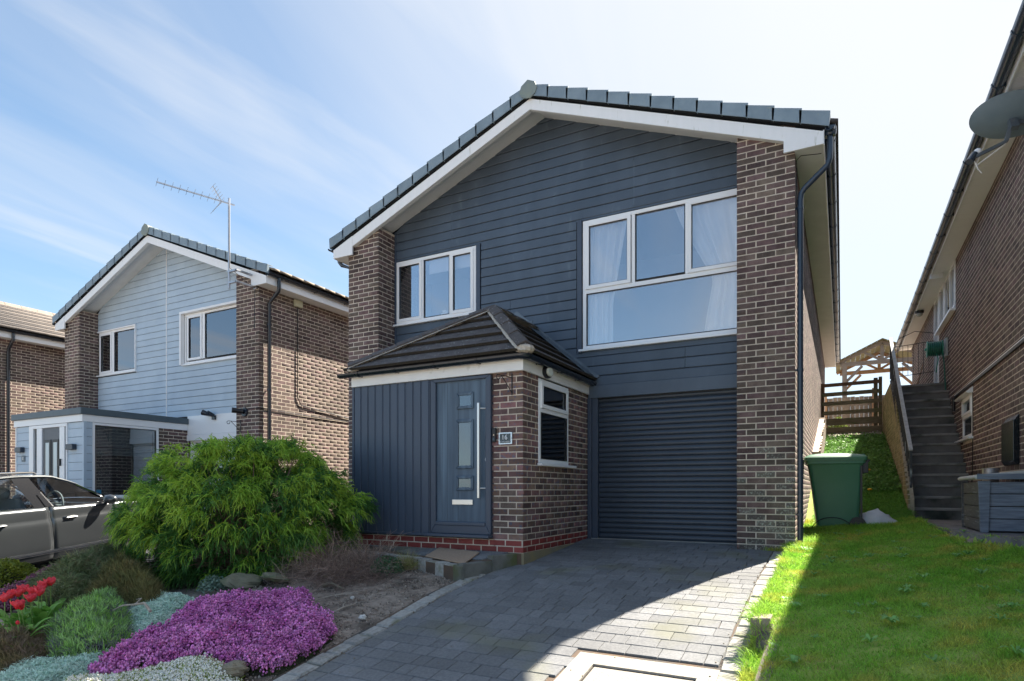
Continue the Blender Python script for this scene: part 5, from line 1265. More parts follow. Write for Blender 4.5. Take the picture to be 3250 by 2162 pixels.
gyy = 15.6; gx0_, gx1_ = 1.05, 1.70; q = MB()
for z in (3.06, 2.42): q.bar((gx0_-.10 if z > 3 else gx0_, gyy, z), (gx1_, gyy, z+.06), .012)
q.bar((gx0_, gyy, 3.22), (1.36, gyy, 3.36), .012); q.bar((1.36, gyy, 3.36), (gx1_, gyy, 3.28), .012); q.build('frame', M_BLACK, gt)
for k in range(8): x = gx0_+(gx1_-gx0_)*k/7; MB().bar((x, gyy, 2.42+.06*k/7), (x, gyy, 3.06+.06*k/7), .009).build('bar', M_BLACK, gt)
hr = thing('hose_reel', (1.64, 14.4, 2.6), 'green garden hose wound on a wall reel above the steps', 'hose reel')
M_HG = mat('hose_green', (.012, .115, .085), (.02, .15, .11), 9, .35); M_RG = mat('reel_green', (.03, .26, .18), rough=.4)
box('wall_plate', mat('reel_plate_grey', (.42, .44, .43), rough=.5), hr, 1.735, 1.779, 14.28, 14.50, 2.55, 2.90, bevel=.01)
MB().lathe((1.46, 14.38, 2.72), [(.02, -.02), (.155, -.015), (.155, 0), (.07, .005), (.07, .22), (.155, .225), (.155, .24)], 28, axis='x').build('drum', M_RG, hr, smooth=True)
q = MB()
for k in range(6):
    c = 1.485+k*.034; q.tube([(c, 14.38+.128*math.cos(a), 2.72+.128*math.sin(a)) for a in [2*PI*i/28 for i in range(29)]], .017, 8, caps=False)
q.build('hose', M_HG, hr, smooth=True, kind='stuff')
MB().tube([(1.70, 14.30, 2.62), (1.72, 14.28, 2.3), (1.735, 14.27, 1.9), (1.74, 14.26, 1.72)], .012, 8).build('hanging_hose', M_HG, hr, smooth=True)
MB().tube([(1.60, 14.3, 2.60), (1.62, 14.26, 2.5), (1.59, 14.25, 2.32), (1.585, 14.25, 2.24)], .009, 8).build('hose_end', M_RG, hr, smooth=True)
MB().lathe((1.44, 14.38, 2.72), [(.02, -.03), (.03, 0)], 12, axis='x').build('crank', M_RG, hr)
bh = thing('broom', (1.62, 17.6, 2.08), 'pale broom handle leaning on the wall of the landing', 'broom')
MB().tube([(1.50, 17.2, 2.25), (1.70, 17.6, 3.0)], .014, 8).build('handle', M_WOODN, bh, smooth=True); box('head', M_BLACK, bh, 1.42, 1.62, 17.1, 17.3, 2.08, 2.24)
# ================================================================ fence, bank top and pergola
fe = thing('rail_fence', (.2, 18.05, 1.45), 'mossy horizontal rail fence at the head of the grass bank', 'fence')
for k, z in enumerate((2.70, 2.46, 2.22, 1.98)): MB().bar((-.46, 18.0, z), (.88, 18.0, z+.02), .025, .10 if k else .09).build('rail', M_WOOD if k else M_WOODR, fe)
MB().bar((-.44, 18.03, 1.75), (.84, 18.03, 1.76), .04, .17).build('rail', M_WOOD, fe)
box('post', M_WOODR, fe, -.49, -.41, 18.02, 18.10, 1.3, 2.76); box('post', M_WOOD, fe, .70, .79, 18.03, 18.12, 1.3, 2.82); box('post', M_WOOD, fe, .81, .885, 18.03, 18.12, 1.3, 2.84)
sp_ = thing('sleeper', (.2, 17.95, 1.38), 'long weathered timber sleeper below the rail fence', 'sleeper')
MB().box(-.42, .88, 17.86, 18.0, 1.40, 1.60).build('timber', M_WOOD, sp_, bevel=.01)
ff = thing('board_fence', (.2, 24, 1.6), 'grey closeboard fence standing behind the rail fence', 'fence')
x = -1.2; r = random.Random(4)
while x < 3.4: box('board', M_WOODG, ff, x, x+.128, 24+r.uniform(-.004, .004), 24.02, 1.65, 3.16+r.uniform(-.015, .015)); x += .132
box('fence_rail', M_WOODG, ff, -1.2, 3.4, 24.021, 24.06, 2.85, 2.93)
box('post', M_WOODN, ff, .88, 1.02, 23.86, 23.98, 1.6, 3.4); box('post', M_WOODN, ff, -.62, -.46, 23.86, 23.98, 1.6, 3.2)
pg_ = thing('pergola', (1.2, 27, 1.6), 'open timber gazebo frame with a pitched roof behind the fences', 'pergola')
PL, PR_, PT = .0, 2.55, 4.62
for yy_ in (26.0, 28.0):
    mm = M_WOODG if yy_ < 27 else M_WOODN
    for x in (PL, PR_-.16): box('post', mm if x < 1 else M_WOODN, pg_, x, x+.16, yy_, yy_+.16, 1.6, PT-.05)
    MB().box(PL-.08, PR_+.1, yy_+.01, yy_+.13, PT-.05, PT+.09).build('tie_beam', mm, pg_)
    xm = (PL+PR_)/2; MB().bar((PL-.2, yy_+.06, PT+.05), (xm, yy_+.06, PT+.72), .10, .11).build('rafter', mm, pg_); MB().bar((xm, yy_+.06, PT+.72), (PR_+.2, yy_+.06, PT+.05), .10, .11).build('rafter', mm, pg_)
    box('king_post', mm, pg_, xm-.055, xm+.055, yy_+.02, yy_+.12, PT+.09, PT+.62)
    for s, xp in ((1, PL+.13), (-1, PR_-.13)):
        MB().bar((xp, yy_+.08, PT-.62), (xp+s*.52, yy_+.08, PT-.08), .08, .09).build('brace', mm, pg_)
        MB().bar((xm-s*.05, yy_+.07, PT+.10), (xm-s*.55, yy_+.07, PT+.40), .07, .08).build('strut', mm, pg_)
M_GR = mat('gazebo_roof_boards', (.13, .13, .07), (.19, .18, .10), 6, .85, vary=.15)
for s in (-1, 1):
    xm = (PL+PR_)/2; n = 9
    for k in range(n):
        a, b_ = k/n, (k+.96)/n; xa, xb = xm+s*(xm+.22-PL)*a*1.0, xm+s*(xm+.22-PL)*b_; za, zb_ = PT+.80-.72*a, PT+.80-.72*b_
        MB().add([(xa, 25.8, za), (xb, 25.8, zb_), (xb, 28.3, zb_), (xa, 28.3, za), (xa, 25.8, za+.02), (xb, 25.8, zb_+.02), (xb, 28.3, zb_+.02), (xa, 28.3, za+.02)], [(0, 3, 2, 1), (4, 5, 6, 7), (0, 1, 5, 4), (1, 2, 6, 5), (2, 3, 7, 6), (3, 0, 4, 7)]).build('roof_board', M_GR, pg_)
# ================================================================ wheelie bin
bn = thing('wheelie_bin', (-.10, 9.93, -.57), 'green wheelie bin standing in grass by the side wall', 'wheelie bin', rot=math.radians(4), local=True)
M_BIN = mat('bin_green', (.06, .20, .12), (.075, .225, .14), 3, .42, 0, spec=.5); M_BINL = mat('bin_lid_green', (.07, .21, .125), (.08, .23, .14), 4, .45)
def ring(hx, hy, z, r_=.06, cxo=0., n=5):
    pts = []
    for q_, (sx, sy) in enumerate(((1, 1), (-1, 1), (-1, -1), (1, -1))):
        for i in range(n): a = q_*PI/2+i/(n-1)*PI/2; pts.append((cxo+sx*(hx-r_)+r_*math.cos(a), sy*(hy-r_)+r_*math.sin(a), z))
    return pts
secs = [ring(.255, .22, .03, .05, .03), ring(.26, .225, .10, .05, .028), ring(.30, .25, .55, .05, .015), ring(.335, .275, .90, .05, 0), ring(.345, .285, .93, .05, 0), ring(.365, .30, .935, .05, 0), ring(.365, .30, .985, .05, 0)]
n = len(secs[0]); vs = [p for s in secs for p in s]
MB().add(vs, [(i*n+k, i*n+(k+1) % n, (i+1)*n+(k+1) % n, (i+1)*n+k) for i in range(len(secs)-1) for k in range(n)]+[tuple(range(n))]).build('body', M_BIN, bn, smooth=True)
ls = [ring(.385, .315, .975, .05), ring(.39, .32, 1.02, .05), ring(.375, .305, 1.035, .05), ring(.30, .25, 1.065, .08, -.02), ring(.12, .12, 1.085, .05, -.05)]
vs = [p for s in ls for p in s]
lid = MB().add(vs, [(i*n+k, i*n+(k+1) % n, (i+1)*n+(k+1) % n, (i+1)*n+k) for i in range(len(ls)-1) for k in range(n)]+[tuple(range(n)), tuple((len(ls)-1)*n+k for k in range(n))]).build('lid', M_BINL, bn, smooth=True)
MB().box(.14, .37, -.2, .2, 1.035, 1.062).build('lid_rib', M_BINL, lid, bevel=.012)
q = MB().tube([(.40, -.24, .97), (.40, .24, .97)], .018, 10); q.build('handle', M_BLACK, bn, smooth=True)
q = MB().box(.33, .40, -.25, -.23, .80, .97).box(.33, .40, .23, .25, .80, .97); q.build('hinge_bracket', M_BLACK, bn, bevel=.006)
for s in (-1, 1): MB().lathe((.27, s*.25, .10), [(.03, -.03), (.10, -.03), (.10, .03), (.03, .03)], 20, axis='y').build('wheel', M_BLACK, bn, smooth=True)
MB().box(.30, .325, -.285, -.262, .12, .9).build('back_rib', M_BLACK, bn)
bg_ = MB(); bg_.ell((.43, 9.84, -.46), .25, .15, .19, 22, 14, fn=lambda d: (1-.22*max(d.x, 0)*max(d.z, 0)*2)+.07*math.sin(d.x*9+2)*math.cos(d.y*7)+.05*math.sin(d.z*15+d.x*11))
bg_.build('plastic_bag', mat('white_plastic', (.74, .75, .78), (.62, .64, .70), 9, .35, .5, 14, trans=.2), None, smooth=True, label='knotted white plastic bag slumped in the grass beside the green bin', cat='plastic bag')
MB().tube([(-.38+.26*(1-math.cos(a)), 9.60, -.60+.20*math.sin(a)+.02) for a in [PI*.08+i/14*PI*.86 for i in range(15)]], .006, 8).build('garden_hoop', M_BLACK, None, smooth=True, label='thin black hoop of cable in front of the green bin', cat='hoop')
# low return wall on the sunny side behind the bin
rw = thing('side_buttress', (-.44, 15.5, 1.0), 'sunlit low brick return wall running up beside the grass bank', 'wall')
q = MB().prism([(13.0, -.3), (13.0, .72), (17.3, 1.80), (17.3, -.3)], 'x', -.495, -.36); wcore = q.build('wall_core', M_MORTAR, rw)
out = []; course_bricks(out, 1, -.354, 13.0, 4.3, -.3, 1.8, 0, wcore, mat('brick_pale', (.30, .24, .19), (.40, .33, .27), 12, .9, .4, 60, vary=.15), top=lambda X, Y: .72+(Y-13)*.251, lower=lambda X, Y: float(P(Y))-.1); emit_bricks(out, rw, 120)
# ================================================================ storage chest
ch = thing('storage_chest', (1.50, 8.68, -.455), 'weathered grey wood-effect storage chest with its lid ajar beside the neighbour\'s wall', 'storage chest')
M_CH = mat('chest_grey', (.11, .135, .18), (.22, .255, .31), 5, .55, .35, 30, stretch=(1, 1, 9), vary=.08); M_CHD = mat('chest_side_brown', (.075, .075, .078), (.12, .115, .11), 6, .6, .35, 30, stretch=(1, 1, 9), vary=.08, c3=(.24, .25, .25), c3scale=3.5, c3lo=.56, c3hi=.70)
cx0, cx1, cy0, cy1, cz = 1.285, 1.745, 8.17, 9.20, -.455
box('core', M_BLACK, ch, cx0+.03, cx1-.02, cy0+.03, cy1-.02, cz+.01, cz+.53)
zz_ = cz+.03
for k in range(4):
    z0_, z1_ = cz+.02+k*.132, cz+.02+(k+1)*.132-.009
    box('board', M_CH, ch, cx0+.09, cx1, cy0+.008, cy0+.03, z0_, z1_, bevel=.004); box('board', M_CHD, ch, cx0+.008, cx0+.03, cy0+.04, cy1-.03, z0_, z1_, bevel=.004)
MB().prism([(cx0+.015, cz), (cx0+.085, cz), (cx0+.10, cz+.55), (cx0-.005, cz+.55)], 'y', cy0-.012, cy0+.035).build('corner_post', M_CH, ch, bevel=.004)
box('corner_post', M_CHD, ch, cx0-.005, cx0+.03, cy1-.03, cy1+.0, cz, cz+.55)
q = MB(); pr = [(cx0-.03, cz+.565), (cx0-.045, cz+.59), (cx0-.02, cz+.615), (cx1+.0, cz+.665), (cx1+.0, cz+.625)]
q.prism(pr, 'y', cy0-.03, cy1+.05); q.build('lid', mat('chest_lid', (.44, .43, .39), (.54, .53, .49), 6, .7, .3, 30), ch, bevel=.012)
box('lid_edge', M_CH, ch, cx0-.02, cx1, cy0-.045, cy0-.031, cz+.565, cz+.625, bevel=.004)
pt = thing('metal_pot', (1.66, 9.6, .03), 'small round galvanised pot showing over the storage chest lid', 'pot')
MB().lathe((1.60, 9.42, -.455), [(.085, 0), (.085, .70), (.09, .72), (.08, .72), (.08, .60)], 20).build('pot_body', M_ALU, pt, smooth=True)
# sleeper edging on the lawn side
MB().prism([(-.575, -1.40), (-.445, -1.40), (-.445, -.90), (-.575, -.91)], 'y', 4.68, 4.86).build('timber_edging', mat('edging_timber', (.20, .16, .12), (.30, .25, .20), 6, .9, .4, 40, stretch=(4, 1, 1)), None, bevel=.006, label='weathered upright timber edging block holding the lawn above the kerb setts', cat='edging')
# ================================================================ parked car
car = thing('parked_car', (-11.03, 4.75, float(P(4.75))-.085), 'bronze grey estate car parked on the neighbouring drive, partly hidden by shrubs', 'car', rot=math.radians(100), local=True)
car.rotation_euler = (0, -math.radians(5.4), math.radians(100))
M_PAINT = mat('car_paint_bronze_grey', (.055, .061, .066), (.063, .069, .074), 2, .28, metal=.5, coat=.9)
M_CHROME = mat('chrome_trim', (.80, .80, .80), rough=.12, metal=1.0); M_RUB = mat('tyre_rubber', (.012, .012, .013), rough=.8); M_PLA = mat('black_trim', (.010, .011, .014), rough=.12, coat=.5)
XF, XB_ = 1.37, -1.42
def belt(x): return float(np.interp(x, [-2.38, -2.2, -1.5, -.1, .85, 1.1, 1.6, 2.1, 2.36], [.98, 1.02, 1.015, .975, .945, .93, .87, .76, .62]))
def hw(z, x):
    w_ = float(np.interp(z, [.18, .24, .34, .52, .70, .775, .80, .90, 1.0], [.80, .87, .905, .915, .915, .905, .89, .885, .865]))
    return w_*float(np.interp(abs(x), [0, 1.6, 2.1, 2.3, 2.39], [1, .985, .93, .84, .70]))
def low(x):
    z = float(np.interp(abs(x), [0, 2.0, 2.38], [.19, .21, .30]))
    for xw in (XF, XB_):
        d = abs(x-xw)
        if d < .375: z = max(z, .32+math.sqrt(.375**2-d*d))
    return z
def side_panel(x0, x1, nx, name, s, m=M_PAINT):
    xs_ = [x0+(x1-x0)*i/nx for i in range(nx+1)]
    for xw in (XF, XB_):
        for k in (-.375, .375):
            if x0 < xw+k < x1: xs_.append(xw+k)
    xs_.sort(); vs = []; zs_l = [0, .06, .12, .2, .3, .42, .55, .66, .73, .77, .80, .86, .93, 1.0]
    for x in xs_:
        l, t = low(x), belt(x)
        for q_ in zs_l: z = l+(t-l)*q_; vs.append((x, s*hw(z, x), z))
    nz = len(zs_l); fs = [(i*nz+j, (i+1)*nz+j, (i+1)*nz+j+1, i*nz+j+1) for i in range(len(xs_)-1) for j in range(nz-1)]
    b = MB().add(vs, fs); o = b.build(name, m, car, smooth=True)
    md = o.modifiers.new('sol', 'SOLIDIFY'); md.thickness = .012; md.offset = -1 if s > 0 else 1; return o
for s in (-1, 1):
    side_panel(.935, 2.38, 26, 'front_wing', s); d1 = side_panel(-.055, .925, 14, 'front_door', s); d2 = side_panel(-1.04, -.065, 14, 'rear_door', s); side_panel(-2.38, -1.05, 24, 'rear_quarter', s)
    for dd, xh in ((d1, .12), (d2, -.86)):
        q = MB(); q.tube([(xh, s*.905, .80), (xh+.03, s*.935, .805), (xh+.17, s*.935, .805), (xh+.2, s*.905, .80)], .014, 8); q.build('door_handle', M_PAINT, dd, smooth=True)
        MB().tube([(xh+.02, s*.947, .797), (xh+.18, s*.947, .797)], .006, 6).build('handle_chrome', M_CHROME, dd)
    # chrome waist line, lower trim
    q = MB(); n = 30
    for i in range(n):
        xa, xb = -1.75+(2.65)*i/n, -1.75+2.65*(i+1)/n; q.bar((xa, s*(hw(belt(xa), xa)+.004), belt(xa)+.004), (xb, s*(hw(belt(xb), xb)+.004), belt(xb)+.004), .012, .018)
    q.build('waist_chrome', M_CHROME, car)
    q = MB(); q.bar((-1.02, s*.916, .345), (.92, s*.916, .345), .012, .030); q.build('lower_trim', M_CHROME, car)
    q = MB(); q.bar((-1.02, s*.905, .315), (.92, s*.905, .315), .014, .012); q.build('lower_trim', M_CHROME, car)
    # greenhouse
    def gp(x, t): # t 0 belt .. 1 roof edge
        rz = float(np.interp(x, [-2.1, -1.2, -.3, .15, .45, .95], [1.32, 1.42, 1.445, 1.415, 1.30, .96])); by = hw(belt(x), x)-.012
        ry = .655; z = belt(x)+.012+(rz-belt(x)-.012)*t
        return Vector((x, s*(by+(ry-by)*((z-belt(x))/(1.43-belt(x)))), z))
    def pane(xa0, xa1, xb0, xb1, t1, name, m, n=8, off=0.):
        # lower edge xa0..xa1, upper edge xb0..xb1
        vs = []
        for i in range(n+1):
            k = i/n; xl = xa0+(xa1-xa0)*k; xu = xb0+(xb1-xb0)*k; a = gp(xl, 0); c = gp(xu, t1); vs += [a+Vector((0, s*off, 0)), c+Vector((0, s*off, 0))]
        return MB().add(vs, [(2*i, 2*i+2, 2*i+3, 2*i+1) for i in range(n)]).build(name, m, car, smooth=True)
    pane(.02, .86, -.16, .40, .93, 'front_window', M_GLASSC, off=-.004); pane(-1.00, -.24, -.98, -.40, .93, 'rear_window', M_GLASSC, off=-.004)
    pane(-.24, .02, -.40, -.16, .96, 'pillar', M_PLA, n=2); pane(-1.62, -1.0, -1.50, -.98, .93, 'quarter_window', M_GLASSC, off=-.004); pane(-2.05, -1.62, -1.85, -1.50, 1, 'pillar', M_PAINT, n=3)
    pane(-1.03, -.99, -1.01, -.96, .95, 'pillar', M_PLA, n=1)
    MB().bar((-.015, s*.912, .985), (-.10, s*.80, 1.2), .012, .012).build('pillar_trim', M_CHROME, car)
    # window frame (thin, follows roof) and roof edge
    q = MB(); xs_ = [-1.6+(2.5)*i/24 for i in range(25)]
    for a, b_ in zip(xs_[:-1], xs_[1:]): q.bar(gp(a, .955), gp(b_, .955), .010, .020)
    q.build('window_chrome', M_CHROME, car)
    q = MB()
    for a, b_ in zip(xs_[:-1], xs_[1:]): q.add([gp(a, .96), gp(b_, .96), gp(b_, 1.02), gp(a, 1.02)], [(0, 1, 2, 3)])
    q.build('roof_frame', M_PAINT, car, smooth=True)
    q = MB(); q.tube([(.0, s*.60, 1.455), (-.05, s*.60, 1.478), (-.6, s*.60, 1.498), (-1.2, s*.60, 1.485), (-1.85, s*.60, 1.42), (-1.9, s*.60, 1.39)], .014, 8); q.build('roof_rail', M_CHROME, car, smooth=True)
    # mirror
    q = MB(); q.ell((.80, s*1.02, 1.0), .085, .12, .075, 16, 10, fn=lambda d: 1-.12*max(d.x, 0)); mi = q.build('wing_mirror', M_PAINT, car, smooth=True)
    MB().bar((.84, s*.88, .95), (.81, s*.97, .96), .05, .03).build('mirror_arm', M_PLA, mi)
    for xw in (XF, XB_):
        wh = MB().lathe((xw, s*.80, .32), [(.22, -.10*1), (.30, -.105), (.325, -.08), (.325, .08), (.30, .105), (.22, .10)], 32, axis='y').build('wheel', M_RUB, car, smooth=True)
        q = MB(); q.lathe((xw, s*.80, .32), [(.0, s*.075), (.05, s*.085), (.06, s*.07)], 16, axis='y')
        for k in range(10):
            a = 2*PI*k/10; q.bar((xw, s*.87, .32), (xw+.22*math.cos(a), s*.885, .32+.22*math.sin(a)), .022, .035)
        q.lathe((xw, s*.80, .32), [(.215, s*.06), (.225, s*.10), (.235, s*.06)], 32, axis='y'); q.build('rim', M_ALU, wh)
        MB().lathe((xw, s*.72, .34), [(.37, -.12), (.38, .12)], 24, axis='y').build('wheel_arch', M_RUB, car)
# roof, screens, bonnet, ends
def cross(xs_, f, name, m, ny=8, t=.0):
    vs = []
    for x in xs_:
        y1, z1, zc = f(x)
        for j in range(ny+1): k = -1+2*j/ny; vs.append((x, y1*k, z1+(zc-z1)*(1-k*k)))
    n = ny+1; return MB().add(vs, [(i*n+j, (i+1)*n+j, (i+1)*n+j+1, i*n+j+1) for i in range(len(xs_)-1) for j in range(ny)]).build(name, m, car, smooth=True)
rzf = lambda x: float(np.interp(x, [-2.1, -1.2, -.3, .15, .3], [1.325, 1.425, 1.45, 1.42, 1.37]))
cross([-2.1, -1.8, -1.5, -1.2, -.9, -.6, -.3, 0, .15, .3], lambda x: (.655, rzf(x), rzf(x)+.035), 'roof', M_PAINT)
cross([.3, .5, .7, .9, 1.08], lambda x: (float(np.interp(x, [.3, 1.08], [.655, .80])), float(np.interp(x, [.3, 1.08], [1.37, .955])), float(np.interp(x, [.3, 1.08], [1.405, 1.0]))), 'windscreen', M_GLASSC)
cross([-2.1, -2.3], lambda x: (float(np.interp(-x, [2.1, 2.3], [.655, .76])), float(np.interp(-x, [2.1, 2.3], [1.325, 1.0])), float(np.interp(-x, [2.1, 2.3], [1.355, 1.03]))), 'rear_screen', M_GLASSC)
cross([1.08, 1.3, 1.6, 1.9, 2.15, 2.36, 2.38], lambda x: (hw(belt(x), x), belt(x), belt(x)+.06), 'bonnet', M_PAINT)
MB().prism([(-.66, .28), (.66, .28), (.60, .62), (-.60, .62)], 'x', 2.36, 2.40).build('front_bumper', M_PAINT, car, bevel=.02)
MB().prism([(-.66, .28), (.66, .28), (.70, 1.0), (-.70, 1.0)], 'x', -2.40, -2.36).build('tailgate', M_PAINT, car, bevel=.02)
box('underbody', M_RUB, car, -2.2, 2.2, -.78, .78, .20, .26); box('cabin_floor', M_DARK, car, -2.2, 1.1, -.80, .80, .27, .60)
M_SEAT = mat('seat_grey', (.16, .19, .20), rough=.8)
for xq in (-.15, -1.05):
    for yq in (-.38, .38):
        MB().prism([(xq, .6), (xq+.12, .6), (xq-.08, 1.12), (xq-.19, 1.12)], 'y', yq-.24, yq+.24).build('seat', M_SEAT, car, bevel=.03)
        MB().ell((xq-.19, yq, 1.20), .06, .14, .09, 14, 8).build('headrest', M_SEAT, car, smooth=True)
q = MB(); q.tube([(.38+.06*math.sin(a)*.4, -.38+.18*math.cos(a), .98+.18*math.sin(a)) for a in [2*PI*i/24 for i in range(25)]], .014, 8, caps=False); q.bar((.38, -.38, .98), (.5, -.38, .93), .05); q.bar((.38, -.55, .98), (.38, -.21, .98), .02); q.build('steering_wheel', M_SEAT, car, smooth=True)
MB().prism([(.55, .6), (.55, .96), (1.05, .95), (1.05, .6)], 'y', -.76, .76).build('dashboard', M_PLA, car, bevel=.03)
# ================================================================ plants
def rot_frame(D):
    D = D/np.linalg.norm(D, axis=1, keepdims=True); up = np.tile([0., 0, 1], (len(D), 1)); S = np.cross(D, up); l = np.linalg.norm(S, axis=1, keepdims=True)
    S = np.where(l < 1e-3, np.array([[1., 0, 0]]), S/np.maximum(l, 1e-6)); return D, S
def strips(B, D, Ln, W, droop=0., nseg=3, tip=.15, rng=RNG, twist=True):
    n = len(B); D, S = rot_frame(D)
    if twist:
        a = rng.uniform(0, 2*PI, n)[:, None]; S2 = np.cross(D, S); S = S*np.cos(a)+S2*np.sin(a)
    Ln = np.broadcast_to(Ln, (n,)).astype(float); W = np.broadcast_to(W, (n,)).astype(float); droop = np.broadcast_to(droop, (n,)).astype(float)
    V = np.empty((n, nseg+1, 2, 3))
    for k in range(nseg+1):
        t = k/nseg; p = B+D*(Ln*t)[:, None]; p[:, 2] -= droop*Ln*t*t
        wd = W*(1-(1-tip)*t**1.5)
        V[:, k, 0] = p-S*wd[:, None]/2; V[:, k, 1] = p+S*wd[:, None]/2
    base = (np.arange(n)*(nseg+1)*2)[:, None]; F = []
    for k in range(nseg): F.append(base+np.array([[2*k, 2*k+1, 2*k+3, 2*k+2]]))
    return V.reshape(-1, 3), np.stack(F, 1).reshape(-1, 4)
def merge(parts):
    V = []; F = []; n = 0
    for v, f in parts: V.append(v); F.append(f+n); n += len(v)
    return np.concatenate(V), np.concatenate(F)
def poly_pts(poly, n, rng=RNG):
    P_ = np.array(poly); lo, hi = P_.min(0), P_.max(0); out_ = []
    while sum(map(len, out_)) < n:
        q_ = rng.uniform(lo, hi, (n*2, 2)); out_.append(q_[in_poly(q_, P_)])
    return np.concatenate(out_)[:n]
def in_poly(q_, P_):
    c = np.zeros(len(q_), bool); j = len(P_)-1
    for i in range(len(P_)):
        a, b_ = P_[i], P_[j]; cond = ((a[1] > q_[:, 1]) != (b_[1] > q_[:, 1])) & (q_[:, 0] < (b_[0]-a[0])*(q_[:, 1]-a[1])/(b_[1]-a[1]+1e-12)+a[0]); c ^= cond; j = i
    return c
def edge_d(q_, P_):
    d = np.full(len(q_), 1e9); j = len(P_)-1
    for i in range(len(P_)):
        a, b_ = P_[i], P_[j]; ab = b_-a; t = np.clip(((q_-a)@ab)/(ab@ab+1e-12), 0, 1); d = np.minimum(d, np.linalg.norm(q_-(a+t[:, None]*ab), axis=1)); j = i
    return d
def sn(x, y, s=1., k=0.): return (np.sin(x*3.1*s+1.3+k)*np.sin(y*2.7*s+.4+k)+.6*np.sin(x*6.7*s+y*3.3*s+k)+.4*np.sin(y*11.*s-x*7.9*s+2+k))/2
def mound_h(q_, poly, hm, edge, s=1., amp=.3):
    P_ = np.array(poly); d = edge_d(q_, P_); return hm*np.sqrt(np.clip(d/edge, 0, 1))*(1+amp*sn(q_[:, 0], q_[:, 1], s*2.2))
def mound_mesh(name, poly, hm, edge, m, parent, k=.75, step=.045, s=1., amp=.3):
    P_ = np.array(poly); lo, hi = P_.min(0)-.05, P_.max(0)+.05; xs_ = np.arange(lo[0], hi[0]+step, step); ys_ = np.arange(lo[1], hi[1]+step, step)
    X, Y = np.meshgrid(xs_, ys_); q_ = np.stack([X.ravel(), Y.ravel()], 1); ins = in_poly(q_, P_); h = np.where(ins, mound_h(q_, poly, hm, edge, s, amp)*k, -.03)
    V = np.column_stack([q_, H(q_[:, 0], q_[:, 1])+h-.005]); nx = len(xs_); a = (np.arange(len(ys_)-1)[:, None]*nx+np.arange(nx-1)).ravel()
    F = np.stack([a, a+1, a+nx+1, a+nx], 1); keep = ins[F].any(1)
    return np_mesh(name, V, F[keep], m, parent, smooth=True)
def plant(name, poly, label, cat):
    c = np.mean(poly, 0); return thing(name, (float(c[0]), float(c[1]), float(H(c[0], c[1]))), label, cat)
TET = np.array([[0, 0, -1], [.9, 0, .4], [-.5, .8, .4], [-.5, -.8, .4]])
def blobs(C, R, rng=RNG):
    n = len(C); a = rng.uniform(0, 2*PI, n); ca, sa = np.cos(a), np.sin(a); O = np.array([[0, 0, 1.], [1, 0, 0], [0, 1, 0], [-1, 0, 0], [0, -1, 0], [0, 0, -1]])
    V = np.empty((n, 6, 3)); 
    for i, o in enumerate(O): V[:, i, 0] = C[:, 0]+R*(o[0]*ca-o[1]*sa); V[:, i, 1] = C[:, 1]+R*(o[0]*sa+o[1]*ca); V[:, i, 2] = C[:, 2]+R*o[2]*1.15
    F0 = np.array([[0, 1, 2], [0, 2, 3], [0, 3, 4], [0, 4, 1], [5, 2, 1], [5, 3, 2], [5, 4, 3], [5, 1, 4]]); F = (np.arange(n)*6)[:, None, None]+F0
    return V.reshape(-1, 3), F.reshape(-1, 3)
def dirs(n, up=1., sp=.6, rng=RNG):
    D = rng.normal(0, sp, (n, 3)); D[:, 2] = np.abs(D[:, 2])*.4+up; return D
PG = {}
PG['heather'] = [(-5.09, 2.66), (-5.29, 2.9), (-5.47, 3.26), (-5.42, 3.49), (-5.66, 3.78), (-5.75, 4.06), (-5.32, 4.32), (-5.12, 4.48), (-4.89, 4.66), (-4.57, 4.39), (-4.12, 4.19), (-3.87, 4.0), (-3.76, 3.69), (-3.74, 3.45), (-3.78, 3.26), (-4.03, 3.2), (-4.27, 3.07), (-4.5, 2.95), (-4.54, 2.77), (-4.66, 2.58)]
PG['white'] = [(-5.06, 2.39), (-5.05, 2.6), (-4.67, 2.66), (-4.59, 2.87), (-4.47, 3.07), (-4.36, 3.17), (-4.14, 3.17), (-3.90, 3.07), (-3.83, 2.95), (-3.86, 2.5), (-3.9, 2.2), (-4.59, 2.1)]
PG['silver'] = [(-6.04, 2.48), (-6.18, 2.66), (-5.9, 2.79), (-5.61, 2.99), (-5.63, 3.3), (-6.02, 3.52), (-6.65, 3.84), (-6.83, 4.08), (-6.68, 4.28), (-5.92, 4.16), (-5.87, 4.01), (-5.78, 3.86), (-5.55, 3.59), (-5.56, 3.36), (-5.42, 3.05), (-5.27, 2.8), (-5.18, 2.5), (-4.89, 2.21), (-5.6, 1.9)]
PG['lav'] = [(-6.77, 3.17), (-6.94, 3.44), (-7.21, 3.85), (-6.86, 3.95), (-6.2, 3.6), (-5.65, 3.31), (-5.45, 3.1), (-5.45, 2.9), (-5.75, 2.72), (-6.17, 2.87)]
PG['brown'] = [(-6.75, 2.5), (-6.8, 2.79), (-6.66, 2.98), (-6.45, 3.01), (-5.95, 2.80), (-5.85, 2.62), (-5.9, 2.45), (-6.2, 2.3)]
PG['jun'] = [(-8.36, 3.63), (-8.47, 4.01), (-8.55, 4.44), (-8.53, 4.86), (-8.13, 4.85), (-7.3, 4.4), (-7.26, 3.95), (-6.95, 3.6), (-6.85, 3.35), (-7.03, 3.25), (-7.53, 3.4)]
PG['olive'] = [(-7.59, 3.91), (-7.99, 4.39), (-7.92, 4.73), (-7.13, 4.46), (-6.35, 4.05), (-6.27, 3.80), (-6.89, 3.82), (-6.97, 3.57)]
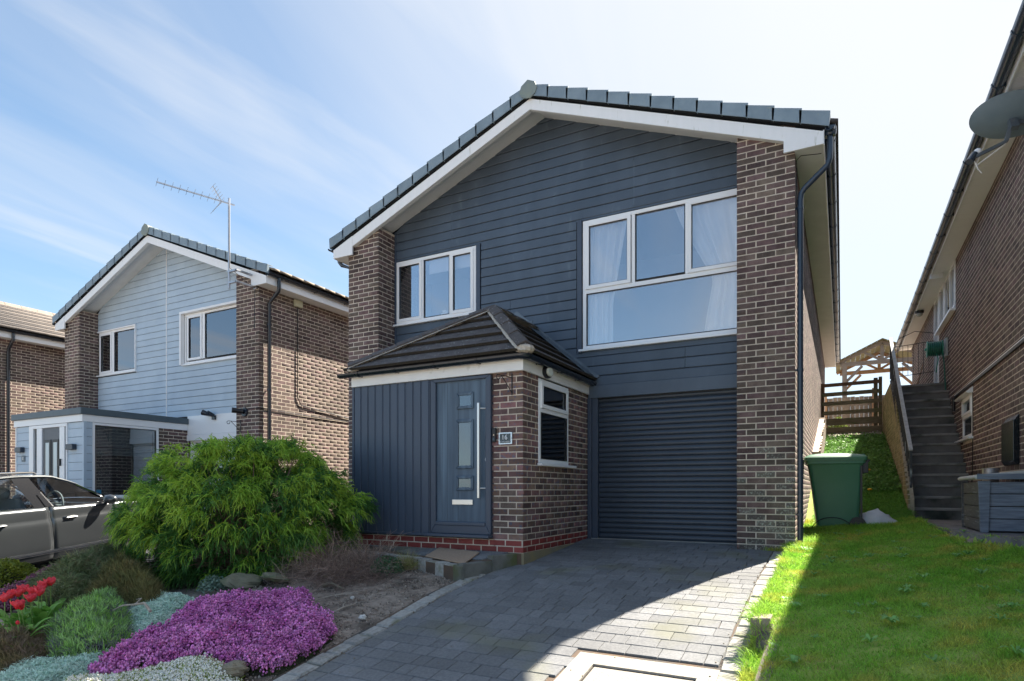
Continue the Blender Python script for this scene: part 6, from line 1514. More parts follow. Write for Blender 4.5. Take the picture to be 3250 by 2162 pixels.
PG['pink'] = [(-8.59, 3.37), (-8.71, 3.75), (-9.06, 4.19), (-8.86, 4.6), (-8.75, 5.04), (-8.38, 4.93), (-8.28, 4.06), (-8.27, 3.74), (-8.1, 3.49), (-7.88, 3.11)]
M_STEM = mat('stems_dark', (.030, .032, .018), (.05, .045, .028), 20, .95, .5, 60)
# --- golden thread conifer
cf = thing('conifer_shrub', (-6.84, 5.45, -1.05), 'large golden green thread-leaf conifer shrub sprawling before the porch', 'shrub')
rg = np.random.default_rng(5); cc = np.array([-6.78, 5.46, -1.05]); RX, RY, RZ = 1.42, 1.15, 1.70
tv = np.array([math.cos(TH), math.sin(TH)]); fv = np.array([-math.sin(TH), math.cos(TH)])
nP = 88; pph = (np.arange(nP)*2.39996+rg.normal(0, .12, nP)) % (2*PI); pct = np.clip(np.linspace(-.08, .97, nP)+rg.normal(0, .03, nP), -.1, 1)
per_ = 27; ph = np.repeat(pph, per_); ct0 = np.repeat(pct, per_); pr_ = np.repeat(rg.uniform(.86, 1.08, nP), per_); nC = nP*per_
ph = ph+rg.normal(0, .115, nC)/np.maximum(np.sqrt(1-np.clip(ct0, 0, .97)**2), .35); ct = np.clip(ct0+rg.normal(0, .038, nC), -.12, 1); padr = pr_-.10*np.abs(rg.normal(0, 1, nC))*.6
nI = 420; ph = np.concatenate([ph, rg.uniform(0, 2*PI, nI)]); ct = np.concatenate([ct, rg.uniform(-.1, 1, nI)]); shell = np.concatenate([padr, rg.uniform(.55, .80, nI)]); isin = np.arange(nC+nI) >= nC; nC = nC+nI
st_ = np.sqrt(np.clip(1-ct**2, 0, 1)); rr = np.minimum(shell*(1+.05*np.sin(ph*4+1+ct*2)), 1.1); wide = np.interp(ct, [-.12, .05, .3, .55, 1], [.80, .93, 1.07, 1.06, 1.0])
loc = np.stack([np.cos(ph)*st_*RX*wide, np.sin(ph)*st_*RY*wide, np.sign(ct)*np.abs(ct)**.8*RZ*.98+.12], 1)*rr[:, None]; loc[:, 2] = np.maximum(np.where(loc[:, 2] > 1.62, 1.62+(loc[:, 2]-1.62)*.4, loc[:, 2]), .03)
c3 = np.empty_like(loc); c3[:, :2] = cc[:2]+loc[:, :1]*tv+loc[:, 1:2]*fv; c3[:, 2] = cc[2]+loc[:, 2]
od = (c3-cc-np.array([0, 0, .45])); od[:, 2] *= .55; od /= np.linalg.norm(od, axis=1, keepdims=True)
def sprays(c3, od, per, rg, L0=.09, L1=.20):
    idx = np.repeat(np.arange(len(c3)), per); n = len(idx)
    D = od[idx]*.95+rg.normal(0, .50, (n, 3)); D[:, 2] += .22; D /= np.linalg.norm(D, axis=1, keepdims=True)
    B = c3[idx]-od[idx]*.06+rg.normal(0, .015, (n, 3)); Ln = rg.uniform(L0, L1, n); dr = rg.uniform(.15, .75, n)
    parts = [strips(B, D, Ln, .0115, dr, 4, .5, rg)]
    for k in range(4):
        t = rg.uniform(.25, .95, n); Pm = B+D*(Ln*t)[:, None]; Pm[:, 2] -= dr*Ln*t*t
        D2 = D+rg.normal(0, .65, (n, 3)); D2[:, 2] -= dr*t*.9
        parts.append(strips(Pm, D2, Ln*rg.uniform(.22, .5, n), .0105, .7, 2, .4, rg))
    return merge(parts)
M_TH1 = mat('thread_leaf_gold', (.40, .56, .06), (.23, .44, .05), 1.6, .65, vary=.25, hue=.015, trans=.35); M_TH2 = mat('thread_leaf_green', (.10, .24, .04), (.05, .15, .03), 1.8, .7, vary=.3, hue=.015, trans=.3)
gsel = (rg.random(nC) < .42+.4*np.clip((c3[:, 2]-cc[2])/1.9, 0, 1)) & ~isin & (shell > .84)
V, F = sprays(c3[gsel], od[gsel], 10, rg); np_mesh('foliage', V, F, M_TH1, cf, kind='stuff')
V, F = sprays(c3[~gsel], od[~gsel], 9, rg); np_mesh('foliage', V, F, M_TH2, cf, kind='stuff')
q = MB(); r = random.Random(9)
for k in range(260):
    a = r.uniform(0, 2*PI); e_ = r.uniform(.05, 1.2); Lr = r.uniform(.8, 1.25); d = Vector((math.cos(a)*math.cos(e_)*RX*tv[0]-math.sin(a)*math.cos(e_)*RY*tv[1], math.cos(a)*math.cos(e_)*RX*tv[1]+math.sin(a)*math.cos(e_)*RY*tv[0], math.sin(e_)*RZ))*Lr*.8
    b0_ = Vector((cc[0]+r.uniform(-.15, .15), cc[1]+r.uniform(-.15, .15), cc[2])); q.tube([b0_, b0_+d*.4+Vector((r.uniform(-.1, .1), r.uniform(-.1, .1), .08)), b0_+d*.75+Vector((0, 0, .06)), b0_+d], [.022, .012, .007, .003], 5)
q.build('branches', mat('conifer_bark', (.17, .115, .08), (.27, .19, .14), 20, .9), cf, kind='stuff')
MB().tube([(-5.78, 6.32, -.85), (-5.74, 6.22, -.55), (-5.70, 6.25, -.30)], [.03, .026, .02], 8).build('stake', mat('birch_grey', (.42, .45, .48), (.25, .26, .28), 25, .8), None, smooth=True, label='short pale grey stake beside the conifer and the porch cladding', cat='stake')
# --- heathers, candytuft
def flower_mat(name, poly, hm, edge, nsp, nfl, m, label, cat, fr, mgreen, spike=.07, amp=.35, seed=1, ngreen=9000, cone=.35, gl=.05, step=.045, part='flowers'):
    rg = np.random.default_rng(seed); t = plant(name, poly, label, cat); mound_mesh('stems', poly, hm, edge, M_STEM, t, .62, step=step, amp=amp)
    q_ = poly_pts(poly, nsp, rg); h = mound_h(q_, poly, hm, edge, 1, amp); B = np.column_stack([q_, H(q_[:, 0], q_[:, 1])+h*.72])
    D = dirs(nsp, 1., cone, rg); D /= np.linalg.norm(D, axis=1, keepdims=True); Ls = rg.uniform(.6, 1.25, nsp)*spike
    ii = np.repeat(np.arange(nsp), nfl); tt = rg.uniform(.25, 1, len(ii)); C = B[ii]+D[ii]*(Ls[ii]*tt)[:, None]+rg.normal(0, fr*1.1, (len(ii), 3))
    V, F = blobs(C, rg.uniform(.7, 1.25, len(ii))*fr, rg); np_mesh(part, V, F, m, t, kind='stuff')
    q_ = poly_pts(poly, ngreen, rg); h = mound_h(q_, poly, hm, edge, 1, amp); B = np.column_stack([q_, H(q_[:, 0], q_[:, 1])+h*.62])
    V, F = strips(B, dirs(ngreen, 1, .5, rg), rg.uniform(.5, 1.2, ngreen)*gl, .006, .2, 2, .3, rg); np_mesh('leaves', V, F, mgreen, t, kind='stuff'); return t
M_MAG = mat('heather_magenta', (.68, .15, .50), (.84, .38, .70), 5, .7, vary=.45, lf=.18, lfs=5, hue=.02, trans=.25)
M_GRD = mat('heath_green', (.055, .085, .025), (.09, .11, .03), 6, .8, vary=.3, trans=.2)
flower_mat('heather', PG['heather'], .135, .22, 3900, 13, M_MAG, 'broad magenta heather mat spreading beside the driveway kerb', 'heather', .0095, M_GRD, .095, seed=3, ngreen=15000, gl=.085, amp=.5)
M_WH = mat('candytuft_white', (.95, .94, .88), (.92, .88, .74), 8, .6, vary=.15, trans=.2); M_YG = mat('candytuft_leaf', (.42, .50, .05), (.25, .36, .04), 6, .7, vary=.3, trans=.3)
flower_mat('candytuft', PG['white'], .19, .2, 3300, 5, M_WH, 'white flowering candytuft with yellow green leaves at the front of the bed', 'flowering plant', .0095, M_YG, .03, seed=4, ngreen=12000, cone=.8, gl=.078, amp=.25)
M_PNK = mat('heather_dusty_pink', (.32, .09, .22), (.30, .15, .16), 6, .8, vary=.35, trans=.2)
flower_mat('heather', PG['pink'], .20, .25, 2300, 7, M_PNK, 'dusty pink heather strip along the edge of the neighbouring drive', 'heather', .010, mat('heath_pinkbrown', (.17, .10, .07), (.10, .09, .04), 6, .8, vary=.3), .08, seed=6, ngreen=7000)
def leafy(name, poly, hm, edge, n, L_, W_, m, label, cat, seed, up=1., sp=.6, droop=.3, extra=None, amp=.3, mstem=M_STEM, k=.6, nseg=2, tuft=1, stemk=.62):
    rg = np.random.default_rng(seed); t = plant(name, poly, label, cat); mound_mesh('stems', poly, hm, edge, mstem, t, stemk, amp=amp)
    def layer(n, L_, W_, m, nm, up, sp, droop, k):
        q_ = poly_pts(poly, n//tuft, rg); h = mound_h(q_, poly, hm, edge, 1, amp); B = np.column_stack([q_, H(q_[:, 0], q_[:, 1])+h*k*rg.uniform(.75, 1.15, len(q_))]); 
        D = dirs(len(B), up, sp, rg); 
        if tuft > 1: B = np.repeat(B, tuft, 0)+rg.normal(0, .004, (len(B)*tuft, 3)); D = np.repeat(D, tuft, 0)+rg.normal(0, .45, (len(B), 3))
        B[:, 2] += rg.uniform(0, 1, len(B))*0
        V, F = strips(B, D, rg.uniform(.6, 1.3, len(B))*L_, W_, droop, nseg, .2, rg); np_mesh(nm, V, F, m, t, kind='stuff')
    layer(n, L_, W_, m, 'leaves', up, sp, droop, k)
    for e_ in (extra or []): layer(*e_)
    return t
M_SIL = mat('silver_leaf', (.55, .74, .62), (.70, .82, .72), 7, .75, vary=.25, trans=.25)
leafy('snow_in_summer', PG['silver'], .13, .14, 22000, .045, .0085, M_SIL, 'pale silver green ground cover winding between the magenta heather and the lavender', 'ground cover plant', 11, .9, .7, .5, tuft=5, amp=.2, mstem=mat('silver_under', (.22, .31, .25), rough=.9), stemk=.8, k=.85)
M_LV = mat('lavender_leaf', (.28, .52, .08), (.40, .58, .24), 7, .75, vary=.45, trans=.25); M_LVG = mat('lavender_grey', (.17, .17, .18), (.24, .24, .24), 8, .8, vary=.3)
leafy('lavender', PG['lav'], .27, .25, 9000, .075, .010, M_LV, 'grey green lavender clump with woody stems beside the tulips', 'lavender', 12, 1., .35, .1, [(9000, .08, .007, M_LVG, 'dry_stems', 1., .5, .1, .62)], tuft=5, k=.74)
leafy('heath', PG['brown'], .24, .22, 9000, .07, .006, mat('heath_purple_brown', (.19, .12, .11), (.25, .19, .08), 5, .8, vary=.35), 'dark purple brown heath clump in front of the tulips', 'heath', 13, 1., .5, .1, [(4500, .05, .006, mat('heath_olive', (.13, .13, .03), (.10, .10, .03), 5, .8, vary=.3), 'leaves', 1., .5, .1, .78)], tuft=4, k=.78)
leafy('heath', PG['olive'], .46, .32, 12000, .10, .007, mat('heath_olive_brown', (.14, .155, .045), (.22, .17, .065), 4, .8, vary=.35), 'olive brown heath between the juniper and the large conifer', 'heath', 14, 1., .45, .1, [(3500, .07, .007, mat('heath_bronze', (.26, .15, .06), (.22, .21, .06), 5, .8, vary=.3), 'leaves', 1., .5, .1, .8)], tuft=4, k=.8)
leafy('juniper', PG['jun'], .42, .36, 15000, .12, .008, mat('juniper_green', (.12, .16, .065), (.20, .25, .11), 4, .8, vary=.35, trans=.2), 'low spreading feathery dark green juniper behind the tulips', 'juniper', 15, .22, .7, .15, [(6000, .10, .007, mat('juniper_light', (.22, .25, .13), (.20, .15, .08), 5, .8, vary=.3), 'leaves', .25, .7, .1, .9)], tuft=6, k=.85)
# --- clipped golden dome at the frame edge
dm_ = thing('golden_bush', (-9.05, 3.82, -1.37), 'round golden green clipped bush beside the parked car', 'bush')
rg = np.random.default_rng(21); n = 9000; ph = rg.uniform(0, 2*PI, n); ct = rg.uniform(-.1, 1, n); s_ = np.sqrt(1-ct**2); r_ = rg.uniform(.86, 1.03, n)*(1+.05*np.sin(ph*6+ct*9))
C = np.stack([-9.22+.46*r_*s_*np.cos(ph), 3.80+.46*r_*s_*np.sin(ph), -1.36+.47*r_*ct], 1); D = np.stack([s_*np.cos(ph), s_*np.sin(ph), ct], 1)+rg.normal(0, .6, (n, 3))
V, F = strips(C, D, .028, .019, .1, 1, .7, rg); np_mesh('leaves', V, F, mat('golden_leaf', (.27, .31, .03), (.15, .19, .03), 9, .6, vary=.3, trans=.3), dm_, kind='stuff')
MB().ell((-9.22, 3.80, -1.36), .40, .40, .41, 20, 12).build('stems', M_STEM, dm_, smooth=True)
# --- tulips
M_TUL = mat('tulip_red', (.88, .04, .075), (.92, .14, .17), 22, .45, trans=.35, vary=.1); M_TLF = mat('tulip_leaf', (.17, .42, .07), (.26, .50, .10), 12, .5, trans=.35, vary=.2); M_TST = mat('tulip_stem', (.16, .28, .06), rough=.5); M_CUT = mat('tulip_edge', (.72, .30, .10), rough=.5)
TL = [(-6.87, 2.86, .36, 1, 'nearest the frame edge'), (-6.97, 2.95, .35, 1, ''), (-6.93, 2.99, .36, 1, ''), (-7.0, 3.06, .37, 1, ''), (-6.83, 3.06, .37, 1, ''), (-6.66, 2.97, .36, 1, ''), (-6.58, 2.84, .35, 1.1, ''), (-6.77, 3.09, .36, 1, ''), (-6.87, 3.16, .37, 1, ''), (-6.90, 3.20, .39, 1, ''), (-6.90, 3.25, .40, 1, ''), (-6.65, 2.90, .31, .7, ''), (-6.42, 2.77, .27, .5, '')]
TLAB = {0: 'open red tulip with yellow edges at the frame edge end of the tulip row', 6: 'low wide open red tulip leaning out in front of the tulip clump', 10: 'tallest red tulip standing apart at the car side of the clump', 12: 'small closed pink tulip bud below the red flowers', 5: 'fully open red tulip in the middle of the clump, over the broad leaves'}
_u = lambda p: (math.cos(TH)*p[0]+math.sin(TH)*p[1])/(-math.sin(TH)*p[0]+math.cos(TH)*p[1])
_ord = sorted([k for k in range(len(TL)) if k not in TLAB], key=lambda k: _u(TL[k]))
for _n, _k in zip('second third fourth fifth sixth seventh eighth ninth'.split(), _ord): TLAB[_k] = _n+' red tulip from the frame edge in the crowded row over the lavender'
for i, (x, y, hgt, sc, _) in enumerate(TL):
    r = random.Random(i+50); z0 = float(H(x, y)); bx, by = x+r.uniform(-.05, .05), y+r.uniform(-.04, .04)+.02
    t = thing('tulip', (bx, by, z0), TLAB.get(i, 'red tulip crowded among the others above the lavender clump'), 'tulip', 'red tulips at the back of the flower bed')
    top = Vector((x, y, z0+hgt)); MB().tube([(bx, by, z0-.01), (bx*.5+x*.5+r.uniform(-.01, .01), by*.5+y*.5, z0+hgt*.5), top], .0042, 6).build('stem', M_TST, t, smooth=True)
    lean = Vector((r.uniform(-.25, .25), r.uniform(-.25, .1), 1)).normalized(); a0_ = lean.orthogonal().normalized(); b0_ = lean.cross(a0_)
    for k in range(6):
        a = k*PI/3+(.3 if k % 2 else 0); d = a0_*math.cos(a)+b0_*math.sin(a); sd_ = lean.cross(d); op = (.040 if sc > .6 else .014)*(1.15 if k % 2 else 1)*sc; hh_ = .074*sc; vs = []
        for j in range(6):
            q_ = j/5; rad = op*math.sin(min(q_*1.9, 1.75))*(1+.25*q_*(sc > .8)); wd = .033*sc*math.sin(PI*(q_*.86+.1))**.7
            for s in (-1, 0, 1): vs.append(top+d*(rad-.003*abs(s))+sd_*(s*wd)*.95+lean*(q_*hh_)-d*(abs(s)*wd*.28))
        q = MB().add(vs, [(j*3+s, j*3+s+1, j*3+s+4, j*3+s+3) for j in range(5) for s in range(2)]); q.build('petal', M_TUL, t, smooth=True)
    for k in range(4):
        a = r.uniform(0, 2*PI); d = Vector((math.cos(a), math.sin(a), 0)); sd_ = Vector((-d.y, d.x, 0)); Ln = r.uniform(.28, .40); W_ = r.uniform(.026, .042); vs = []
        for j in range(8):
            q_ = j/7; p = Vector((bx, by, z0))+d*(Ln*.62*q_**1.4)+Vector((0, 0, Ln*(q_-.38*q_**3))); wd = W_*math.sin(PI*min(q_*.93+.07, 1))**.8
            for s in (-1, 0, 1): vs.append(p+sd_*s*wd+Vector((0, 0, abs(s)*wd*.35)))
        MB().add(vs, [(j*3+s, j*3+s+1, j*3+s+4, j*3+s+3) for j in range(7) for s in range(2)]).build('leaf', M_TLF, t, smooth=True)
# --- dry twiggy shrub, grass tuft, green weed
def twigs(name, c, n, L0, L1, m, label, cat, seed, rad=.0022, spread=1., up=.5, bias=(0, 0), sub=3, kind=None, seg=4):
    rg = np.random.default_rng(seed); t = thing(name, (c[0], c[1], float(H(c[0], c[1]))), label, cat); z = float(H(c[0], c[1]))
    B = np.column_stack([c[0]+rg.normal(0, .08*spread, n), c[1]+rg.normal(0, .08*spread, n), np.full(n, z)]); D = rg.normal(0, 1, (n, 3)); D[:, 0] += bias[0]; D[:, 1] += bias[1]; D[:, 2] = np.abs(D[:, 2])*.6+up
    D /= np.linalg.norm(D, axis=1, keepdims=True); Ln = rg.uniform(L0, L1, n); dr = rg.uniform(.1, .7, n); parts = [strips(B, D, Ln, rad*2.2, dr, seg, .4, rg)]
    for k in range(sub):
        tt = rg.uniform(.3, .95, n); Pm = B+D*(Ln*tt)[:, None]; Pm[:, 2] -= dr*Ln*tt*tt; parts.append(strips(Pm, D+rg.normal(0, .5, (n, 3)), Ln*rg.uniform(.2, .45, n), rad*1.4, .2, 2, .3, rg))
    V, F = merge(parts)
    V2 = np.maximum(V[:, 2], H(V[:, 0], V[:, 1])+.004); V[:, 2] = V2; np_mesh('twigs', V, F, m, t, kind='stuff'); return t
M_TW = mat('dry_twig', (.27, .18, .14), (.42, .31, .24), 9, .9, vary=.4)
twigs('dry_shrub', (-5.45, 5.75), 1500, .3, .72, M_TW, 'tangle of bare reddish brown twigs between conifer and doorstep', 'shrub', 31, .0023, 3.2, .30, (.3, -.6), 4)
twigs('dry_shrub', (-4.95, 5.45), 700, .25, .55, mat('dry_twig_dark', (.18, .12, .10), (.28, .20, .16), 9, .9, vary=.4), 'low mat of dark bare twigs spilling over the soil', 'shrub', 32, .002, 2.6, .15, (.2, -.5), 4)
t = twigs('ornamental_grass', (-4.52, 5.86), 700, .16, .34, mat('straw_grass', (.42, .36, .17), (.30, .33, .10), 9, .8, vary=.3, trans=.2), 'straw coloured grass tuft beside the stone edging of the landing', 'grass tuft', 33, .0016, .45, 1.3, (0, 0), 0, seg=5)
def leafclump(name, c, R_, hgt, n, lf, m, label, cat, seed):
    rg = np.random.default_rng(seed); z = float(H(c[0], c[1])); t = thing(name, (c[0], c[1], z), label, cat); a = rg.uniform(0, 2*PI, n); r_ = np.sqrt(rg.uniform(0, 1, n))*R_
    C = np.column_stack([c[0]+r_*np.cos(a), c[1]+r_*np.sin(a), z+hgt*rg.uniform(.2, 1, n)*np.sqrt(np.clip(1-(r_/R_)**2, .05, 1))]); D = dirs(n, .5, .8, rg); V, F = strips(C, D, lf, lf*.55, .3, 2, .5, rg); np_mesh('leaves', V, F, m, t, kind='stuff'); return t
M_LG = mat('weed_green', (.045, .12, .05), (.07, .17, .07), 8, .6, vary=.3, trans=.3)
leafclump('leafy_plant', (-4.62, 5.62), .20, .22, 900, .024, M_LG, 'small dark green leafy plant at the foot of the straw grass', 'plant', 41)
leafclump('leafy_plant', (-6.15, 4.50), .16, .18, 400, .035, mat('grey_green_leaf', (.13, .20, .15), (.18, .26, .2), 8, .7, vary=.2), 'small grey green plant under the front of the conifer', 'plant', 42)
# roots, branches, stones
def rock(name, x, y, rx, ry, rz, m, label, cat, seed, dz=0., tilt=0.):
    r = random.Random(seed); k = [r.uniform(0, 6) for _ in range(6)]
    o = MB().ell((0, 0, 0), rx, ry, rz, 14, 9, fn=lambda d: 1+.14*math.sin(d.x*4+k[0])*math.cos(d.y*3+k[1])+.10*math.sin(d.z*6+d.x*5+k[2])+.05*math.sin(d.y*11+k[3])).build(name, m, None, smooth=False, label=label, cat=cat)
    z = float(H(x, y)); o.location = (x, y, z+dz-rz*.45); o.rotation_euler = (tilt, r.uniform(-.2, .2), r.uniform(0, 3)); return o
M_ROCK = mat('bed_rock', (.12, .115, .075), (.19, .18, .125), 6, .85, .7, 20, c3=(.11, .13, .07), c3scale=5, c3lo=.5, c3hi=.65); M_ROCK2 = mat('bed_rock_tan', (.28, .23, .15), (.20, .18, .14), 5, .85, .5, 20)
rock('rock', -5.55, 4.82, .26, .16, .05, M_ROCK, 'long flat mossy rock above the magenta heather', 'rock', 1, .05, .2); rock('rock', -5.85, 4.62, .20, .13, .055, M_ROCK, 'upright dark mossy rock at the back edge of the heather', 'rock', 2, .05, .5)
rock('rock', -4.16, 3.36, .17, .10, .055, M_ROCK2, 'flat tan stone poking out under the magenta heather', 'rock', 3, .04); rock('rock', -4.00, 3.10, .16, .11, .06, M_ROCK2, 'tan and grey flagstone beside the white candytuft', 'rock', 4, .04)
rock('pebble', -3.92, 4.42, .038, .032, .028, mat('white_stone', (.66, .64, .60), (.52, .50, .47), 12, .7), 'round white pebble alone on the bare soil', 'pebble', 5, .01)
rock('pebble', -4.42, 4.82, .030, .022, .016, mat('white_stone2', (.60, .58, .54), rough=.7), 'small pale pebble near the dry roots', 'pebble', 6, .005)
M_ROOT = mat('bleached_root', (.42, .36, .30), (.30, .24, .19), 15, .8)
def branch(name, pts, r0, label, m=M_ROOT, subs=()):
    t = MB(); t.tube([(x, y, float(H(x, y))+dz) for x, y, dz in pts], [r0*(1-.6*i/(len(pts)-1)) for i in range(len(pts))], 7)
    for sb in subs: t.tube([(x, y, float(H(x, y))+dz) for x, y, dz in sb], [r0*.6*(1-.6*i/(len(sb)-1)) for i in range(len(sb))], 6)
    return t.build(name, m, None, smooth=True, label=label, cat='branch' if name == 'branch' else 'root')
branch('root', [(-4.30, 4.28, .02), (-4.24, 4.38, .045), (-4.24, 4.50, .05), (-4.20, 4.60, .045), (-4.26, 4.70, .03)], .013, 'bleached forked root rising from the soil beside the heather', subs=[[(-4.24, 4.38, .045), (-4.14, 4.36, .05), (-4.06, 4.38, .04)], [(-4.24, 4.50, .05), (-4.30, 4.56, .05), (-4.36, 4.66, .03)]])
branch('root', [(-4.72, 4.62, .03), (-4.60, 4.74, .05), (-4.46, 4.92, .04), (-4.43, 5.02, .02)], .007, 'thin pale root arching over the soil above the heather', subs=[[(-4.60, 4.74, .05), (-4.42, 4.82, .06), (-4.36, 4.90, .05)]])
branch('branch', [(-5.55, 3.42, .26), (-5.72, 3.47, .30), (-5.85, 3.46, .28), (-6.02, 3.44, .26), (-6.10, 3.40, .22)], .014, 'bleached bare branch lying across the silver ground cover', subs=[[(-5.85, 3.46, .28), (-5.95, 3.58, .28), (-6.1, 3.62, .24)]])
branch('branch', [(-5.02, 5.0, .02), (-4.9, 5.02, .05), (-4.78, 4.98, .05), (-4.70, 4.98, .03)], .022, 'broken tan wood stick at the edge of the dry twigs', M_ROCK2)
# soil litter: chips and crumbs
rg = np.random.default_rng(77); n = 9000; q_ = np.stack([rg.uniform(-6.0, -3.72, n), rg.uniform(2.6, 5.9, n)], 1); C = np.column_stack([q_, H(q_[:, 0], q_[:, 1])+.004]); V, F = blobs(C, np.abs(rg.normal(.004, .004, n))+.0025, rg)
np_mesh('soil_crumbs', V, F, mat('soil_chips', (.20, .155, .12), (.36, .31, .26), 30, .95, vary=.5), None, kind='stuff', label='crumbs of soil, bark and grit on the bare bed')
n = 2500; C = np.column_stack([rg.uniform(-6.0, -3.75, n), rg.uniform(3.0, 5.9, n), np.zeros(n)]); C[:, 2] = H(C[:, 0], C[:, 1])+.008; D = rg.normal(0, 1, (n, 3)); D[:, 2] *= .12; V, F = strips(C, D, rg.uniform(.02, .09, n), .0035, 0, 2, .5, rg)
np_mesh('twig_litter', V, F, M_TW, None, kind='stuff', label='thin twig litter scattered over the soil')
# ================================================================ lawn and bank grass
M_GRA = mat('lawn_blade', (.23, .48, .045), (.36, .55, .08), 2.3, .6, vary=.42, hue=.012, trans=.4, c3=(.58, .52, .10), c3scale=3.0, c3lo=.50, c3hi=.68)
M_GRB = mat('bank_blade', (.15, .34, .05), (.20, .42, .07), 2.5, .6, vary=.35, hue=.012, trans=.4)
M_TURF = mat('turf', (.19, .31, .04), (.33, .39, .08), 5, .95, .6, 60, c3=(.32, .31, .08), c3scale=2.2, c3lo=.52, c3hi=.66)
LX0, LX1, LY0, LY1 = -.60, 7.5, 2.6, 11.0
def Ls(x, y): return H(x, y)
ys_ = np.concatenate([np.arange(1.5, 6.4, .12), np.arange(6.4, 9.6, .05), np.arange(9.6, 18.0, .3)]); xs_ = np.concatenate([np.arange(-.575, .85, .08), np.arange(.85, 1.9, .03), np.arange(1.9, 2.2, .08), np.arange(2.2, 12, .6)])
def turf_z(X, Y): return H(X, Y)+.004+.006*np.sin(X*13)*np.sin(Y*11)
X, Y = np.meshgrid(xs_, ys_); Z = turf_z(X, Y); V = np.stack([X.ravel(), Y.ravel(), Z.ravel()], 1); nx = len(xs_); a = (np.arange(len(ys_)-1)[:, None]*nx+np.arange(nx-1)).ravel()
F = np.stack([a, a+1, a+nx+1, a+nx], 1); cxm = V[F].mean(1); keep = ~on_path(cxm[:, 0]-.04, cxm[:, 1]) & ~((cxm[:, 0] > 1.75) & (cxm[:, 1] > 4.5))
np_mesh('lawn', V, F[keep], M_TURF, None, smooth=True, kind='structure', label='mossy front lawn sloping up beside the driveway')
def gfield(n, x0, x1, y0, y1, rg, fn=None):
    q_ = np.stack([rg.uniform(x0, x1, n), rg.uniform(y0, y1, n)], 1); d = -math.sin(TH)*q_[:, 0]+math.cos(TH)*q_[:, 1]; u = (math.cos(TH)*q_[:, 0]+math.sin(TH)*q_[:, 1])/d*1965+1625
    k = (u < 3420) & ~on_path(q_[:, 0]-.02, q_[:, 1]) & ~((q_[:, 0] > 1.76) & (q_[:, 1] > 4.7))
    # density falls with distance
    k &= rg.random(n) < np.clip((5.2/np.maximum(d, 1))**1.3, .12, 1)
    if fn is not None: k &= fn(q_)
    return q_[k], d[k]
rg = np.random.default_rng(88)
q_, d = gfield(520000, -.60, 4.2, 3.0, 10.6, rg, lambda q_: rg.random(len(q_)) < .62+.38*np.clip(sn(q_[:, 0], q_[:, 1], 1.5)+.3, 0, 1))
n = len(q_); B = np.column_stack([q_, H(q_[:, 0], q_[:, 1])]); hb = .034+.075*np.clip(sn(q_[:, 0], q_[:, 1], .9, 3)+.1, 0, 1)**1.5+.03*np.clip(sn(q_[:, 0], q_[:, 1], 3.2, 1), 0, 1)+.05*np.clip((q_[:, 1]-8.3)/1.2, 0, 1)+.035*np.clip((-.42-q_[:, 0])/.12, 0, 1)
Lb = hb*rg.uniform(.55, 1.35, n); W_ = .0044*np.clip(d/4.2, 1, 2.6)
V, F = strips(B, dirs(n, 1.0, .55, rg), Lb, W_, .35, 2, .15, rg)
np_mesh('grass', V, F, M_GRA, None, kind='stuff', label='bright green lawn grass with mossy yellow patches')
# longer tufts along kerb and at the pier, overhanging blades
def tuft(n, cx, cy, sx, sy, L0, L1, nm, lab, m=M_GRA, W_=.004, zf=None, bias=(0, 0)):
    rg = np.random.default_rng(int(abs(cx*100)+abs(cy*10))); B = np.column_stack([rg.normal(cx, sx, n), rg.normal(cy, sy, n), np.zeros(n)]); B[:, 2] = H(B[:, 0], B[:, 1]) if zf is None else zf
    D = dirs(n, 1, .4, rg); D[:, 0] += bias[0]; D[:, 1] += bias[1]; V, F = strips(B, D, rg.uniform(L0, L1, n), W_, .5, 3, .15, rg); return V, F
parts = [tuft(900, -.50, 8.05, .05, .14, .10, .22, '', '', bias=(-.3, -.2)), tuft(1500, -.42, 8.5, .12, .3, .08, .20, '', ''), tuft(2500, -.1, 9.55, .35, .12, .08, .20, '', ''), tuft(350, -.55, 4.70, .03, .22, .12, .26, '', '', bias=(-.5, -.2)), tuft(250, -.53, 5.3, .03, .3, .05, .12, '', '', bias=(-.4, 0)), tuft(140, -.70, 8.11, .07, .02, .05, .14, '', '', zf=-.74)]
V, F = merge(parts); np_mesh('grass', V, F, M_GRA, None, kind='stuff', label='long unmown grass blades along the kerb and round the bin')
# bank behind the bin
q2, d2 = gfield(260000, -.36, .92, 10.2, 17.9, rg); n = len(q2)
n_k = n; B = np.column_stack([q2, H(q2[:, 0], q2[:, 1])]); V, F = strips(B, dirs(n, .8, .7, rg), rg.uniform(.05, .14, n), .010, .5, 2, .3, rg); np_mesh('grass', V, F, M_GRB, None, kind='stuff', label='coarse grass and ground cover on the bank between the houses')
nl = 9000; q3 = np.stack([rg.uniform(-.34, .9, nl), rg.uniform(12.2, 17.2, nl)], 1); B = np.column_stack([q3, H(q3[:, 0], q3[:, 1])+rg.uniform(.03, .12, nl)]); V, F = strips(B, dirs(nl, .6, .8, rg), .05, .035, .3, 2, .5, rg); np_mesh('ground_cover', V, F, mat('bank_leaf', (.12, .26, .06), (.18, .35, .08), 4, .6, vary=.35, trans=.3), None, kind='stuff', label='small leaved creeping cover on the upper bank')
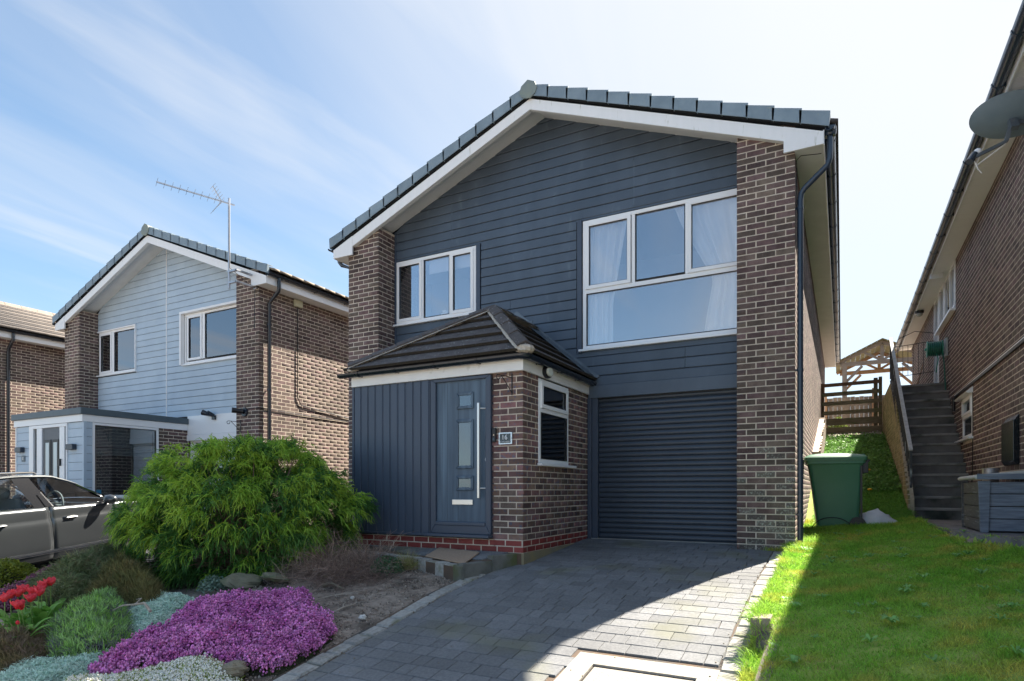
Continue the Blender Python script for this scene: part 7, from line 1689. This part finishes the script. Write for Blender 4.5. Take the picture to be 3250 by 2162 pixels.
# weeds in the lawn: flat rosettes
M_WEED = mat('rosette_leaf', (.18, .40, .09), (.26, .48, .13), 10, .55, vary=.25, trans=.3)
def rosette_mesh(seed, nl=9, L0=.05, L1=.09):
    r = random.Random(seed); q = MB()
    for k in range(nl):
        a = 2*PI*k/nl+r.uniform(-.3, .3); d = Vector((math.cos(a), math.sin(a), 0)); s = Vector((-d.y, d.x, 0)); Ln = r.uniform(L0, L1); W_ = Ln*.14; vs = []
        for j in range(5):
            t = j/4; p = d*(Ln*t)+Vector((0, 0, .012+.03*math.sin(t*2.4)*r.uniform(.6, 1.2))); wd = W_*math.sin(PI*(t*.88+.10)); vs += [p-s*wd, p+s*wd]
        q.add(vs, [(2*j, 2*j+1, 2*j+3, 2*j+2) for j in range(4)])
    return q
parts = []
rgw = random.Random(6); WV = []; WF = []; nn = 0
for k in range(170):
    x, y = rgw.uniform(-.5, 3.2), rgw.uniform(3.1, 9.2)
    if on_path(x-.1, y) or x > 1.7: continue
    q = rosette_mesh(k % 9, 8 if k % 2 else 6, .03, .075); v = np.array(q.V); a = rgw.uniform(0, 6.3); ca, sa = math.cos(a), math.sin(a); sc = rgw.uniform(.5, 1.25)
    v = np.column_stack([x+(v[:, 0]*ca-v[:, 1]*sa)*sc, y+(v[:, 0]*sa+v[:, 1]*ca)*sc, float(H(x, y))+v[:, 2]*sc+.012]); WV.append(v); WF.append(np.array(q.F)+nn); nn += len(v)
np_mesh('weed_leaves', np.concatenate(WV), np.concatenate(WF), M_WEED, None, kind='stuff', label='small dandelion and plantain leaves scattered in the lawn')
labs = ['dark green dandelion rosette on the lawn nearest the kerb setts', 'broad plantain rosette in the middle of the lawn', 'wide spreading weed rosette near the bottom of the frame', 'upright broad leaved weed toward the frame side of the lawn', 'weed rosette on the lawn just below the concrete path']
for lab, (x, y, sc) in zip(labs, ((-.30, 5.05, .9), (.42, 5.45, 1.0), (.28, 4.62, 1.2), (.95, 4.95, 1.0), (1.02, 7.0, 1.0))):
    q = rosette_mesh(int(x*10+40), 12, .05, .09); q.V = [(x+a*sc, y+b_*sc, float(H(x, y))+c*sc*1.1+.012) for a, b_, c in q.V]; o = q.build('weed_rosette', M_WEED, None, label=lab, cat='weed'); 
for i, (x, y, h_, lab) in enumerate(((.42, 13.2, .16, 'upper yellow dandelion flower on the shaded bank'), (.40, 12.0, .12, 'lower yellow dandelion flower on the shaded bank'))):
    z = float(H(x, y)); t = thing('dandelion', (x, y, z), lab, 'dandelion'); MB().tube([(x, y, z), (x+.01, y-.01, z+h_)], .004, 6).build('stem', M_TST, t)
    MB().ell((x+.01, y-.01, z+h_+.01), .038, .038, .018, 12, 6, fn=lambda d: 1+.12*math.sin(d.x*30)*math.sin(d.y*30)).build('flower', mat('dandelion_yellow', (.85, .50, .01), (.80, .38, .01), 40, .6), t)
# rubble strip below the sleeper
rg = np.random.default_rng(5); n = 1600; C = np.column_stack([rg.uniform(-.34, .86, n), rg.normal(17.5, .22, n), np.zeros(n)]); C[:, 2] = H(C[:, 0], C[:, 1])+.01; V, F = blobs(C, np.abs(rg.normal(.02, .012, n))+.008, rg)
np_mesh('rubble', V, F, mat('rubble_mix', (.17, .13, .10), (.34, .29, .24), 6, .95, vary=.5), None, kind='stuff', label='stones and soil crumbling below the timber sleeper')
# shrub tips beyond the fence
leafclump('garden_shrub', (-.12, 22.5), .35, .75, 1400, .06, mat('yellow_green_leaf', (.20, .25, .04), (.12, .18, .03), 5, .7, vary=.3, trans=.3), 'yellow green shrub behind the rail fence', 'shrub', 51)
# mortar sand and moss on driveway joints
rg = np.random.default_rng(9); n = 420; x = rg.uniform(-3.7, -.6, n); y = rg.uniform(2.5, 8.5, n); s_ = rg.choice([0, 1], n); x = np.where(rg.random(n) < .5, np.where(s_ == 0, -3.52, -.745)+rg.normal(0, .012, n), x); C = np.column_stack([x, y, P(y)+.004]); V, F = blobs(C, np.abs(rg.normal(.002, .003, n))+.0015, rg)
np_mesh('grit', V, F, mat('drive_grit', (.30, .25, .20), (.16, .13, .09), 30, .95, vary=.4), None, kind='stuff', label='grit and crumbs on the driveway paving')
